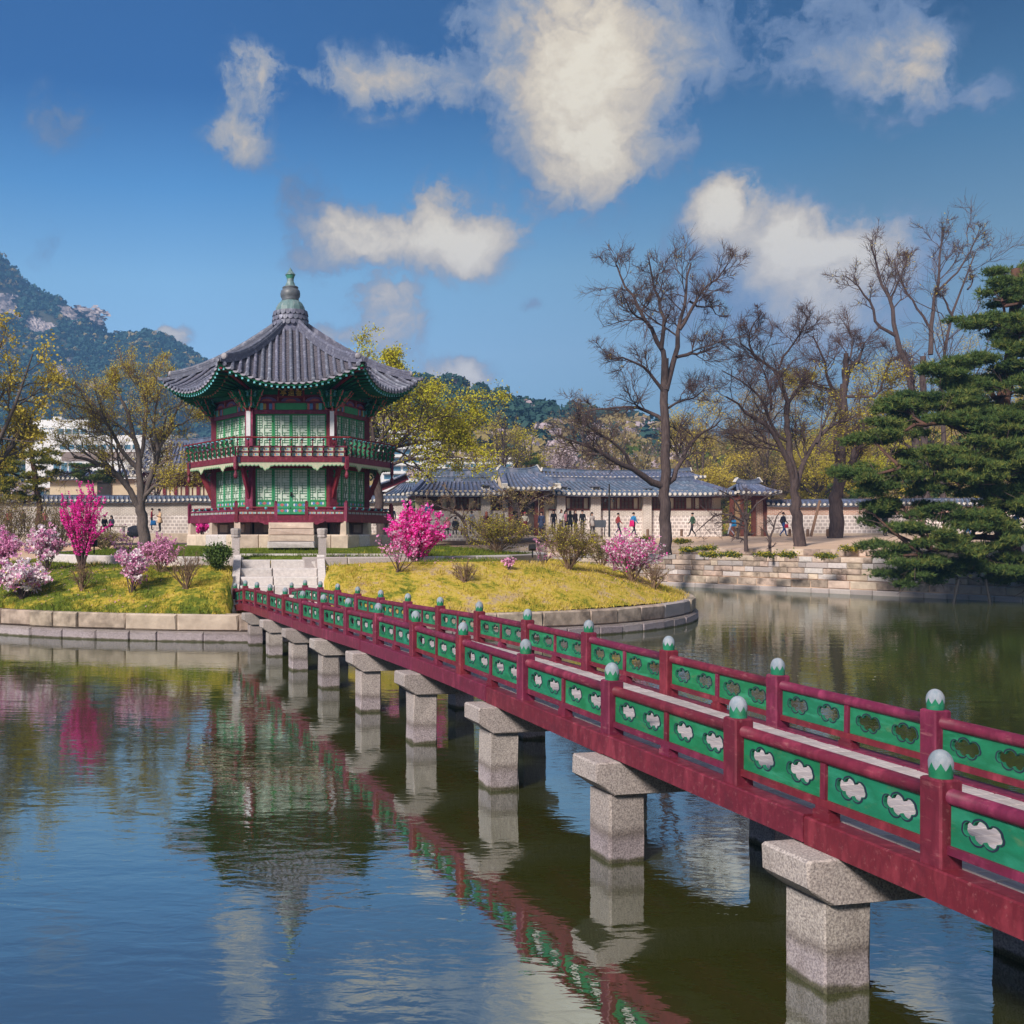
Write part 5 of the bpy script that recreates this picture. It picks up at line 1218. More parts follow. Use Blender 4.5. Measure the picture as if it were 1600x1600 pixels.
# windows: (x0, x1, kind) kind 'p' a paper screen, 'd' a dark timber lattice window
WIN = [(662, 670, 'p'), (671, 689, 'd'), (690, 699, 'p'), (703, 712, 'p'), (713, 731, 'd'), (732, 742, 'p'), (745, 750, 'p'), (766, 781, 'd'),
       (885, 892, 'p'), (893, 911, 'd'), (912, 920, 'p'), (939, 953, 'd'), (954, 960, 'p'), (964, 970, 'p'), (971, 989, 'd'), (990, 998, 'p'), (845, 849, 'p'), (850, 868, 'd'),
       (1017, 1032, 'd'), (1046, 1054, 'p'), (1055, 1071, 'd'), (1072, 1082, 'p'), (1086, 1094, 'p'), (1096, 1112, 'd')]
for x0, x1, kd in WIN:
    xa, xb = gx(x0, Yh), gx(x1, Yh); za, zc = zsill + .14, ztop - .08; cx_ = (xa + xb) / 2
    if xg0 - .1 < cx_ < xg1 + .1: continue
    m_ = MB(); f_ = .07
    for u in (-(xb - xa) / 2, (xb - xa) / 2): m_.box((u, 0, 0), (f_, .12, zc - za))
    for z in (-(zc - za) / 2, (zc - za) / 2): m_.box((0, 0, z), (xb - xa + f_, .12, f_))
    if kd == 'd':
        for k in range(1, 3): m_.box(((xb - xa) * (k / 3 - .5), 0, 0), (.05, .1, zc - za))
        for k in range(1, 3): m_.box((0, .01, (zc - za) * (k / 3 - .5)), (xb - xa, .08, .035))
    w_ = m_.build('window', timber, hall, loc=(cx_, Yh + .10, (za + zc) / 2))
    m_ = MB(); m_.box((0, .06, 0), (xb - xa - .02, .04, zc - za - .02)); m_.build('pane', screen if kd == 'p' else M('window_dim_paper', (.20, .15, .10), (.14, .10, .075), 3, .8), w_)
# main roof slopes: left and right of the gate
dR = 3.0
zr0, zr1 = gz(752, Yh + dR - 1), gz(752, Yh + dR - 1)
xl, xr = gx(640, Yh), gx(1140, Yh)
for xa, xb, la, lb in ((xl, xg0 - .1, 1.5, 0), (xg1 + .1, xr, 0, 1.6)):
    tiled_slope('roof', hall, (xa, Yh - 1.0, zeave), (xb, Yh - 1.0, zeave), (xa + la, Yh + dR, zr0), (xb - lb, Yh + dR, zr0), rows=.385)
    tiled_slope('roof', hall, (xb, Yh + 2*dR + 1, zeave), (xa, Yh + 2*dR + 1, zeave), (xb - lb, Yh + dR, zr0), (xa + la, Yh + dR, zr0), rows=.8, disc=False)
    ridge_cap(hall, (xa + la, Yh + dR, zr0 - .05), (xb - lb, Yh + dR, zr0 - .05), .45, .36, True, .1)
tiled_slope('roof', hall, (xl, Yh + 2*dR + 1, zeave), (xl, Yh - 1.0, zeave), (xl + 1.5, Yh + dR + .05, zr0), (xl + 1.5, Yh + dR - .05, zr0), rows=.5)
tiled_slope('roof', hall, (xr, Yh - 1.0, zeave), (xr, Yh + 2*dR + 1, zeave), (xr - 1.6, Yh + dR - .05, zr0), (xr - 1.6, Yh + dR + .05, zr0), rows=.5)
for a, b in (((xl, Yh - 1.0, zeave + .1), (xl + 1.5, Yh + dR, zr0 + .1)), ((xr, Yh - 1.0, zeave + .1), (xr - 1.6, Yh + dR, zr0 + .1))):
    m_ = MB(); m_.bar(a, b, .34, .30); m_.build('hip_ridge', roof_blue, hall)
# rear high ridge seen above the left slope
ridge_cap(hall, (gx(668, 90), 90, gz(745, 90)), (gx(780, 90), 90, gz(745, 90)), .7, .5, True, .15)
tiled_slope('rear_roof', hall, (gx(664, 88), 88.2, gz(751, 88)), (gx(782, 88), 88.2, gz(751, 88)), (gx(668, 90), 90, gz(745, 90)), (gx(780, 90), 90, gz(745, 90)), rows=.42, disc=False)
hpart('rear_wall', ((gx(664, 89) + gx(782, 89)) / 2, 89.6, (zg + gz(751, 89)) / 2), (gx(782, 89) - gx(664, 89) - .6, .3, gz(751, 89) - zg), plaster)
# raised gate bay
zge, zgr = gz(764, Yh - 1.5), gz(739, Yh + dR - 1); xa, xb = gx(779, Yh), gx(866, Yh)
tiled_slope('gate_roof', hall, (xa, Yh - 1.6, zge), (xb, Yh - 1.6, zge), (xa + .9, Yh + dR - .2, zgr), (xb - .9, Yh + dR - .2, zgr), rows=.385)
tiled_slope('gate_roof', hall, (xb, Yh + dR + 4.2, zge), (xa, Yh + dR + 4.2, zge), (xb - .9, Yh + dR - .2, zgr), (xa + .9, Yh + dR - .2, zgr), rows=.6, disc=False)
ridge_cap(hall, (xa + .6, Yh + dR - .2, zgr - .05), (xb - .6, Yh + dR - .2, zgr - .05), .5, .4, True, .28)
for x_, s_ in ((xa + .25, 1), (xb - .25, -1)):
    m_ = MB(); m_.bar((x_, Yh - 1.5, zge + .18), (x_ + s_ * .55, Yh + dR - .2, zgr + .12), .40, .34); m_.build('gable_ridge', roof_blue, hall)
    m_ = MB(); m_.bar((x_ - s_ * .1, Yh - 1.62, zge + .2), (x_ - s_ * .1, Yh - 1.45, zge + .25), .42, .42); m_.build('ridge_end', lime, hall)
    m_ = MB(); m_.add([(x_ + s_ * .3, Yh - .6, zge), (x_ + s_ * .3, Yh + dR + 3.2, zge), (x_ + s_ * .45, Yh + dR - .2, zgr - .1)], [(0, 1, 2)]); m_.build('gable', plaster, hall)
for x in (798, 813, 838, 846): hpart('gate_post', (gx(x, Yh), Yh + .05, (zg + zge) / 2 + .1), (.30, .30, zge - zg + .3), timber)
hpart('gate_lintel', ((xg0 + xg1) / 2, Yh + .05, gz(778, Yh)), (xg1 - xg0, .24, .22), timber); hpart('gate_lintel', ((xg0 + xg1) / 2, Yh + .05, zge - .1), (xg1 - xg0, .24, .2), timber)
hpart('gate_panel', (gx(789, Yh), Yh + .3, (zg + zge) / 2), (gx(798, Yh) - xg0, .2, zge - zg), wall_stone); hpart('gate_panel', (gx(852, Yh), Yh + .3, (zg + zge) / 2), (xg1 - gx(846, Yh), .2, zge - zg), plaster)
hpart('screen_panel', (gx(805, Yh), Yh + .3, gz(787, Yh)), (gx(812, Yh) - gx(799, Yh), .15, 1.2), screen)
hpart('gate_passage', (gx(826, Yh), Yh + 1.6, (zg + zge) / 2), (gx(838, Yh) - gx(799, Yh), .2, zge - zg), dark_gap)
hpart('door_leaf', (gx(830, Yh), Yh + .35, (zg + gz(782, Yh)) / 2), (.95, .12, gz(782, Yh) - zg), M('grey_door', (.13, .105, .09), (.09, .075, .07), 3, .8))
# little roof vents
for x, y in ((758, 762), (879, 764), (930, 764), (1011, 767)):
    m_ = MB(); c = pt(x, y, Yh + .8); m_.box(c, (.62, .5, .35), 0); m_.box(c + Vector((0, -.05, .22)), (.85, .7, .10), 1); m_.box(c + Vector((0, -.27, .02)), (.5, .04, .16), 2); m_.build('roof_vent', [lime, roof_blue, dark_gap], hall)
# --- second hall behind with a high roof
h2 = thing('rear_hall', 'cream-walled hall with tiled roof ridge rising behind the right half of the long hall', 'hall')
Y2 = 98; xa, xb = gx(850, Y2), gx(1096, Y2)
m_ = MB(); m_.box(((xa + xb) / 2, Y2 + 2, (zg + gz(748, Y2)) / 2), (xb - xa - 1, 4, gz(748, Y2) - zg)); m_.build('wall', plaster, h2)
tiled_slope('roof', h2, (xa, Y2 - .8, gz(747, Y2 - .8)), (xb, Y2 - .8, gz(747, Y2 - .8)), (xa + .5, Y2 + 2, gz(738.5, Y2 + 2)), (xb - .5, Y2 + 2, gz(738.5, Y2 + 2)), rows=.40, r=.10)
tiled_slope('roof', h2, (xb, Y2 + 4.8, gz(747, Y2)), (xa, Y2 + 4.8, gz(747, Y2)), (xb - .5, Y2 + 2, gz(738.5, Y2 + 2)), (xa + .5, Y2 + 2, gz(738.5, Y2 + 2)), rows=.8, disc=False)
ridge_cap(h2, (xa + .3, Y2 + 2, gz(740, Y2 + 2)), (xb - .3, Y2 + 2, gz(740, Y2 + 2)), .35, .4, True, .25)
# --- small side gate at the right end
g2 = thing('side_gate', 'small timber gate with its own tiled roof at the right end of the long hall', 'gate')
Yg = 80.0; xa, xb = gx(1143, Yg), gx(1208, Yg); ze, zrr = gz(772, Yg), gz(757, Yg)
tiled_slope('roof', g2, (xa, Yg - 1.2, ze), (xb, Yg - 1.2, ze), (xa + .8, Yg + .8, zrr), (xb - .8, Yg + .8, zrr), rows=.38)
tiled_slope('roof', g2, (xb, Yg + 2.8, ze), (xa, Yg + 2.8, ze), (xb - .8, Yg + .8, zrr), (xa + .8, Yg + .8, zrr), rows=.5, disc=False)
ridge_cap(g2, (xa + .7, Yg + .8, zrr), (xb - .7, Yg + .8, zrr), .4, .36, True, .2)
for x in (1146, 1162, 1180, 1198):
    m_ = MB(); m_.box((gx(x, Yg), Yg + .3, (zg + ze) / 2), (.26, .26, ze - zg + .2)); m_.build('gate_post', timber, g2)
m_ = MB(); m_.box(((xa + xb) / 2, Yg + .3, ze - .3), (xb - xa - .6, .2, .3)); m_.build('gate_lintel', timber, g2)
for x, w_ in ((1154, .62), (1189, .75)):
    m_ = MB(); m_.box((gx(x, Yg), Yg + .4, (zg + ze) / 2), (w_, .14, ze - zg)); m_.build('gate_panel', wall_red if x > 1170 else M('worn_door', (.33, .22, .12), (.24, .15, .08), 3, .8), g2)
m_ = MB(); m_.box((gx(1166, Yg), Yg + .8, zg + 1.0), (.7, .08, 2.0)); m_.build('door_leaf', M('yellow_door', (.48, .34, .06), (.40, .27, .05), 3, .7), g2)
# right-hand wall with its reddish upper courses, drawing nearer to the right
coped_wall('red_topped_wall', 'palace wall with a reddish brick upper band behind the trees on the right', [(gx(1198, 80.2), 80.2), (gx(1400, 78), 78.0), (gx(1720, 74), 74.0)], zg, gz(792, 79), upper=wall_red, split=.72)
# --- red timber hall behind the left wall
h3 = thing('timber_hall', 'crimson timber hall with grey tiled roof behind the wall to the left of the pavilion', 'hall')
Y3 = 92.0; xa, xb = gx(222, Y3), gx(345, Y3); ze = gz(738, Y3)
m_ = MB(); m_.box(((xa + xb) / 2, Y3 + 1.5, (zg + ze) / 2), (xb - xa, 3, ze - zg)); m_.build('wall', red_dark, h3)
for k in range(7):
    x = xa + (xb - xa) * (k + .5) / 7
    m_ = MB(); m_.box((x, Y3 - .06, gz(772, Y3)), ((xb - xa) / 7 - .35, .1, 1.5)); w_ = m_.build('window', timber, h3)
    m_ = MB()
    for q in (-.28, .28): m_.box((x + q, Y3 - .12, gz(772, Y3)), (.42, .05, 1.25))
    m_.build('pane', screen, w_)
    m_ = MB(); m_.box((xa + (xb - xa) * k / 7, Y3 - .1, (zg + ze) / 2), (.3, .3, ze - zg)); m_.build('column', red_paint, h3)
tiled_slope('roof', h3, (xa - 1.0, Y3 - 1.6, ze + .1), (xb + 1.0, Y3 - 1.6, ze + .1), (xa + .8, Y3 + 2.4, gz(692, Y3 + 2)), (xb - .8, Y3 + 2.4, gz(692, Y3 + 2)), rows=.42)
ridge_cap(h3, (xa + .5, Y3 + 2.4, gz(693, Y3 + 2)), (xb - .5, Y3 + 2.4, gz(693, Y3 + 2)), .5, .4, True, .3)
# --- small gabled hall between pavilion and long hall
h4 = thing('gabled_hall', 'small hall with crimson bargeboards and white gable just to the right of the pavilion', 'hall')
Y4 = 88.0; xa, xb = gx(560, Y4), gx(640, Y4); ze = gz(768, Y4)
m_ = MB(); m_.box(((xa + xb) / 2, Y4 + 2, (zg + ze) / 2), (xb - xa, 3.5, ze - zg)); m_.build('wall', timber, h4)
m_ = MB(); m_.box((gx(622, Y4), Y4 + .2, gz(778, Y4)), (1.1, .12, 1.1)); m_.build('pane', lime, h4)
ax, bx, mx_ = gx(560, Y4), gx(642, Y4), gx(648, Y4)
m_ = MB(); m_.prism([(gx(598, Y4), ze - .2), (gx(638, Y4), ze - .2), (gx(634, Y4), gz(750, Y4))], .15, lambda u, v, d: (u, Y4 + .1 + d, v)); m_.build('gable', lime, h4)
m_ = MB(); m_.bar((gx(588, Y4), Y4 - .3, gz(766, Y4)), (gx(636, Y4), Y4 - .3, gz(746, Y4)), .14, .5); m_.build('bargeboard', red_paint, h4)
tiled_slope('roof', h4, (gx(576, Y4), Y4 - .6, gz(764, Y4)), (gx(576, Y4), Y4 + 4.5, gz(764, Y4)), (gx(634, Y4), Y4 - .6, gz(741, Y4)), (gx(634, Y4), Y4 + 4.5, gz(741, Y4)), rows=.4)
tiled_slope('roof', h4, (gx(600, 84), 83.4, gz(777, 83.4)), (gx(650, 84), 83.4, gz(770, 83.4)), (gx(632, 84), 86, gz(758, 86)), (gx(652, 84), 86, gz(756, 86)), rows=.36)
# --- cream walls and roofs behind the far left wall
h5 = thing('cream_hall', 'low cream-walled hall with small tiled roof edge behind the left palace wall', 'hall')
Y5 = 96.0
m_ = MB(); m_.box(((gx(78, Y5) + gx(222, Y5)) / 2, Y5 + 1, (zg + gz(748, Y5)) / 2), (gx(222, Y5) - gx(78, Y5), 2, gz(748, Y5) - zg)); m_.build('wall', plaster, h5)
tiled_slope('roof', h5, (gx(66, Y5), Y5 - .6, gz(750, Y5)), (gx(228, Y5), Y5 - .6, gz(744, Y5)), (gx(80, Y5), Y5 + 2, gz(738, Y5 + 2)), (gx(224, Y5), Y5 + 2, gz(734, Y5 + 2)), rows=.42)
m_ = MB(); m_.box((gx(163, Y5), Y5 - .08, gz(772, Y5)), (1.3, .14, 2.2)); m_.build('doorway', dark_gap, h5)

# --- modern white buildings beyond the palace
glass = M('blue_glass', (.05, .14, .22), (.09, .20, .28), 1.0, .15, spec=.6); off_white = M('white_facade', (.74, .75, .76), (.66, .67, .69), .5, .7)
off = thing('office_building', 'white modern two-tier office block with ribbon windows behind the left trees', 'building')
Yo = 190.0
def opart(nm, x0, x1, y0, y1, Y, dep, mat, par):
    m_ = MB(); m_.box((0, 0, 0), (gx(x1, Y) - gx(x0, Y), dep, gz(y0, Y) - gz(y1, Y))); return m_.build(nm, mat, par, loc=((gx(x0, Y) + gx(x1, Y)) / 2, Y + dep / 2, (gz(y0, Y) + gz(y1, Y)) / 2))
opart('upper_tier', 40, 138, 656, 682, Yo, 14, off_white, off); opart('lower_tier', 40, 222, 680, 762, Yo - 2, 16, off_white, off); opart('roof_plant', 83, 96, 651, 657, Yo + 4, 5, off_white, off)
opart('stone_band', 96, 222, 706, 720, Yo - 2.15, .3, M('brown_band', (.24, .19, .17), (.19, .15, .14), .8, .8), off)
def glazed(par, x0, x1, y0, y1, Y, n_, fr=.16):
    for k in range(n_):
        xa, xb = x0 + (x1 - x0) * k / n_, x0 + (x1 - x0) * (k + 1) / n_
        w_ = opart('window', xa + fr * 4, xb - fr * 4, y0, y1, Y, .12, off_white, par); m_ = MB(); d = w_.data
        wx, wz = gx(xb - fr * 4, Y) - gx(xa + fr * 4, Y), gz(y0, Y) - gz(y1, Y)
        m_.box((0, -.05, 0), (wx - .22, .12, wz - .25)); m_.build('pane', glass, w_)
glazed(off, 64, 86, 668, 671, Yo - .1, 2); glazed(off, 88, 136, 669, 679, Yo - .1, 4); glazed(off, 92, 218, 694, 703, Yo - 2.1, 10); glazed(off, 82, 130, 722, 745, Yo - 2.1, 4)
apt = thing('apartment_block', 'white apartment block with balconies showing through the yellow-green tree right of the pavilion', 'building')
Ya = 210.0
opart('block', 596, 690, 672, 770, Ya, 14, off_white, apt)
for k in range(6):
    opart('balcony', 598, 660, 684 + 13 * k, 688 + 13 * k, Ya - .9, .9, off_white, apt)
    for q in range(4): w_ = opart('window', 600 + q * 15, 611 + q * 15, 677 + 13 * k, 683.5 + 13 * k, Ya - .1, .14, glass, apt)
low = thing('white_annex', 'long low white annex behind the young yellow-green trees in the middle', 'building')
opart('block', 690, 805, 717, 770, 150, 10, off_white, low); opart('roof_edge', 686, 809, 714, 717.5, 149.6, 11, lime, low)
glazed(low, 694, 800, 724, 731, 149.9, 8)

# ------------------------------------------------------------------ furniture of the path
lp = thing('lamp_post', 'slim dark lamp post with a twin head standing before the long hall', 'lamp post', (gx(952, 76), 76, 3.1))
m_ = MB(); m_.tube([(0, 0, 0), (0, 0, 3.4), (0, 0, gz(756, 76) - 3.1)], [.08, .06, .05], 8); m_.build('pole', black_paint, lp)
m_ = MB()
for s_ in (-1, 1): m_.tube([(0, 0, 2.75), (s_ * .22, 0, 2.8), (s_ * .30, 0, 2.72)], .03, 6); m_.lathe([(.08, 0), (.09, -.12), (.05, -.16)], 8, (s_ * .30, 0, 2.74))
m_.build('lamp_head', black_paint, lp)
sb = thing('notice_board', 'dark information board on short legs beside the hall wall', 'sign', (gx(937, 78), 78, 3.1))
m_ = MB(); m_.box((0, 0, 1.0), (.95, .06, .55)); m_.build('board', M('slate_board', (.07, .08, .10), (.10, .11, .13), 4, .5), sb)
for x in (-.38, .38):
    m_ = MB(); m_.box((x, 0, .38), (.06, .06, .78)); m_.build('leg', black_paint, sb)
sb = thing('small_sign', 'small grey notice board at the pavilion corner by the far wall', 'sign', (gx(612, 72), 72, 3.0))
m_ = MB(); m_.box((0, 0, 1.05), (.5, .05, .6)); m_.build('board', M('slate_board', (.07, .08, .10)), sb); m_ = MB(); m_.box((0, .02, .4), (.06, .05, .8)); m_.build('leg', black_paint, sb)
def bench(x, y, Y, w, label):
    c = pt(x, y, Y); b_ = thing('bench', label, 'bench', (c.x, Y, c.z), 'backless stone benches by the path')
    m_ = MB(); m_.box((0, 0, .40), (w, .42, .09)); m_.build('seat', granite_warm, b_)
    for s_ in (-1, 1):
        m_ = MB(); m_.box((s_ * (w / 2 - .22), 0, .17), (.16, .34, .37)); m_.build('leg', granite, b_)
bench(171, 831, 77, 2.6, 'stone bench by the wall where two people sit close together'); bench(700, 836, 74, 2.6, 'stone bench with people sitting with their backs to the pond')
bl = MB(); bmr = bmesh.new(); bmesh.ops.create_icosphere(bmr, subdivisions=3, radius=1); Vr = np.array([v.co for v in bmr.verts]); Fr = np.array([[v.index for v in f.verts] for f in bmr.faces]); bmr.free()
Vr = Vr * (1 + .25 * fbm(Vr[:, 0] * 1.5, Vr[:, 2] * 2 + Vr[:, 1], 1, 3, 4))[:, None] * np.array([.62, .5, .45]); c = pt(211, 834, 70); bl.add(Vr + np.array(c) + np.array([0, 0, .15]), Fr)
tag(bl.build('boulder', M('grey_boulder', (.22, .20, .22), (.13, .12, .13), 2, .9, .6, 8, bdist=.05), smooth=True), 'rounded grey boulder at the foot of the left golden tree', 'rock')
def floodlight(x, y, Y, label):
    c = pt(x, y, Y); f_ = thing('floodlight', label, 'floodlight', c, 'garden floodlights on the island')
    m_ = MB(); m_.tube([(0, 0, -.08), (0, 0, .2)], .03, 6); m_.build('stake', black_paint, f_)
    m_ = MB(); m_.box((0, .02, .30), (.24, .16, .2), 0, Matrix.Rotation(R(-30), 3, 'X')); m_.build('lamp_housing', black_paint, f_)
floodlight(147, 862, 37.5, 'black garden floodlight on the curb beside the tall magenta tree'); floodlight(832, 868, 38.5, 'black garden floodlight on the curb below the clipped shrubs on the right')
# leaning support stake and little posts on the bank
st_ = MB(); a, b = pt(1267, 838, 66), pt(1281, 782, 66); st_.tube([a, b], [.09, .08], 8); tag(st_.build('support_stake', M('stake_wood', (.24, .15, .10), (.17, .10, .07), 4, .9)), 'leaning brown timber prop beside the thick-trunked tree on the right', 'prop')
for k, x in enumerate((1012, 1065, 1191, 1234, 1262, 1293)):
    c = pt(x, 836, 72); m_ = MB(); m_.lathe([(.10, -.1), (.10, .38), (.08, .42)], 8, c); tag(m_.build('bollard', M('stake_wood', (.24, .15, .10))), ['short timber stake left of the tallest bare trunk', 'short timber stake just right of the tallest bare trunk', 'short timber stake at the side gate', 'short timber stake beside the striding person in jeans', 'short timber stake right of the broad leafless trunk', 'short timber stake left of the sawn-topped trunk'][k], 'bollard', 'timber stakes along the path')
# petals and leaves floating on the pond
g = np.random.default_rng(77); n_ = 260; Y = g.uniform(9, 46, n_); X = g.uniform(-6, 34, n_); k_ = (isl_rho(X, Y) > 1.05) & ((X - 24.9) * .83 + (Y - 64.8) * .56 < -1.0) & (X > 3 + (30 - Y) * .0); X, Y = X[k_], Y[k_]; n_ = len(X)
a = g.uniform(0, 6.28, n_); s_ = g.uniform(.02, .05, n_); V = []
u = np.column_stack([np.cos(a), np.sin(a), 0 * a]) * s_[:, None]; v = np.column_stack([-np.sin(a), np.cos(a), 0 * a]) * (s_ * .6)[:, None]; c = np.column_stack([X, Y, np.full(n_, .006)])
V = np.stack([c - u, c - v, c + u, c + v], 1).reshape(-1, 3); m_ = MB(); m_.add(V, np.arange(4 * n_).reshape(-1, 4)); m_.build('floating_petals', white_blossom, kind='stuff')

# ------------------------------------------------------------------ trees and shrubs
def poly_resample(pts, K):
    P = np.array([tuple(p) for p in pts], float)
    if len(P) > 2:   # soften the corners of the drawn limb
        Q = [P[0]]
        for a, b in zip(P, P[1:]): Q += [a * .75 + b * .25, a * .25 + b * .75]
        P = np.array(Q + [P[-1]])
    s = np.concatenate([[0], np.cumsum(np.linalg.norm(np.diff(P, axis=0), axis=1))]); t = np.linspace(0, s[-1], K)
    return np.column_stack([np.interp(t, s, P[:, k]) for k in range(3)])
def sprout(g, P, RR, n, ratio, ang=(25, 60), r=.6, wig=.25, up=.1, K=5, start=.25, minr=.006, flat=0.0, jitter=.35, absL=None):
    """n children on every path of P (T,K,3): vectorised branching"""
    T, K0, _ = P.shape; t = np.sort(g.uniform(start, 1, (T, n)), axis=1) * (K0 - 1)
    i = np.minimum(t.astype(int), K0 - 2); f = (t - i)[..., None]; ti = np.arange(T)[:, None]
    p0 = P[ti, i] * (1 - f) + P[ti, i + 1] * f; tg = P[ti, i + 1] - P[ti, i]; tg /= np.linalg.norm(tg, axis=-1, keepdims=True) + 1e-9
    r0 = (RR[ti, i] * (1 - f[..., 0]) + RR[ti, i + 1] * f[..., 0]) * r
    plen = np.linalg.norm(np.diff(P, axis=1), axis=2).sum(1)[:, None]
    Lc = (plen * ratio if absL is None else absL) * (1.15 - .55 * t / (K0 - 1)) * g.uniform(1 - jitter, 1 + jitter, (T, n))
    q = g.normal(size=tg.shape); q[..., 2] *= (1 - flat); q -= (q * tg).sum(-1, keepdims=True) * tg; q /= np.linalg.norm(q, axis=-1, keepdims=True) + 1e-9
    a = np.radians(g.uniform(ang[0], ang[1], (T, n)))[..., None]; d = tg * np.cos(a) + q * np.sin(a)
    d = d.reshape(-1, 3); p = p0.reshape(-1, 3); L_ = Lc.reshape(-1, 1); out = [p]
    for k in range(K - 1):
        d = d + g.normal(0, wig, d.shape) + np.array([0, 0, up]); d /= np.linalg.norm(d, axis=1, keepdims=True); p = p + d * L_ / (K - 1); out.append(p)
    C = np.stack(out, 1); r0 = np.maximum(r0.reshape(-1, 1), minr); Rc = r0 * np.linspace(1, .45, K)[None]
    return C, np.maximum(Rc, minr * .6)
def leaves(g, P, per, size, spread, aspect=.6, droop=0.0):
    """leaf-sized faces scattered round points P"""
    c = np.repeat(P, per, axis=0) + g.normal(0, spread, (len(P) * per, 3)) * np.array([1, 1, .7]); n_ = len(c)
    u = g.normal(size=(n_, 3)); u /= np.linalg.norm(u, axis=1, keepdims=True); w = g.normal(size=(n_, 3)); v = np.cross(u, w); v /= np.linalg.norm(v, axis=1, keepdims=True)
    s = (size * g.uniform(.6, 1.4, n_))[:, None]; u = u * s; v = v * s * aspect; c[:, 2] -= droop * g.random(n_)
    V = np.stack([c - u, c - v, c + u, c + v], 1).reshape(-1, 3); return V, np.arange(4 * n_).reshape(-1, 4)
def along(P, m):
    """m evenly spread points on every path"""
    K = P.shape[1]; t = np.linspace(.15, 1, m) * (K - 1); i = np.minimum(t.astype(int), K - 2); f = (t - i)[None, :, None]
    return (P[:, i] * (1 - f) + P[:, i + 1] * f).reshape(-1, 3)
def limbs_px(rows, Y, g, dep=1.2, K=9):
    """hand-traced limbs: each row is (r0, r1, depth shift, [(x, y), ...]) -> paths"""
    P, RR = [], []
    for r0, r1, dy, pts in rows:
        w = [pt(x, y, Y) for x, y in pts]; n_ = len(w)
        w = [p + Vector((0, dy * (k / max(1, n_ - 1))**1.2, 0)) for k, p in enumerate(w)]
        q = poly_resample(w, K); q[1:-1] += g.normal(0, .05 * min(1, r0 * 5), (K - 2, 3)); P.append(q); RR.append(np.linspace(r0**.8, r1**.8, K)**1.25 * (.82 if Y > 60 else 1))
    return np.array(P), np.array(RR)
def tree(name, label, cat, base, limbs, levels, bark_m, twig_m, seed, leaf=None, group=None, sides=(9, 6, 5, 4, 3), skip=()):
    """trunk + limbs as one part, the finer wood and the leaves as the crown"""
    g = np.random.default_rng(seed); o = np.array(base, float); t_ = thing(name, label, cat, tuple(base), group)
    P, RR = limbs; mt = MB(); V, Fc = tubes(P - o, RR, sides[0]); mt.add(V, Fc); mc = MB(); allP = [(P, RR)]; keep_ = [i for i in range(len(P)) if i not in skip]; src = (P[keep_], RR[keep_])
    for k, kw in enumerate(levels):
        kw = dict(kw); own = kw.pop('wood', k < 1)
        src = sprout(g, *src, **kw); V, Fc = tubes(src[0] - o, src[1], sides[min(k + 1, 4)]); (mt if own else mc).add(V, Fc); allP.append(src)
    mt.build('trunk', bark_m, t_, smooth=True); mats = [twig_m]
    if leaf:
        for k, lf in enumerate(leaf if isinstance(leaf, list) else [leaf]):
            mat, per, size, spread, m, frac = lf[:6]; tips = along(allP[-1][0], m)
            if len(lf) > 6: keep = lf[6](tips)
            else: keep = np.ones(len(tips), bool)
            keep &= g.random(len(tips)) < frac; V, Fc = leaves(g, tips[keep] - o, per, size, spread); mats.append(mat); mc.add(V, Fc, k + 1)
    mc.build('crown', mats, t_)
    return t_

g = np.random.default_rng(100)
# --- the tall bare tree in the middle right
YA = 62.0
A = [(.47, .36, 0, [(1040, 868), (1039, 820), (1038, 762)]), (.36, .26, 0, [(1038, 762), (1040, 690), (1039, 610), (1039, 560)]),
     (.20, .05, .8, [(1039, 570), (1033, 545), (1019, 512), (999, 471), (980, 443), (970, 408)]), (.17, .045, -.6, [(1033, 545), (1038, 499), (1024, 462), (1012, 425), (1008, 408)]),
     (.24, .06, 1.0, [(1040, 610), (1047, 588), (1059, 554), (1063, 512), (1078, 471), (1082, 438), (1090, 405)]), (.14, .04, -1.2, [(1062, 515), (1080, 480), (1092, 457), (1112, 440), (1124, 420)]),
     (.13, .04, 1.6, [(1057, 558), (1082, 552), (1112, 545), (1142, 533)]), (.14, .04, -1.5, [(1039, 615), (1008, 580), (971, 563), (935, 566)]),
     (.15, .04, 1.8, [(1038, 660), (1013, 637), (966, 633), (912, 640)]), (.28, .06, -2.0, [(1038, 760), (1013, 753), (990, 735), (952, 725), (915, 702), (868, 690)]),
     (.14, .04, -1.0, [(990, 735), (972, 706), (943, 684), (898, 662)]), (.22, .05, 1.5, [(1039, 758), (1059, 739), (1077, 702), (1110, 674), (1142, 652)]),
     (.10, .03, 2.5, [(1040, 640), (1070, 622), (1100, 618), (1126, 600)]), (.10, .03, -2.5, [(1019, 512), (1002, 505), (975, 500), (950, 470)]), (.09, .03, 2.0, [(1078, 471), (1100, 478), (1125, 470), (1140, 480)])]
tree('bare_tree', 'tallest leafless tree, dark trunk forking low, in front of the long hall', 'tree', pt(1040, 862, YA), limbs_px(A, YA, g, K=10),
     [dict(n=9, ratio=.38, ang=(25, 62), r=.42, wig=.24, up=.10, K=6, start=.22, minr=.022), dict(n=7, ratio=.52, ang=(25, 60), r=.6, wig=.22, up=.08, K=5, start=.2, minr=.016), dict(n=11, ratio=.85, ang=(20, 60), r=.65, wig=.17, up=.05, K=4, start=.12, minr=.0072)],
     bark, twig, 101, skip=(0, 1), leaf=(leaf_gold, 1, .035, .05, 1, .10))
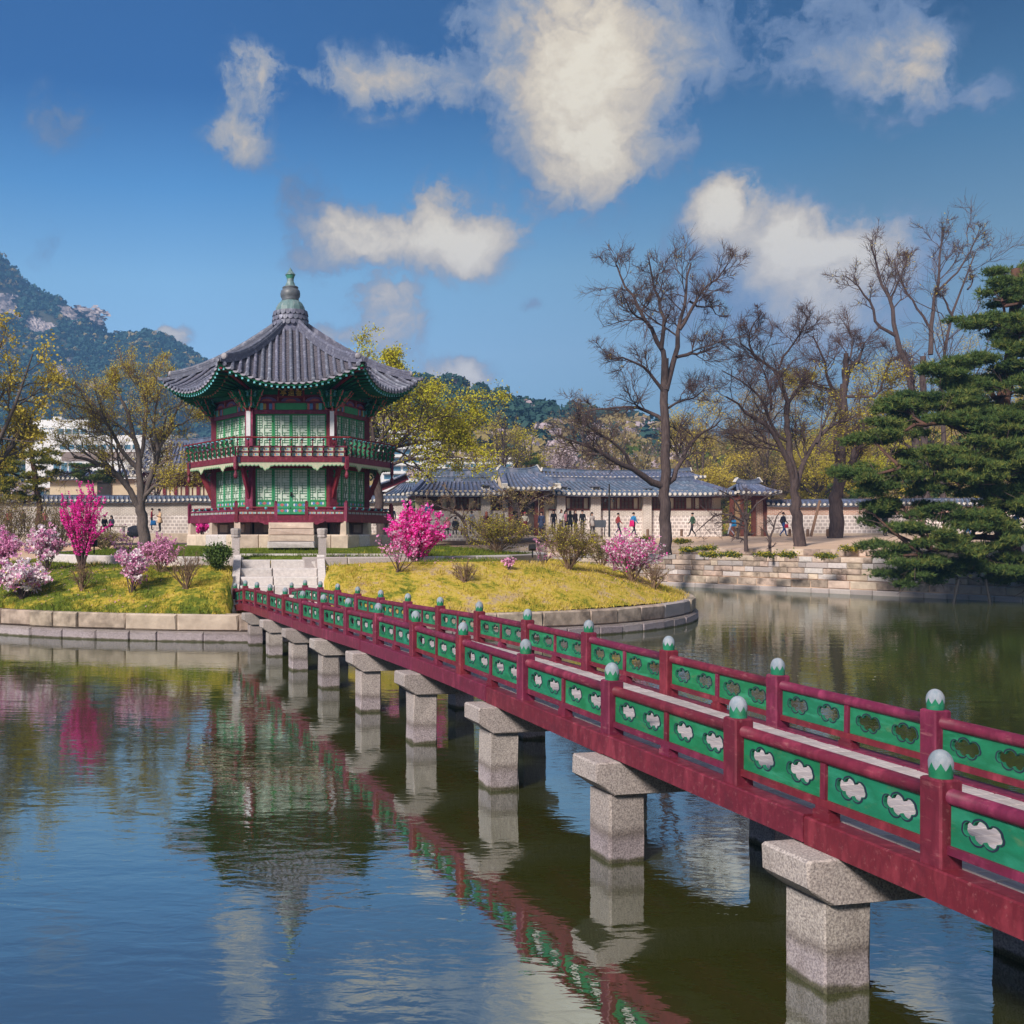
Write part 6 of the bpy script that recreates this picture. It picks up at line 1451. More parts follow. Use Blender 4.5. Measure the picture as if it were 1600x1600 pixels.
# --- its neighbour
YB = 64.0
Bl = [(.46, .34, 0, [(1248, 862), (1246, 820), (1243, 776)]), (.30, .20, 0, [(1243, 780), (1238, 735), (1232, 690), (1230, 655)]), (.20, .05, .6, [(1230, 660), (1228, 619), (1216, 577), (1190, 556), (1163, 533)]),
      (.26, .06, -1.5, [(1241, 760), (1233, 735), (1216, 702), (1193, 668), (1150, 648), (1118, 625)]), (.22, .06, 1.0, [(1243, 765), (1253, 730), (1276, 693), (1304, 665), (1352, 646)]),
      (.16, .045, 1.5, [(1230, 650), (1238, 625), (1250, 608), (1276, 596), (1296, 590)]), (.14, .04, -1.0, [(1232, 690), (1205, 676), (1184, 619), (1150, 598), (1117, 583)]), (.10, .03, -2.0, [(1216, 577), (1220, 555), (1232, 535), (1236, 505)]),
      (.10, .03, 2.0, [(1205, 640), (1208, 600), (1206, 570), (1198, 545)]), (.09, .03, -1.4, [(1184, 560), (1168, 548), (1160, 520), (1175, 495)]), (.11, .03, 2.2, [(1276, 693), (1290, 670), (1310, 650), (1330, 620)])]
tree('bare_tree', 'broad leafless tree with spreading fork and yellow buds, right of the tallest bare tree', 'tree', pt(1248, 856, YB), limbs_px(Bl, YB, g, K=10),
     [dict(n=9, ratio=.46, ang=(25, 62), r=.42, wig=.24, up=.12, K=6, start=.22, minr=.02), dict(n=7, ratio=.52, ang=(25, 60), r=.6, wig=.22, up=.08, K=5, start=.2, minr=.015), dict(n=11, ratio=.85, ang=(20, 60), r=.65, wig=.17, up=.05, K=4, start=.12, minr=.0072)],
     bark, twig, 102, skip=(0, 1), leaf=(leaf_yellow, 3, .05, .14, 1, .30, lambda p: (p[:, 2] < gz(600, YB)) & (p[:, 0] > gx(1210, YB))))
# --- thick trunk with a sawn top
YC = 72.0
Cl = [(.62, .50, 0, [(1304, 844), (1306, 810), (1308, 770)]), (.46, .30, 0, [(1308, 775), (1313, 720), (1317, 660), (1319, 600)]), (.26, .19, 0, [(1319, 605), (1321, 580), (1322, 552)]), (.22, .06, 1.2, [(1319, 605), (1328, 580), (1352, 560), (1366, 530)]),
      (.18, .05, -1.2, [(1317, 640), (1298, 610), (1283, 580), (1268, 545), (1256, 530)]), (.22, .06, 1.6, [(1315, 690), (1345, 668), (1372, 650), (1396, 628)]), (.34, .12, -.8, [(1309, 770), (1322, 735), (1330, 700), (1334, 660)]),
      (.14, .04, -1.8, [(1318, 620), (1340, 620), (1360, 625), (1364, 590), (1372, 560)]), (.12, .04, 1.0, [(1298, 610), (1280, 600), (1250, 590)]), (.10, .03, 1.0, [(1322, 575), (1335, 550), (1340, 520), (1330, 500)])]
tree('budding_tree', 'thick old trunk with a sawn-off top and yellow young leaves beside the big pine', 'tree', pt(1305, 838, YC), limbs_px(Cl, YC, g, K=9),
     [dict(n=9, ratio=.5, ang=(25, 62), r=.42, wig=.24, up=.12, K=6, start=.3, minr=.02), dict(n=7, ratio=.55, ang=(25, 60), r=.6, wig=.3, up=.05, K=5, start=.2, minr=.015), dict(n=11, ratio=.85, ang=(20, 60), r=.65, wig=.17, up=.05, K=4, start=.12, minr=.0072)],
     bark, twig, 103, skip=(0, 1, 2), leaf=(leaf_yellow, 3, .065, .22, 2, .42, lambda p: p[:, 2] < gz(575, YC)))
# --- the tall pair rising behind the pine
YE = 88.0
E = [(.45, .30, 0, [(1436, 842), (1434, 740), (1427, 626), (1416, 565)]), (.28, .07, 0, [(1416, 565), (1400, 525), (1392, 471), (1374, 434), (1362, 385)]), (.18, .05, -1.5, [(1400, 525), (1366, 510), (1356, 478), (1330, 452), (1306, 438)]),
     (.42, .28, 1, [(1452, 842), (1450, 740), (1450, 612), (1454, 554)]), (.25, .06, 1, [(1454, 554), (1458, 507), (1468, 452), (1479, 395), (1484, 350)]), (.34, .06, 1, [(1474, 842), (1476, 700), (1476, 560), (1490, 500), (1512, 452), (1536, 390)]),
     (.14, .04, 2, [(1458, 520), (1440, 480), (1424, 440), (1418, 395)]), (.12, .04, -2, [(1468, 452), (1488, 430), (1502, 400), (1506, 370)]), (.12, .04, 1, [(1392, 471), (1405, 440), (1418, 420), (1430, 395)]), (.14, .04, -1, [(1490, 500), (1470, 470), (1450, 455)]), (.10, .03, 2, [(1512, 452), (1530, 440), (1545, 420)])]
tree('bare_tree', 'tall slender group of leafless trunks with high crowns rising behind the pine', 'tree', pt(1452, 838, YE), limbs_px(E, YE, g, K=10),
     [dict(n=9, ratio=.30, ang=(20, 52), r=.42, wig=.22, up=.16, K=6, start=.4, minr=.024), dict(n=7, ratio=.5, ang=(20, 55), r=.6, wig=.28, up=.10, K=5, start=.2, minr=.019), dict(n=7, ratio=.8, ang=(20, 55), r=.65, wig=.16, up=.08, K=4, start=.15, minr=.0105)],
     bark, twig, 104, skip=(3,), leaf=(leaf_gold, 1, .06, .12, 1, .16))
# --- the golden tree on the left
YD = 66.0
Dl = [(.50, .40, 0, [(229, 856), (224, 825), (219, 790)]), (.30, .10, -1, [(219, 795), (203, 765), (179, 735), (148, 721), (120, 716)]), (.32, .15, 0, [(220, 790), (220, 724), (212, 688), (200, 645)]), (.14, .05, .5, [(200, 645), (190, 625), (178, 606), (172, 592)]),
      (.28, .12, 1, [(221, 785), (234, 746), (247, 704), (262, 668)]), (.12, .04, 1, [(262, 668), (276, 640), (286, 618), (290, 602)]), (.20, .06, -1, [(218, 735), (190, 704), (165, 655), (137, 619), (118, 600)]), (.18, .05, 1.2, [(220, 715), (228, 655), (225, 612), (212, 592), (208, 582)]),
      (.18, .05, -1.5, [(226, 775), (239, 762), (264, 746), (292, 741)]), (.14, .04, 1.5, [(212, 688), (180, 660), (155, 645), (112, 650)]), (.14, .04, -.5, [(247, 704), (240, 655), (248, 620), (258, 598)]), (.12, .04, .5, [(203, 765), (190, 720), (172, 690), (140, 680)]), (.10, .03, 1, [(262, 668), (290, 660), (310, 640)])]
tree('golden_tree', 'spreading golden-leaved tree with a forked grey trunk to the left of the pavilion', 'tree', pt(228, 848, YD), limbs_px(Dl, YD, g, K=9),
     [dict(n=10, ratio=.52, ang=(20, 55), r=.42, wig=.13, up=.03, K=7, start=.2, minr=.022), dict(n=9, ratio=.55, ang=(18, 48), r=.55, wig=.16, up=.07, K=5, start=.2, minr=.013), dict(n=5, ratio=.55, ang=(20, 55), r=.65, wig=.25, up=.05, K=4, start=.2, minr=.010)],
     bark_grey, twig_brown, 105, skip=(0, 2), leaf=[(leaf_gold, 3, .046, .15, 2, .55), (leaf_yellow, 3, .046, .15, 2, .42)])
# --- lime-green tree behind the pavilion
YL = 70.0
Ll = [(.45, .32, 0, [(596, 846), (592, 790), (588, 740)]), (.24, .06, 0, [(588, 745), (610, 700), (650, 672), (690, 640), (718, 618)]), (.22, .05, 1, [(588, 740), (585, 660), (578, 600), (562, 575), (552, 562)]), (.18, .05, -1, [(590, 735), (630, 720), (680, 715), (730, 720)]),
      (.18, .05, 1, [(586, 700), (620, 650), (640, 625), (658, 608)]), (.14, .04, -1, [(582, 660), (600, 600), (612, 585), (602, 576)]), (.14, .04, 1.5, [(610, 700), (660, 690), (705, 680), (742, 664)]), (.14, .04, 2, [(585, 660), (550, 620), (524, 590), (510, 575)]), (.12, .04, 0, [(650, 672), (690, 668), (728, 690)])]
tree('lime_tree', 'bright yellow-green leafy tree reaching out from behind the right side of the pavilion', 'tree', pt(596, 840, YL), limbs_px(Ll, YL, g, K=9),
     [dict(n=11, ratio=.46, ang=(30, 70), r=.5, wig=.2, up=.06, K=6, start=.15, minr=.022, flat=.4), dict(n=8, ratio=.55, ang=(25, 65), r=.6, wig=.22, up=.02, K=5, start=.15, minr=.014, flat=.5), dict(n=4, ratio=.55, ang=(20, 60), r=.65, wig=.25, K=4, start=.2, minr=.010, flat=.5)],
     bark, twig, 106, skip=(0,), leaf=[(leaf_lime, 5, .075, .24, 2, .75, lambda p: p[:, 2] > gz(752, YL)), (leaf_yellow, 4, .07, .24, 2, .5, lambda p: p[:, 2] > gz(748, YL))])

def simple_tree(name, label, cat, x, yb, yt, w, Y, seed, leaf, bark_m=bark, twig_m=twig, nl=7, lean=0.0, group=None, trunk=.35, r0=None, up=.12, lv=None, fan=(18, 62), leafless=False):
    """a free-standing tree from its foot, top and width in the photo"""
    g_ = np.random.default_rng(seed); b = np.array(pt(x, yb, Y)); H = (yb - yt) * Y / F; W = w * Y / F; r0 = r0 or H * .022
    P, RR = [], []; tp = b + np.array([lean * H * .4, 0, H * trunk]); q = poly_resample([b - np.array([0, 0, .2]), (b + tp) / 2 + g_.normal(0, .03 * H, 3) * np.array([1, 1, .2]), tp], 8); P.append(q); RR.append(np.linspace(r0, r0 * .75, 8))
    for k in range(nl):
        az = k * 2.4 + g_.uniform(-.4, .4); el = math.radians(90 - g_.uniform(*fan)) if k else math.radians(86)
        d = np.array([math.cos(az) * math.cos(el), math.sin(az) * math.cos(el), math.sin(el)]); Ll_ = min(H * (1 - trunk) / max(.25, d[2]), W * .5 / max(.12, math.hypot(d[0], d[1]))) * g_.uniform(.8, 1.0)
        s = tp - np.array([0, 0, H * trunk * g_.uniform(0, .35)]) if k else tp; e = s + d * Ll_; m_ = (s + e) / 2 + g_.normal(0, .06 * Ll_, 3); m_[2] -= .04 * Ll_
        P.append(poly_resample([s, m_, e], 8)); RR.append(np.linspace(r0 * .55, r0 * .12, 8))
    lv = lv or [dict(n=7, ratio=.42, ang=(25, 60), r=.5, wig=.22, up=up, K=5, start=.25, minr=.02), dict(n=6, ratio=.5, ang=(25, 60), r=.6, wig=.25, up=up * .5, K=4, start=.2, minr=.013), dict(n=4, ratio=.55, ang=(20, 60), r=.65, wig=.25, K=3, start=.2, minr=.010)]
    return tree(name, label, cat, tuple(b), (np.array(P), np.array(RR)), lv, bark_m, twig_m, seed, leaf=leaf, group=group, sides=(7, 5, 4, 3, 3))
BGT = 'trees beyond the palace halls'
simple_tree('golden_tree', 'ochre-leaved tree cut off by the left edge of the picture, above the pines', 'tree', -22, 850, 478, 190, 62, 201, [(leaf_gold, 6, .09, .2, 2, .65)], bark_grey, twig_brown, nl=9)
simple_tree('young_tree', 'slim pale yellow-green tree with a pointed crown behind the raised gate roof', 'tree', 781, 800, 642, 95, 118, 202, [(leaf_yellow, 3, .10, .25, 1, .5)], nl=9, up=.3, fan=(8, 40), trunk=.2, group=BGT)
simple_tree('young_tree', 'rounder yellow-green tree beside the slim one behind the raised gate roof', 'tree', 812, 800, 668, 105, 122, 203, [(leaf_yellow, 4, .11, .3, 1, .6), (leaf_lime, 2, .1, .3, 1, .3)], nl=9, up=.15, trunk=.25, group=BGT)
simple_tree('young_tree', 'thin reddish-budded tree in front of the white annex', 'tree', 732, 800, 690, 60, 112, 204, [(leaf_gold, 2, .08, .2, 1, .4)], nl=7, trunk=.3, group=BGT)
simple_tree('cherry_tree', 'pink-white cherry in blossom left of the tallest bare tree above the roofs', 'tree', 868, 790, 700, 100, 126, 205, [(cherry_blossom, 4, .13, .35, 1, .7)], nl=8, trunk=.25, group=BGT)
simple_tree('brown_tree', 'hazy brown budding tree rising left of the tallest bare tree over the rear hall', 'tree', 905, 800, 645, 120, 132, 206, [(far_brown, 3, .12, .3, 1, .5)], twig_m=twig_brown, nl=9, trunk=.2, group=BGT)
simple_tree('brown_tree', 'brown budding tree over the rear hall between tallest bare tree and lamp post', 'tree', 968, 800, 662, 110, 136, 207, [(far_brown, 3, .12, .3, 1, .5), (cherry_blossom, 2, .1, .3, 1, .12)], twig_m=twig_brown, nl=9, trunk=.2, group=BGT)
simple_tree('green_tree', 'olive-green tree just right of the tallest bare trunk over the roofs', 'tree', 1070, 800, 672, 90, 128, 208, [(leaf_green, 3, .12, .3, 1, .6)], nl=8, trunk=.25, group=BGT)
rows = [(1098, 630, 110, 104, leaf_gold, 'golden-brown feathery tree between the two big bare trees, left one'), (1150, 610, 120, 112, far_brown, 'tall hazy brown tree behind the small side gate'), (1196, 605, 110, 106, twig_brown, 'fine-twigged brown tree behind the broad leafless tree, left one'),
        (1232, 615, 110, 118, far_brown, 'fine-twigged brown tree directly behind the broad leafless trunk'), (1275, 618, 110, 104, leaf_yellow, 'yellow-leaved tree between the broad leafless tree and the sawn-topped trunk'), (1330, 595, 130, 116, leaf_yellow, 'yellow-green tree behind the sawn-topped trunk'),
        (1375, 562, 130, 112, leaf_lime, 'bright green-yellow tree at the upper left edge of the pine'), (1430, 545, 140, 122, leaf_gold, 'tall golden tree behind the pine, below the slender bare crowns'), (1500, 560, 150, 118, leaf_yellow, 'yellow tree behind the right half of the pine'), (1570, 580, 150, 112, leaf_gold, 'golden tree at the right edge behind the pine'), (1640, 560, 150, 120, leaf_gold, 'golden tree cut by the right edge of the picture')]
for k, (x, yt, w, Y, lf, lb) in enumerate(rows):
    simple_tree('woodland_tree', lb, 'tree', x, 812, yt, w, Y, 220 + k, [(lf if lf is not twig_brown else far_brown, 7 if lf is not twig_brown else 5, .075, .36, 1, .85), (far_brown, 3, .06, .35, 1, .6)], twig_m=twig_brown, nl=9, trunk=.22, group='trees of the wood behind the right-hand wall')
# low growth that fills the wood between the trunks, one mass
g2_ = np.random.default_rng(61); n_ = 620; xs = g2_.uniform(1090, 1760, n_); Ys = g2_.uniform(88, 150, n_); X = gx(xs, Ys); Z = np.where(Ys > 96, rh_z(X, np.maximum(Ys, 96.0)), 3.2); rad = g2_.uniform(.7, 1.7, n_)
sel = g2_.random(n_)
for nm, mat, a, b in (('wood_undergrowth', leaf_gold, 0, .4), ('wood_saplings', far_brown, .4, .8), ('wood_evergreens', leaf_green, .8, 1.0)):
    k_ = (sel >= a) & (sel < b); crowns(nm, np.column_stack([X, Ys, Z + rad * .7])[k_], rad[k_] * (1.5 if a > .7 else 1), mat, 70, 62 + int(a * 10), .9, .14)
g2_ = np.random.default_rng(67); n_ = 170; xs = g2_.uniform(640, 1110, n_); Ys = g2_.uniform(140, 185, n_); X = gx(xs, Ys); rad = g2_.uniform(1.2, 2.6, n_); Z = np.interp(xs, [640, 760, 900, 1110], [12, 10, 13, 16]) * g2_.uniform(.15, .9, n_) + 3; sel = g2_.random(n_)
for nm, mat, a, b in (('far_blossom_wood', cherry_blossom, 0, .28), ('far_brown_wood', far_brown, .28, .75), ('far_green_wood', leaf_green, .75, 1)):
    k_ = (sel >= a) & (sel < b); crowns(nm, np.column_stack([X, Ys, Z])[k_], rad[k_], mat, 60, 68 + int(a * 10), .85, .17)
g2_ = np.random.default_rng(71); n_ = 150; xs = g2_.uniform(-60, 360, n_); Ys = g2_.uniform(150, 300, n_); X = gx(xs, Ys); rad = g2_.uniform(1.5, 3.4, n_); Z = 3 + (Ys - 100) * .09 * g2_.uniform(.3, 1.2, n_); sel = g2_.random(n_); ok = ~((xs > 20) & (xs < 235) & (Ys < 205))
for nm, mat, a, b in (('foothill_blossom', cherry_blossom, 0, .16), ('foothill_wood', far_brown, .16, .6), ('foothill_pines', far_green, .6, 1)):
    k_ = (sel >= a) & (sel < b) & ok; crowns(nm, np.column_stack([X, Ys, Z])[k_], rad[k_], mat, 60, 72 + int(a * 10), .85, .17)
# white magnolia in front of the timber hall, two small wall pines, conifer
simple_tree('magnolia', 'white-flowering magnolia over the palace wall in front of the timber hall', 'tree', 246, 800, 688, 95, 86, 240, [(white_blossom, 3, .09, .14, 1, .55)], nl=7, trunk=.25)
g = np.random.default_rng(300)
def pine(name, label, x, yb, Y, pads, trunk_rows, seed, mats=(needle, needle_light), density=60, nl=.17, props=()):
    """pine: bent trunk and boughs, foliage in flat layered pads of needle tufts"""
    g_ = np.random.default_rng(seed); b = np.array(pt(x, yb, Y)); t_ = thing(name, label, 'tree', tuple(b)); P, RR = limbs_px(trunk_rows, Y, g_, K=9)
    mt = MB(); V, Fc = tubes(P - b, RR, 8); mt.add(V, Fc); mc = MB(); allp = P.reshape(-1, 3)
    for (px, py, w, h, dy, mi) in pads:
        if len(pads) > 40 and py > 640 and g_.random() < .06: continue
        px += g_.uniform(-9, 9); py += g_.uniform(-5, 5); w *= g_.uniform(.75, 1.15); h *= g_.uniform(.8, 1.3)
        c = np.array(pt(px, py, Y)) + np.array([0, dy, 0]); rx, rz = w * Y / F / 2 * 1.05, h * Y / F / 2 * 1.0; ry = rx * .75
        j = np.argmin(np.linalg.norm(allp - c, axis=1) + 2.0 * np.maximum(0, allp[:, 2] - c[2])); s = allp[j]
        br = poly_resample([s, (s + c) / 2 - np.array([0, 0, rz * .5]), c - np.array([0, 0, rz * .6])], 6)[None]; V, Fc = tubes(br - b, np.linspace(.095, .04, 6)[None], 5); mt.add(V, Fc)
        sub = sprout(g_, br, np.linspace(.06, .03, 6)[None], 9, 0, ang=(30, 80), r=.5, wig=.15, up=.03, K=4, start=.4, minr=.012, flat=.8, absL=rx * .9); V, Fc = tubes(sub[0] - b, sub[1], 3); mc.add(V, Fc, 0)
        n_ = max(40, int(density * (rx * ry) * 1.0 + density * rx * .6)); k = 7
        # sub-clumps give the pad its broken outline
        ns = max(5, int(rx * 5)); sc = np.column_stack([g_.uniform(-1, 1, ns), g_.uniform(-1, 1, ns), g_.normal(0, .42, ns)]); sc[:, :2] *= np.sqrt(g_.random(ns))[:, None] / (np.linalg.norm(sc[:, :2], axis=1, keepdims=True) + 1e-6) * .92
        w_ = sc[g_.integers(0, ns, n_)]; p = c + w_ * np.array([rx, ry, rz]) + g_.normal(0, 1, (n_, 3)) * np.array([.24, .24, .085]) * min(1.0, rx * .8 + .2)
        ax = g_.normal(0, .55, (n_, 3)) + np.array([0, 0, .75]); ax += (p - c) * np.array([.55, .55, 0]) / rx; ax /= np.linalg.norm(ax, axis=1, keepdims=True)
        pp = np.repeat(p, k, 0); dd = np.repeat(ax, k, 0) + g_.normal(0, .55, (n_ * k, 3)); dd /= np.linalg.norm(dd, axis=1, keepdims=True)
        ln = nl * g_.uniform(.7, 1.3, (n_ * k, 1)); sd_ = np.cross(dd, g_.normal(size=dd.shape)); sd_ /= np.linalg.norm(sd_, axis=1, keepdims=True); sd_ *= .019
        V = np.stack([pp - sd_, pp + sd_, pp + dd * ln], 1).reshape(-1, 3) - b
        mc.add(V, np.arange(3 * n_ * k).reshape(-1, 3), np.repeat(np.where(g_.random(n_) < .16 + .25 * mi, 2, 1), k))
    mt.build('trunk', bark_pine, t_, smooth=True); mc.build('crown', [twig, mats[0], mats[1]], t_)
    return t_
YP = 50.0
trk = [(.50, .38, 0, [(1592, 905), (1580, 860), (1560, 800), (1545, 740)]), (.36, .22, 0, [(1545, 745), (1560, 660), (1580, 580), (1590, 480), (1588, 420)]), (.20, .05, -2, [(1548, 760), (1500, 745), (1440, 735), (1370, 735)]), (.20, .06, -1.5, [(1552, 700), (1500, 672), (1470, 665), (1400, 668)]),
       (.18, .05, -2, [(1568, 840), (1520, 835), (1460, 850), (1400, 865)]), (.14, .05, 1, [(1568, 630), (1530, 590), (1490, 572)]), (.12, .04, -1, [(1585, 530), (1560, 500), (1545, 480)]), (.16, .05, 0, [(1560, 800), (1620, 770), (1680, 760)]), (.16, .05, -1, [(1580, 870), (1520, 880), (1450, 890)])]
pads = [(1585, 422, 70, 34, 0, 0), (1588, 440, 90, 26, -1.0, 0), (1578, 466, 84, 24, -1.2, 0), (1592, 494, 110, 26, -1.3, 0), (1570, 520, 110, 24, -1.4, 0), (1588, 556, 110, 26, -1.5, 0), (1552, 612, 120, 28, -1.5, 0), (1570, 662, 120, 30, -1.5, 0), (1500, 600, 90, 20, -.6, 0), (1560, 455, 60, 30, -.5, 0), (1600, 470, 90, 36, 0, 0), (1545, 488, 70, 34, .6, 0), (1520, 505, 64, 26, -.4, 0), (1590, 515, 110, 40, 0, 0), (1575, 548, 90, 30, -.8, 0), (1500, 562, 90, 24, .4, 0), (1545, 570, 100, 32, -.3, 0), (1460, 585, 70, 24, -.3, 0), (1600, 590, 120, 36, .8, 0), (1525, 592, 70, 22, .8, 0),
        (1480, 618, 120, 32, .5, 0), (1400, 634, 90, 30, -.6, 1), (1440, 640, 120, 34, -1.0, 1), (1520, 636, 140, 36, 0, 1), (1590, 640, 120, 40, .6, 0), (1380, 668, 110, 30, -1.2, 1), (1470, 668, 150, 30, -1.4, 0), (1350, 682, 80, 22, -.6, 0), (1420, 652, 100, 26, .8, 1),
        (1560, 690, 130, 34, -.8, 1), (1500, 706, 150, 38, -1.6, 1), (1430, 722, 140, 36, -1.8, 1), (1600, 716, 140, 40, 0, 1), (1370, 738, 110, 34, -1.2, 1), (1330, 738, 70, 24, -.4, 0), (1540, 736, 160, 38, -2.0, 1), (1450, 752, 140, 32, -2.4, 1), (1380, 766, 100, 34, -.8, 0), (1600, 760, 120, 34, -1, 0), (1500, 770, 120, 28, -1.2, 0),
        (1345, 796, 76, 26, -.6, 0), (1400, 790, 90, 26, .8, 0), (1560, 782, 130, 30, -1.6, 1), (1450, 800, 110, 26, -1.6, 0), (1600, 800, 110, 32, -.6, 0), (1410, 822, 120, 28, -1.6, 0), (1500, 820, 120, 30, -2.0, 1), (1380, 812, 70, 22, .5, 0), (1570, 838, 140, 30, -1.2, 0),
        (1360, 852, 80, 24, -1.0, 0), (1430, 848, 120, 30, -2.2, 1), (1500, 862, 140, 30, -1.8, 1), (1400, 872, 100, 26, -1.6, 0), (1380, 895, 70, 22, -1.2, 0), (1465, 880, 90, 26, -1.0, 0), (1560, 880, 150, 32, -1.8, 0), (1440, 905, 60, 24, -1.2, 0), (1590, 902, 120, 28, -1.5, 0), (1520, 892, 110, 24, -2.0, 0)]
pine('pine_tree', 'large dark pine with layered drooping boughs over the water on the right', 1592, 895, YP, pads, trk, 301, density=430, nl=.22)
for k, (xa, ya, xb, yb, lb) in enumerate(((1498, 905, 1486, 952, 'black iron prop standing in the water under the pine, left one'), (1540, 905, 1550, 946, 'black iron prop standing in the water under the pine, right one'))):
    m_ = MB(); a, b = pt(xa, ya, YP - 2.0), pt(xb, yb, YP - 2.0); b.z = -.5; m_.tube([a, b], .06, 8); tag(m_.build('tree_prop', black_paint), lb, 'prop')
pine('pine_tree', 'rounded yellow-green pine in front of the white office block on the far left', 45, 850, 70, [(50, 690, 60, 30, 0, 1), (20, 712, 90, 36, 0, 1), (70, 708, 50, 28, .5, 1), (75, 722, 44, 24, -.5, 0), (40, 735, 90, 30, -.6, 1), (85, 738, 30, 20, 0, 0), (0, 750, 90, 34, .4, 1), (60, 760, 60, 26, -.4, 1), (20, 775, 90, 26, 0, 1), (-10, 720, 60, 36, 0, 0)],
     [(.30, .2, 0, [(58, 856), (62, 800), (55, 750), (48, 700)]), (.12, .05, 0, [(55, 750), (20, 740), (-10, 735)])], 302, (needle_light, leaf_yellow), 330, .17)
pine('pine_tree', 'small umbrella-shaped pine behind the left palace wall with a thin reddish trunk', 146, 800, 86, [(140, 728, 60, 14, 0, 0), (120, 738, 40, 12, .3, 0), (165, 740, 40, 12, -.3, 0), (145, 748, 60, 12, .2, 1)], [(.13, .08, 0, [(146, 806), (147, 775), (144, 745)])], 303, (needle, needle_light), 330, .17)
pine('conifer', 'small dark pointed conifer beside the yellow trees over the gate roof', 829, 790, 118, [(829, 708, 10, 12, 0, 0), (829, 718, 18, 12, 0, 0), (829, 728, 24, 12, 0, 0), (829, 738, 28, 12, 0, 0)], [(.14, .05, 0, [(829, 800), (829, 750), (829, 705)])], 304, (needle, needle), 220, .22)
# --- small bare trees on the far bank
def wide_lv(n1, n2, n3): return [dict(n=n1, ratio=.45, ang=(30, 70), r=.55, wig=.30, up=.02, K=5, start=.2, minr=.016, flat=.3), dict(n=n2, ratio=.5, ang=(30, 65), r=.6, wig=.3, up=0, K=4, start=.15, minr=.010), dict(n=n3, ratio=.5, ang=(30, 65), r=.6, wig=.3, K=3, start=.2, minr=.007)]
tr = lambda rows, Y: limbs_px(rows, Y, np.random.default_rng(7), K=8)
tree('leaning_tree', 'small leaning tree with a bent dark trunk and bare brown twigs before the long hall', 'tree', pt(731, 846, 62), tr([(.13, .10, 0, [(731, 850), (728, 820), (718, 805), (705, 797)]), (.08, .03, .3, [(716, 803), (700, 795), (680, 788), (664, 780)]), (.06, .025, -.3, [(708, 799), (712, 785), (708, 772), (695, 765)]), (.05, .02, .2, [(722, 812), (735, 795), (748, 785)])], 62), wide_lv(6, 6, 4), bark, twig_brown, 401, leaf=(far_brown, 1, .04, .08, 1, .3))
tree('spreading_tree', 'low spreading tree with drooping brown twigs in front of the gate of the long hall', 'tree', pt(812, 836, 66), tr([(.16, .12, 0, [(813, 842), (812, 815), (811, 798)]), (.09, .03, .4, [(811, 800), (800, 790), (785, 782), (768, 778)]), (.09, .03, -.4, [(812, 800), (825, 790), (842, 778), (862, 772)]), (.08, .03, 0, [(811, 798), (806, 780), (800, 768)]), (.07, .03, .6, [(812, 800), (822, 778), (832, 765)]), (.06, .02, -.6, [(811, 800), (796, 778), (784, 766)])], 66), wide_lv(8, 7, 4), bark, twig_brown, 402, leaf=(far_brown, 2, .05, .10, 1, .5))
tree('spreading_tree', 'dark small tree with wide bare sprays in front of the small side gate', 'tree', pt(1166, 856, 62), tr([(.15, .11, 0, [(1166, 862), (1166, 835), (1164, 812)]), (.09, .03, .5, [(1165, 815), (1150, 806), (1125, 800), (1092, 832)]), (.09, .03, -.5, [(1164, 812), (1152, 790), (1140, 775), (1118, 766)]), (.08, .03, 0, [(1165, 812), (1168, 785), (1166, 762)]), (.08, .03, .4, [(1166, 812), (1180, 790), (1200, 776), (1222, 768)]), (.07, .03, -.6, [(1165, 822), (1140, 815), (1110, 818)])], 62), wide_lv(7, 6, 4), bark, twig, 403)
tree('sapling', 'thin crooked sapling with a few upright bare twigs on the bank wall', 'tree', pt(1204, 866, 60), tr([(.10, .07, 0, [(1204, 872), (1203, 850), (1202, 838)]), (.06, .02, .2, [(1202, 840), (1194, 822), (1198, 805)]), (.06, .02, -.2, [(1203, 840), (1210, 822), (1212, 806), (1220, 798)]), (.04, .02, 0, [(1196, 825), (1194, 812)])], 60), wide_lv(4, 4, 2), bark, twig, 404)
tree('sapling', 'short pale stump-like trunk leaning beside the person with a blue backpack', 'tree', pt(1152, 838, 72), tr([(.13, .11, 0, [(1152, 842), (1155, 825), (1158, 812)]), (.06, .03, 0, [(1158, 812), (1164, 800), (1168, 790)])], 72), wide_lv(4, 4, 2), bark_grey, twig_brown, 405)

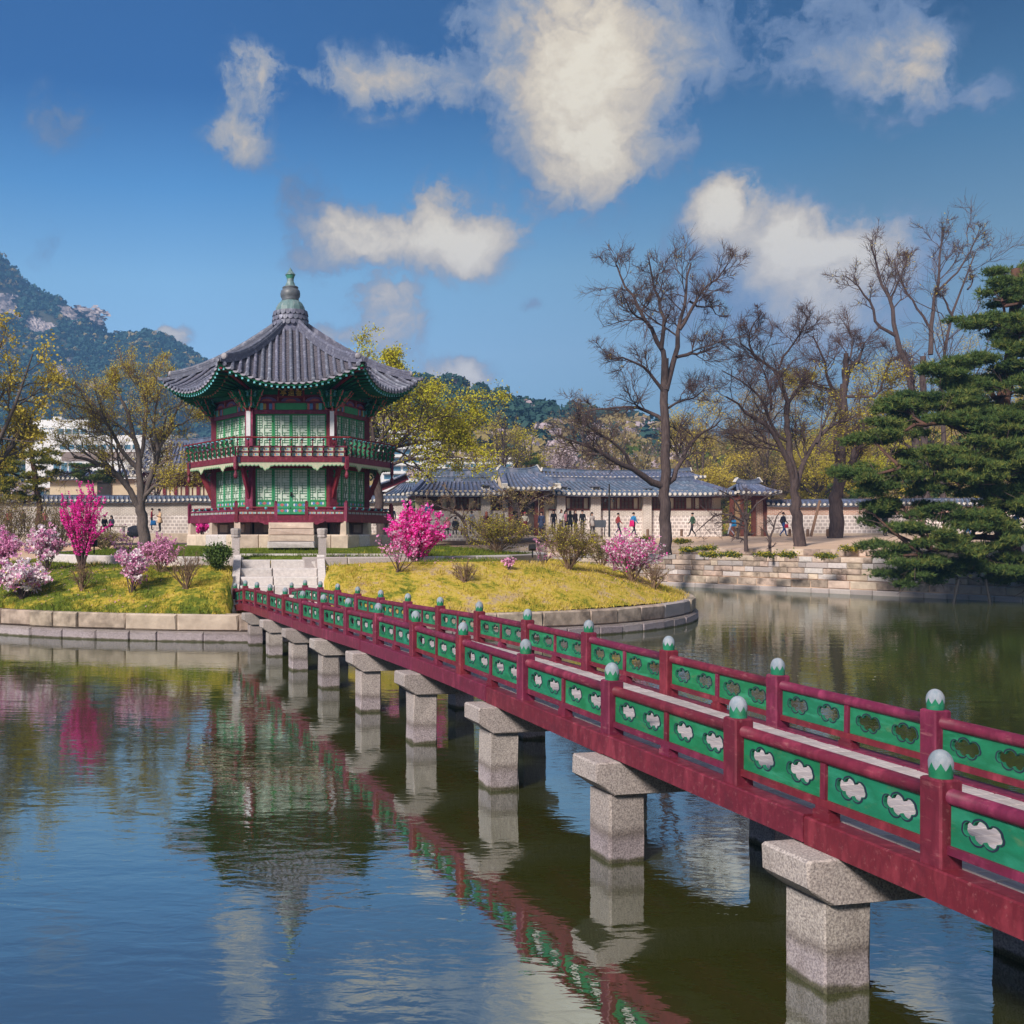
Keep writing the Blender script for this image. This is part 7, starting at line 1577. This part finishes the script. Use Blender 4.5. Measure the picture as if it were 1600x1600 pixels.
# --- shrubs: many stems fanning from the foot, flowers or leaves along the twigs
def shrub(name, label, x, yb, w, h, Y, seed, flower, per, size, spread, stems=14, twigm=twig, frac=.8, m=3, cat='shrub', fan=50, leafm=None, up=.1, base=None, n1=6, n2=5, group=None, r=.02, z=None, along_main=0):
    g_ = np.random.default_rng(seed); b = np.array(pt(x, yb, Y)); W, H = w * Y / F, h * Y / F
    if z is None and isl_rho(b[0], b[1]) < .98: b[2] = float(isl_z(b[0], b[1])) - .02
    t_ = thing(name, label, cat, tuple(b), group); P, RR = [], []
    for k in range(stems):
        az = k * 2.4 + g_.uniform(-.3, .3); tl = math.sqrt((k + .5) / stems) * g_.uniform(.75, 1.0); e = np.array([math.cos(az) * W / 2 * tl, math.sin(az) * W / 2 * tl * .8, H * (1 - .45 * tl**2) * g_.uniform(.8, 1.0)])
        m_ = e * .5 + np.array([0, 0, H * .06]) + g_.normal(0, .05 * W, 3); P.append(poly_resample([b + g_.normal(0, .04, 3) * np.array([1, 1, 0]), b + m_, b + e], 7)); RR.append(np.linspace(r, r * .35, 7))
    src = (np.array(P), np.array(RR)); mt = MB(); V, Fc = tubes(src[0] - b, src[1], 5); mt.add(V, Fc)
    s1 = sprout(g_, *src, n=n1, ratio=.38, ang=(15, fan), r=.6, wig=.2, up=up, K=4, start=.3, minr=.006); V, Fc = tubes(s1[0] - b, s1[1], 4); mt.add(V, Fc)
    s2 = sprout(g_, *s1, n=n2, ratio=.55, ang=(15, fan), r=.6, wig=.2, up=up, K=3, start=.2, minr=.004); V, Fc = tubes(s2[0] - b, s2[1], 3); mt.add(V, Fc)
    mt.build('stems', twigm, t_); fl = flower if isinstance(flower, list) else [flower]; mc = MB(); tips = np.concatenate([along(s2[0], m), along(s1[0], m)] + ([along(src[0][:, 1:], along_main)] * 3 if along_main else []))
    for k, f_ in enumerate(fl):
        kp = g_.random(len(tips)) < frac / len(fl)
        if kp.any(): V, Fc = leaves(g_, tips[kp] - b, per, size, spread, .75); mc.add(V, Fc, k)
    if leafm:
        kp = g_.random(len(tips)) < .35; V, Fc = leaves(g_, tips[kp] - b, 2, size * .9, spread * 1.2, .5); mc.add(V, Fc, len(fl)); fl = fl + [leafm]
    mc.build('blossom' if any('blossom' in f_.name for f_ in fl) else 'foliage', fl, t_)
    return t_
def zi(x, Y): return float(isl_z(gx(x, Y), Y))
shrub('flowering_shrub', 'brilliant magenta flowering shrub on the mound right of the stairs', 650, 892, 100, 84, 36.6, 501, [magenta, magenta, magenta, pink_blossom], 3, .042, .035, stems=28, frac=.85, m=5, fan=30, up=.12, n1=6, n2=3, along_main=16)
shrub('azalea', 'thin pale pink azalea sprays in front of the brilliant magenta shrub', 622, 925, 84, 62, 34.6, 502, pink_blossom, 4, .038, .045, stems=8, frac=.22, m=2, n1=5, n2=4, fan=60)
shrub('flowering_tree', 'tall vase-shaped magenta flowering tree on the left of the island', 127, 886, 82, 124, 36.8, 503, magenta, 3, .034, .022, stems=22, frac=.9, m=5, fan=20, up=.22, n1=4, n2=2, r=.03, cat='tree', along_main=22)
shrub('azalea', 'pale pink azalea on thin bare stems just left of the tall magenta tree', 73, 892, 76, 74, 37.4, 504, [pale_blossom, pink_blossom], 9, .060, .075, stems=13, frac=.60, m=1, n1=5, n2=4, fan=60)
shrub('azalea', 'large white-pink azalea at the left edge of the picture near the water', 34, 932, 108, 62, 34.4, 505, [pale_blossom, pale_blossom, pink_blossom], 10, .055, .07, stems=20, frac=.75, m=1, n1=6, n2=5, leafm=leaf_lime)
shrub('azalea', 'compact rose-pink azalea in the middle of the left slope', 207, 940, 62, 74, 33.6, 506, [pink_blossom, pink_blossom, pale_blossom], 9, .045, .06, stems=12, frac=.65, m=1, n1=6, n2=4)
shrub('azalea', 'dark pink leafless azalea behind the compact rose-pink one', 250, 914, 72, 54, 35.4, 507, pink_blossom, 3, .034, .04, stems=18, frac=.45, m=2, n1=7, n2=5, twigm=twig_brown)
shrub('azalea', 'sparse pink azalea twigs below the golden tree on the curb', 195, 878, 90, 50, 38.0, 508, pink_blossom, 3, .036, .04, stems=8, frac=.28, m=2, n1=5, n2=4)
shrub('bare_shrub', 'bare brown shrub on the left slope below the tall magenta tree', 128, 938, 46, 44, 34.0, 509, far_brown, 1, .02, .02, stems=16, frac=.2, m=1, twigm=twig_brown)
shrub('bare_shrub', 'leafless grey-brown shrub close to the left stair slab', 292, 950, 74, 56, 33.2, 510, far_brown, 1, .02, .02, stems=18, frac=.2, m=1, twigm=twig_brown)
shrub('azalea', 'pink azalea at the extreme left edge behind the white-pink one', 6, 892, 52, 62, 38.5, 511, pink_blossom, 5, .042, .05, stems=12, frac=.6, m=2)
shrub('clipped_shrub', 'rounded ochre-green shrub on the mound crest right of the magenta shrub', 890, 894, 108, 72, 38.6, 512, [hedge_leaf, hedge_leaf, leaf_yellow], 2, .026, .035, stems=30, frac=.75, m=2, twigm=twig_brown, n1=8, n2=6)
shrub('clipped_shrub', 'wide ochre-green shrub behind the curb, between the magenta shrub and the rounded one', 776, 872, 124, 60, 42.5, 513, [hedge_leaf, leaf_yellow], 2, .028, .045, stems=30, frac=.7, m=2, twigm=twig_brown, n1=8, n2=6)
shrub('azalea', 'bushy pink azalea at the right end of the island', 988, 922, 104, 74, 39.6, 514, [pink_blossom, pink_blossom, pale_blossom, magenta], 3, .038, .05, stems=26, frac=.55, m=2, n1=7, n2=5, twigm=twig_brown)
shrub('bare_shrub', 'brown leafless shrub at the island edge under the bushy pink azalea', 1022, 928, 66, 44, 39.2, 515, far_brown, 1, .03, .03, stems=18, frac=.3, m=1, twigm=twig_brown)
shrub('azalea', 'tiny pink azalea sprig on the yellow turf in the middle of the mound', 796, 905, 24, 24, 35.6, 516, pink_blossom, 7, .045, .05, stems=5, frac=.5, m=1, n1=3, n2=2)
shrub('bare_shrub', 'low grey-violet leafless shrub on the slope below the magenta shrub', 726, 934, 54, 34, 34.0, 517, far_brown, 1, .02, .02, stems=18, frac=.2, m=1, twigm=twig_brown)
shrub('azalea', 'lilac-pink azalea sprays beside the rounded shrub near the floodlight', 850, 880, 44, 50, 39.5, 518, pink_blossom, 4, .036, .04, stems=7, frac=.35, m=1, n1=4, n2=3)
shrub('bare_shrub', 'twiggy ochre shrub behind the rounded one, before the hall wall', 940, 868, 70, 48, 47.0, 519, hedge_leaf, 2, .03, .05, stems=20, frac=.6, m=2, twigm=twig_brown)
shrub('flowering_shrub', 'magenta flowers seen between the stone stubs under the left of the pavilion', 316, 838, 26, 26, 58.0, 520, magenta, 3, .05, .04, stems=10, frac=.9, m=3, z=1)
for k, (x, yb, w, h, Y, lb) in enumerate(((20, 868, 120, 92, 50, 'brown twiggy thicket at the left edge behind the azaleas'), (92, 866, 90, 76, 52, 'brown twiggy thicket behind the pale azalea and magenta tree'), (-30, 850, 110, 90, 56, 'brown twiggy thicket running out of the left edge'), (165, 862, 70, 34, 56, 'low brown thicket between the magenta tree and the golden tree'))):
    shrub('thicket', lb, x, yb, w, h, Y, 530 + k, [far_brown, hedge_leaf], 1, .04, .06, stems=34, frac=.5, m=2, twigm=twig_brown, n1=7, n2=5, z=1)
for k, (x, y, Y) in enumerate(((1075, 858, 60.5), (1105, 856, 60), (1140, 866, 58.5), (1195, 866, 57.5), (1110, 866, 59), (1290, 868, 56), (1330, 856, 58), (1005, 842, 66), (1065, 845, 66), (1230, 866, 57))):
    shrub('grass_clump', ['low green herb clump on the ledge just right of the tallest bare trunk', 'low green herb clump on the upper ledge below the side gate', 'long green herb clump on the wall top below the dark spreading tree', 'green herb clump at the foot of the crooked sapling', 'green herb clump on the wall top left of the dark spreading tree', 'green herb clump on the wall top below the sawn-topped trunk', 'green herb clump on the ledge at the left tips of the pine', 'green herb clump left of the tallest bare trunk', 'green herb clump on the path edge right of the tallest bare trunk', 'green herb clump on the wall under the broad leafless tree'][k], x, y + 4, 40, 5, Y, 550 + k, [leaf_green, leaf_yellow], 2, .045, .07, stems=22, frac=.7, m=2, twigm=leaf_green, n1=4, n2=2, group='green clumps on the bank ledges', z=1)
shrub('ground_cover', 'dark green creeping plant on the slope beside the left stair slab', 340, 915, 42, 40, 35.2, 570, [leaf_green], 3, .045, .10, stems=24, frac=.9, m=2, twigm=leaf_green, n1=4, n2=3)

g = np.random.default_rng(88); V = []
for x, yb, w, Y, n_ in ((652, 894, 150, 36.0, 260), (127, 890, 110, 36.4, 160), (34, 936, 150, 34.0, 220), (207, 944, 100, 33.2, 140), (988, 926, 140, 39.0, 160), (73, 896, 110, 37.0, 120), (560, 930, 500, 34, 160), (150, 940, 320, 33.5, 140)):
    X = gx(x, Y) + g.normal(0, w * Y / F * .42, n_); Yp = Y + g.normal(0, .9, n_); ok = (isl_rho(X, Yp) < .97); X, Yp = X[ok], Yp[ok]; c = np.column_stack([X, Yp, isl_z(X, Yp) + .05]); k = len(c)
    u = g.normal(size=(k, 3)); u[:, 2] *= .4; u /= np.linalg.norm(u, axis=1, keepdims=True); v = np.cross(u, np.array([0, 0, 1.0])); s_ = g.uniform(.016, .032, (k, 1)); V.append(np.stack([c - u * s_, c - v * s_, c + u * s_, c + v * s_], 1).reshape(-1, 3))
V = np.concatenate(V); m_ = MB(); m_.add(V, np.arange(len(V)).reshape(-1, 4)); m_.build('fallen_petals', pink_blossom, kind='stuff')

# ------------------------------------------------------------------ people on the path
skin_m = M('skin', (.52, .33, .25), (.46, .28, .21), 8, .6)
def cloth(rgb): return M('cloth_%d_%d_%d' % rgb, lin(*rgb), tuple(c * .75 for c in lin(*rgb)), 6, .9, .2, 30)
def body_mesh(pose, mats, bulk=1.0):
    """one continuous skinned body; pose gives the joints (x to its left, -y forwards, z up)"""
    J = dict(pelvis=(0, 0, .93), spine=(0, 0, 1.12), chest=(0, -.01, 1.33), neck=(0, 0, 1.46), chin=(0, -.02, 1.53), head=(0, -.015, 1.61), crown=(0, 0, 1.69),
             sh_l=(.165, 0, 1.39), el_l=(.215, .02, 1.12), wr_l=(.22, -.04, .88), ha_l=(.215, -.07, .78), sh_r=(-.165, 0, 1.39), el_r=(-.215, .02, 1.12), wr_r=(-.22, -.04, .88), ha_r=(-.215, -.07, .78),
             hip_l=(.09, 0, .88), kn_l=(.10, -.02, .49), an_l=(.10, .02, .09), to_l=(.11, -.14, .04), hip_r=(-.09, 0, .88), kn_r=(-.10, -.02, .49), an_r=(-.10, .02, .09), to_r=(-.11, -.14, .04))
    J.update(pose); nm = list(J)
    Rd = dict(pelvis=.135, spine=.125, chest=.145, neck=.055, chin=.07, head=.098, crown=.06, sh=.075, el=.050, wr=.034, ha=.036, hip=.095, kn=.062, an=.042, to=.038)
    Eg = [('pelvis', 'spine', 0), ('spine', 'chest', 0), ('chest', 'neck', 0), ('neck', 'chin', 2), ('chin', 'head', 2), ('head', 'crown', 2)]
    for s in 'lr': Eg += [('chest', 'sh_' + s, 0), ('sh_' + s, 'el_' + s, 0), ('el_' + s, 'wr_' + s, 0), ('wr_' + s, 'ha_' + s, 2), ('pelvis', 'hip_' + s, 1), ('hip_' + s, 'kn_' + s, 1), ('kn_' + s, 'an_' + s, 1), ('an_' + s, 'to_' + s, 3)]
    me = bpy.data.meshes.new('person'); me.from_pydata([J[k] for k in nm], [(nm.index(a), nm.index(b)) for a, b, _ in Eg], [])
    o = bpy.data.objects.new('person', me); COL.objects.link(o); o.modifiers.new('skin', 'SKIN'); sb = o.modifiers.new('sub', 'SUBSURF'); sb.levels = 1
    for k, v in zip(nm, me.skin_vertices[0].data):
        r = Rd[k.split('_')[0]]; r *= bulk if k.split('_')[0] in ('pelvis', 'spine', 'chest', 'sh', 'el') else 1; v.radius = (r, r * (.75 if k in ('chest', 'spine', 'pelvis') else 1)); v.use_root = k == 'pelvis'
    out = bpy.data.meshes.new_from_object(o.evaluated_get(bpy.context.evaluated_depsgraph_get())); bpy.data.objects.remove(o); bpy.data.meshes.remove(me)
    out.name = 'person'; out.materials.clear()
    for m in mats: out.materials.append(m)
    seg = [(Vector(J[a]), Vector(J[b]), c) for a, b, c in Eg]
    for p in out.polygons:
        c = p.center; best = min(seg, key=lambda s: (c - s[0].lerp(s[1], max(0, min(1, (c - s[0]).dot(s[1] - s[0]) / (s[1] - s[0]).length_squared)))).length); p.material_index = best[2]; p.use_smooth = True
    return out, J
WALK = dict(kn_l=(.09, -.16, .50), an_l=(.09, -.26, .12), to_l=(.09, -.42, .08), kn_r=(-.09, .02, .50), an_r=(-.09, .30, .14), to_r=(-.09, .20, .04), el_l=(.2, .12, 1.13), wr_l=(.2, .02, .93), ha_l=(.2, -.03, .86), el_r=(-.2, -.06, 1.13), wr_r=(-.2, -.22, .96), ha_r=(-.2, -.28, .90))
SIT = {k: (v[0], v[1], v[2] - .44) for k, v in dict(pelvis=(0, 0, .93), spine=(0, -.02, 1.12), chest=(0, -.06, 1.33), neck=(0, -.07, 1.46), chin=(0, -.10, 1.52), head=(0, -.10, 1.60), crown=(0, -.09, 1.68), sh_l=(.165, -.06, 1.39), el_l=(.22, -.06, 1.12), wr_l=(.12, -.26, 1.06), ha_l=(.05, -.32, 1.06), sh_r=(-.165, -.06, 1.39), el_r=(-.22, -.06, 1.12), wr_r=(-.12, -.26, 1.06), ha_r=(-.05, -.32, 1.06), hip_l=(.09, -.03, .91), hip_r=(-.09, -.03, .91)).items()}
SIT.update(kn_l=(.11, -.42, .47), an_l=(.11, -.40, .09), to_l=(.11, -.56, .04), kn_r=(-.11, -.42, .47), an_r=(-.11, -.36, .09), to_r=(-.11, -.52, .04))
PHONE = dict(el_l=(.20, -.02, 1.14), wr_l=(.09, -.22, 1.22), ha_l=(.05, -.28, 1.27), el_r=(-.20, -.02, 1.14), wr_r=(-.09, -.22, 1.20), ha_r=(-.05, -.28, 1.25), chin=(0, -.05, 1.52), head=(0, -.06, 1.60), crown=(0, -.06, 1.68))
HIPS = dict(el_l=(.33, .05, 1.16), wr_l=(.18, -.08, 1.02), ha_l=(.13, -.12, 1.00), el_r=(-.33, .05, 1.16), wr_r=(-.18, -.08, 1.02), ha_r=(-.13, -.12, 1.00))
RAISE = dict(el_r=(-.27, -.05, 1.46), wr_r=(-.17, -.12, 1.66), ha_r=(-.14, -.12, 1.75))
def person(x, y, hpx, rotz, pose, top, legs, label, hair='short', hairc=(22, 18, 18), skirt=None, coat=False, shoes=(30, 28, 30), Y=None, hat=None, bulk=1.0, seat=False):
    Hs = 1.69 if not seat else 1.25; Y = Y or 1.66 * F / hpx; c = pt(x, y, Y); t_ = thing('person', label, 'person', c, None, rotz)
    me, J = body_mesh(pose, [cloth(top), cloth(legs), skin_m, cloth(shoes)], bulk); obj('body', me, t_); hd = Vector(J['head'])
    if hair != 'none':
        m_ = MB(); a = np.linspace(0, math.pi, 7); V = []; n_ = 12
        prof = [(.102 * math.sin(q), .112 * math.cos(q)) for q in np.linspace(.15, 1.75, 7)]
        m_.lathe([(r, z) for r, z in prof][::-1], n_, (hd.x, hd.y + .022, hd.z + .03))
        if hair == 'long': m_.hexa([(hd.x - .085, hd.y + .03, hd.z - .30), (hd.x + .085, hd.y + .03, hd.z - .30), (hd.x + .07, hd.y + .13, hd.z - .30), (hd.x - .07, hd.y + .13, hd.z - .30), (hd.x - .10, hd.y + .0, hd.z + .02), (hd.x + .10, hd.y + .0, hd.z + .02), (hd.x + .08, hd.y + .12, hd.z + .04), (hd.x - .08, hd.y + .12, hd.z + .04)])
        m_.build('hair', cloth(hairc), t_, smooth=True)
    if hat:
        m_ = MB(); m_.lathe([(.13, 0), (.115, .02), (.11, .07), (.05, .12)], 12, (hd.x, hd.y, hd.z + .05)); m_.hexa([(hd.x - .08, hd.y - .20, hd.z + .045), (hd.x + .08, hd.y - .20, hd.z + .045), (hd.x + .1, hd.y - .05, hd.z + .05), (hd.x - .1, hd.y - .05, hd.z + .05), (hd.x - .08, hd.y - .20, hd.z + .055), (hd.x + .08, hd.y - .20, hd.z + .055), (hd.x + .1, hd.y - .05, hd.z + .065), (hd.x - .1, hd.y - .05, hd.z + .065)]); m_.build('cap', cloth(hat), t_)
    if skirt or coat:
        pz = J['pelvis'][2]; m_ = MB(); col_ = skirt or top; lo = pz - (.42 if skirt else .26)
        m_.lathe([(.24 if skirt else .20, lo - pz), (.20, -.15), (.165, .05), (.14, .16)], 14, (0, 0, pz)); m_.build('skirt' if skirt else 'coat_hem', cloth(col_), t_, smooth=True)
    return t_, c, Y
def bag(kind, x, y, Y, size, col, label, dy=0.0):
    c = pt(x, y, Y); w, d, h = size; m_ = MB(); k = .18
    m_.hexa([(-w/2*.9, -d/2, -h/2), (w/2*.9, -d/2, -h/2), (w/2*.9, d/2, -h/2), (-w/2*.9, d/2, -h/2), (-w/2*.7, -d/2*.7, h/2), (w/2*.7, -d/2*.7, h/2), (w/2*.7, d/2*.7, h/2), (-w/2*.7, d/2*.7, h/2)])
    m_.box((0, -d/2 - .02, -h*.15), (w*.6, .06, h*.4)); m_.tube([(-w*.3, 0, h/2 - .02), (0, 0, h/2 + .06), (w*.3, 0, h/2 - .02)], .015, 5)
    o = m_.build(kind, cloth(col)); o.location = c + Vector((0, dy, 0)); tag(o, label, 'bag'); return o
PI = math.pi
person(163, 832, 36, .5, SIT, (28, 30, 38), (30, 32, 40), 'seated person in dark jacket on the stone bench, left of the pair', Y=77, seat=True, bulk=1.15)
person(175, 832, 36, -.4, SIT, (70, 74, 90), (35, 35, 40), 'seated person with long dark hair and grey jacket, right of the bench pair', 'long', Y=77, seat=True)
person(237, 829, 33, PI * .55, PHONE, (120, 34, 50), (40, 40, 48), 'person in maroon top looking down, standing by the golden tree trunk', Y=79); bag('shoulder_bag', 239.5, 817, 78.6, (.5, .3, .35), (30, 100, 160), 'blue bag at the side of the person in the maroon top')
person(250, 831, 33, -PI * .35, PHONE, (215, 180, 145), (32, 32, 38), 'person in beige coat and dark cap looking at a phone by the wall', 'short', hat=(40, 38, 44), coat=True, Y=78)
person(606, 836, 36, .3, SIT, (34, 38, 56), (34, 36, 44), 'seated person in navy behind the right corner of the pavilion', Y=72, seat=True)
person(613, 830, 34, PI, {}, (44, 48, 70), (150, 40, 50), 'standing person in dark jacket behind the right corner of the pavilion', 'long', Y=73)
person(669, 822, 34, PI, {}, (60, 140, 190), (40, 44, 60), 'person in light blue top mostly hidden behind the magenta shrub', Y=74)
person(699, 836, 35, PI, SIT, (225, 120, 150), (60, 60, 70), 'person in pink hooded coat sitting at the left end of the bench', 'long', (230, 130, 160), Y=73.5, seat=True, bulk=1.1)
person(712, 836, 35, PI, SIT, (42, 44, 54), (40, 42, 50), 'person in black jacket sitting with back to the pond', Y=73.5, seat=True, bulk=1.2); bag('backpack', 712, 822.5, 73.1, (.36, .2, .46), (34, 36, 44), 'black backpack on the seated person in the black jacket')
person(725, 836, 35, PI, SIT, (215, 210, 220), (160, 50, 70), 'person in white top sitting at the right end of the bench', Y=73.5, seat=True)
person(737, 834, 33, PI * .9, {}, (190, 200, 220), (90, 95, 110), 'person in pale blue clothes standing right of the bench', Y=78)
person(760, 839, 36, PI, {}, (70, 40, 42), (40, 34, 38), 'person with reddish brown hair and dark coat behind the wide ochre shrub', 'long', (110, 60, 45), coat=True, Y=70)
person(807, 836, 35, PI * .7, {}, (40, 46, 66), (34, 36, 46), 'person in dark blue jacket by the gate of the long hall', Y=75)
person(800, 834, 30, PI, {}, (170, 50, 80), (50, 50, 60), 'person in crimson top partly hidden beside the gate post', Y=80)
person(820, 838, 35, .2, HIPS, (232, 222, 200), (30, 26, 30), 'person in cream sweater and maroon skirt with hands on hips', 'short', (190, 90, 90), skirt=(120, 26, 46), Y=73)
person(846, 837, 35, -.5, {}, (58, 68, 96), (40, 42, 56), 'person in blue-grey dress standing alone right of the gate', 'long', skirt=(62, 72, 100), Y=74)
person(865, 832, 32, -.6, {}, (30, 30, 36), (40, 42, 60), 'person in black jacket and pale scarf, leftmost of the group before the hall', 'long', Y=78)
person(877, 832, 34, .3, RAISE, (235, 230, 225), (50, 50, 60), 'person in white top with an arm raised in the group before the hall', 'long', (90, 60, 45), Y=77)
person(884, 833, 32, .8, {}, (225, 150, 165), (60, 55, 65), 'person in pink top standing between the white top and black coat', 'long', Y=78)
person(891, 834, 32, PI * .9, {}, (24, 24, 28), (26, 26, 30), 'person in long black coat with back turned in the group', 'long', coat=True, Y=77)
person(899, 832, 33, .6, {}, (48, 34, 40), (34, 34, 42), 'person in dark brown coat with long hair right of the black coat', 'long', (60, 36, 30), Y=78)
person(910, 833, 33, -.7, {}, (28, 28, 32), (50, 46, 50), 'person in black at the right end of the group before the hall', 'short', Y=77)
person(990, 838, 34, PI * .6, WALK, (50, 130, 185), (50, 54, 72), 'person in light blue jacket walking left of the tallest bare trunk', Y=74); bag('backpack', 987.2, 818, 73.8, (.34, .24, .44), (225, 40, 120), 'pink backpack on the walker in the light blue jacket')
person(1142, 838, 36, -PI * .5, WALK, (66, 62, 70), (205, 200, 215), 'person in dark top and pale trousers walking left past the side gate', Y=74); bag('backpack', 1146.5, 817.5, 73.8, (.34, .26, .46), (50, 150, 210), 'sky blue backpack on the walker in pale trousers')
person(1224, 839, 37, PI * .5, WALK, (44, 44, 56), (46, 80, 140), 'person in dark sweater and blue jeans striding past the wall on the right', Y=72, bulk=1.1); bag('hand_bag', 1229, 822, 71.6, (.24, .14, .26), (190, 40, 70), 'small red bag carried by the striding person in jeans')
person(1383, 838, 35, .3, {}, (40, 40, 52), (40, 42, 50), 'person in dark clothes glimpsed through the left boughs of the pine', Y=74)
person(1440, 838, 35, -.4, {}, (200, 130, 150), (60, 70, 100), 'person in pink top glimpsed through the middle of the pine', 'long', Y=74)
person(1512, 838, 36, PI * .5, WALK, (230, 230, 235), (60, 120, 180), 'person in white shirt glimpsed behind the pine trunk', Y=74)
person(1588, 838, 36, .2, {}, (40, 80, 140), (30, 34, 46), 'person in blue jacket behind the pine at the right edge', Y=72)
for k, (x, c1, lb) in enumerate(((14, (190, 60, 90), 'person in crimson top behind the brown thicket at the left edge'), (36, (60, 58, 70), 'person in grey coat behind the brown thicket on the left'), (70, (200, 110, 120), 'person in salmon top behind the thicket near the pale azalea'))):
    person(x, 832, 33, .4 * k, {}, c1, (50, 50, 62), lb, 'long', Y=78)

person(640, 836, 34, PI * .5, WALK, (90, 60, 70), (50, 52, 64), 'person in plum jacket walking by the wall just left of the magenta shrub top', 'long', Y=76)
person(776, 838, 34, -PI * .5, WALK, (70, 96, 130), (44, 46, 58), 'person in denim blue jacket walking left before the gate of the long hall', 'short', Y=76)
person(925, 836, 33, .4, {}, (190, 180, 175), (56, 56, 70), 'person in pale grey coat standing left of the dark notice board', 'long', coat=True, Y=78)
person(966, 838, 33, PI * .5, WALK, (150, 60, 60), (60, 62, 80), 'person in brick red jacket walking right of the slim lamp post', 'short', Y=76)
person(1082, 839, 35, -PI * .5, WALK, (60, 90, 70), (52, 50, 56), 'person in dark green jacket walking left just right of the tallest bare trunk', 'short', Y=73)
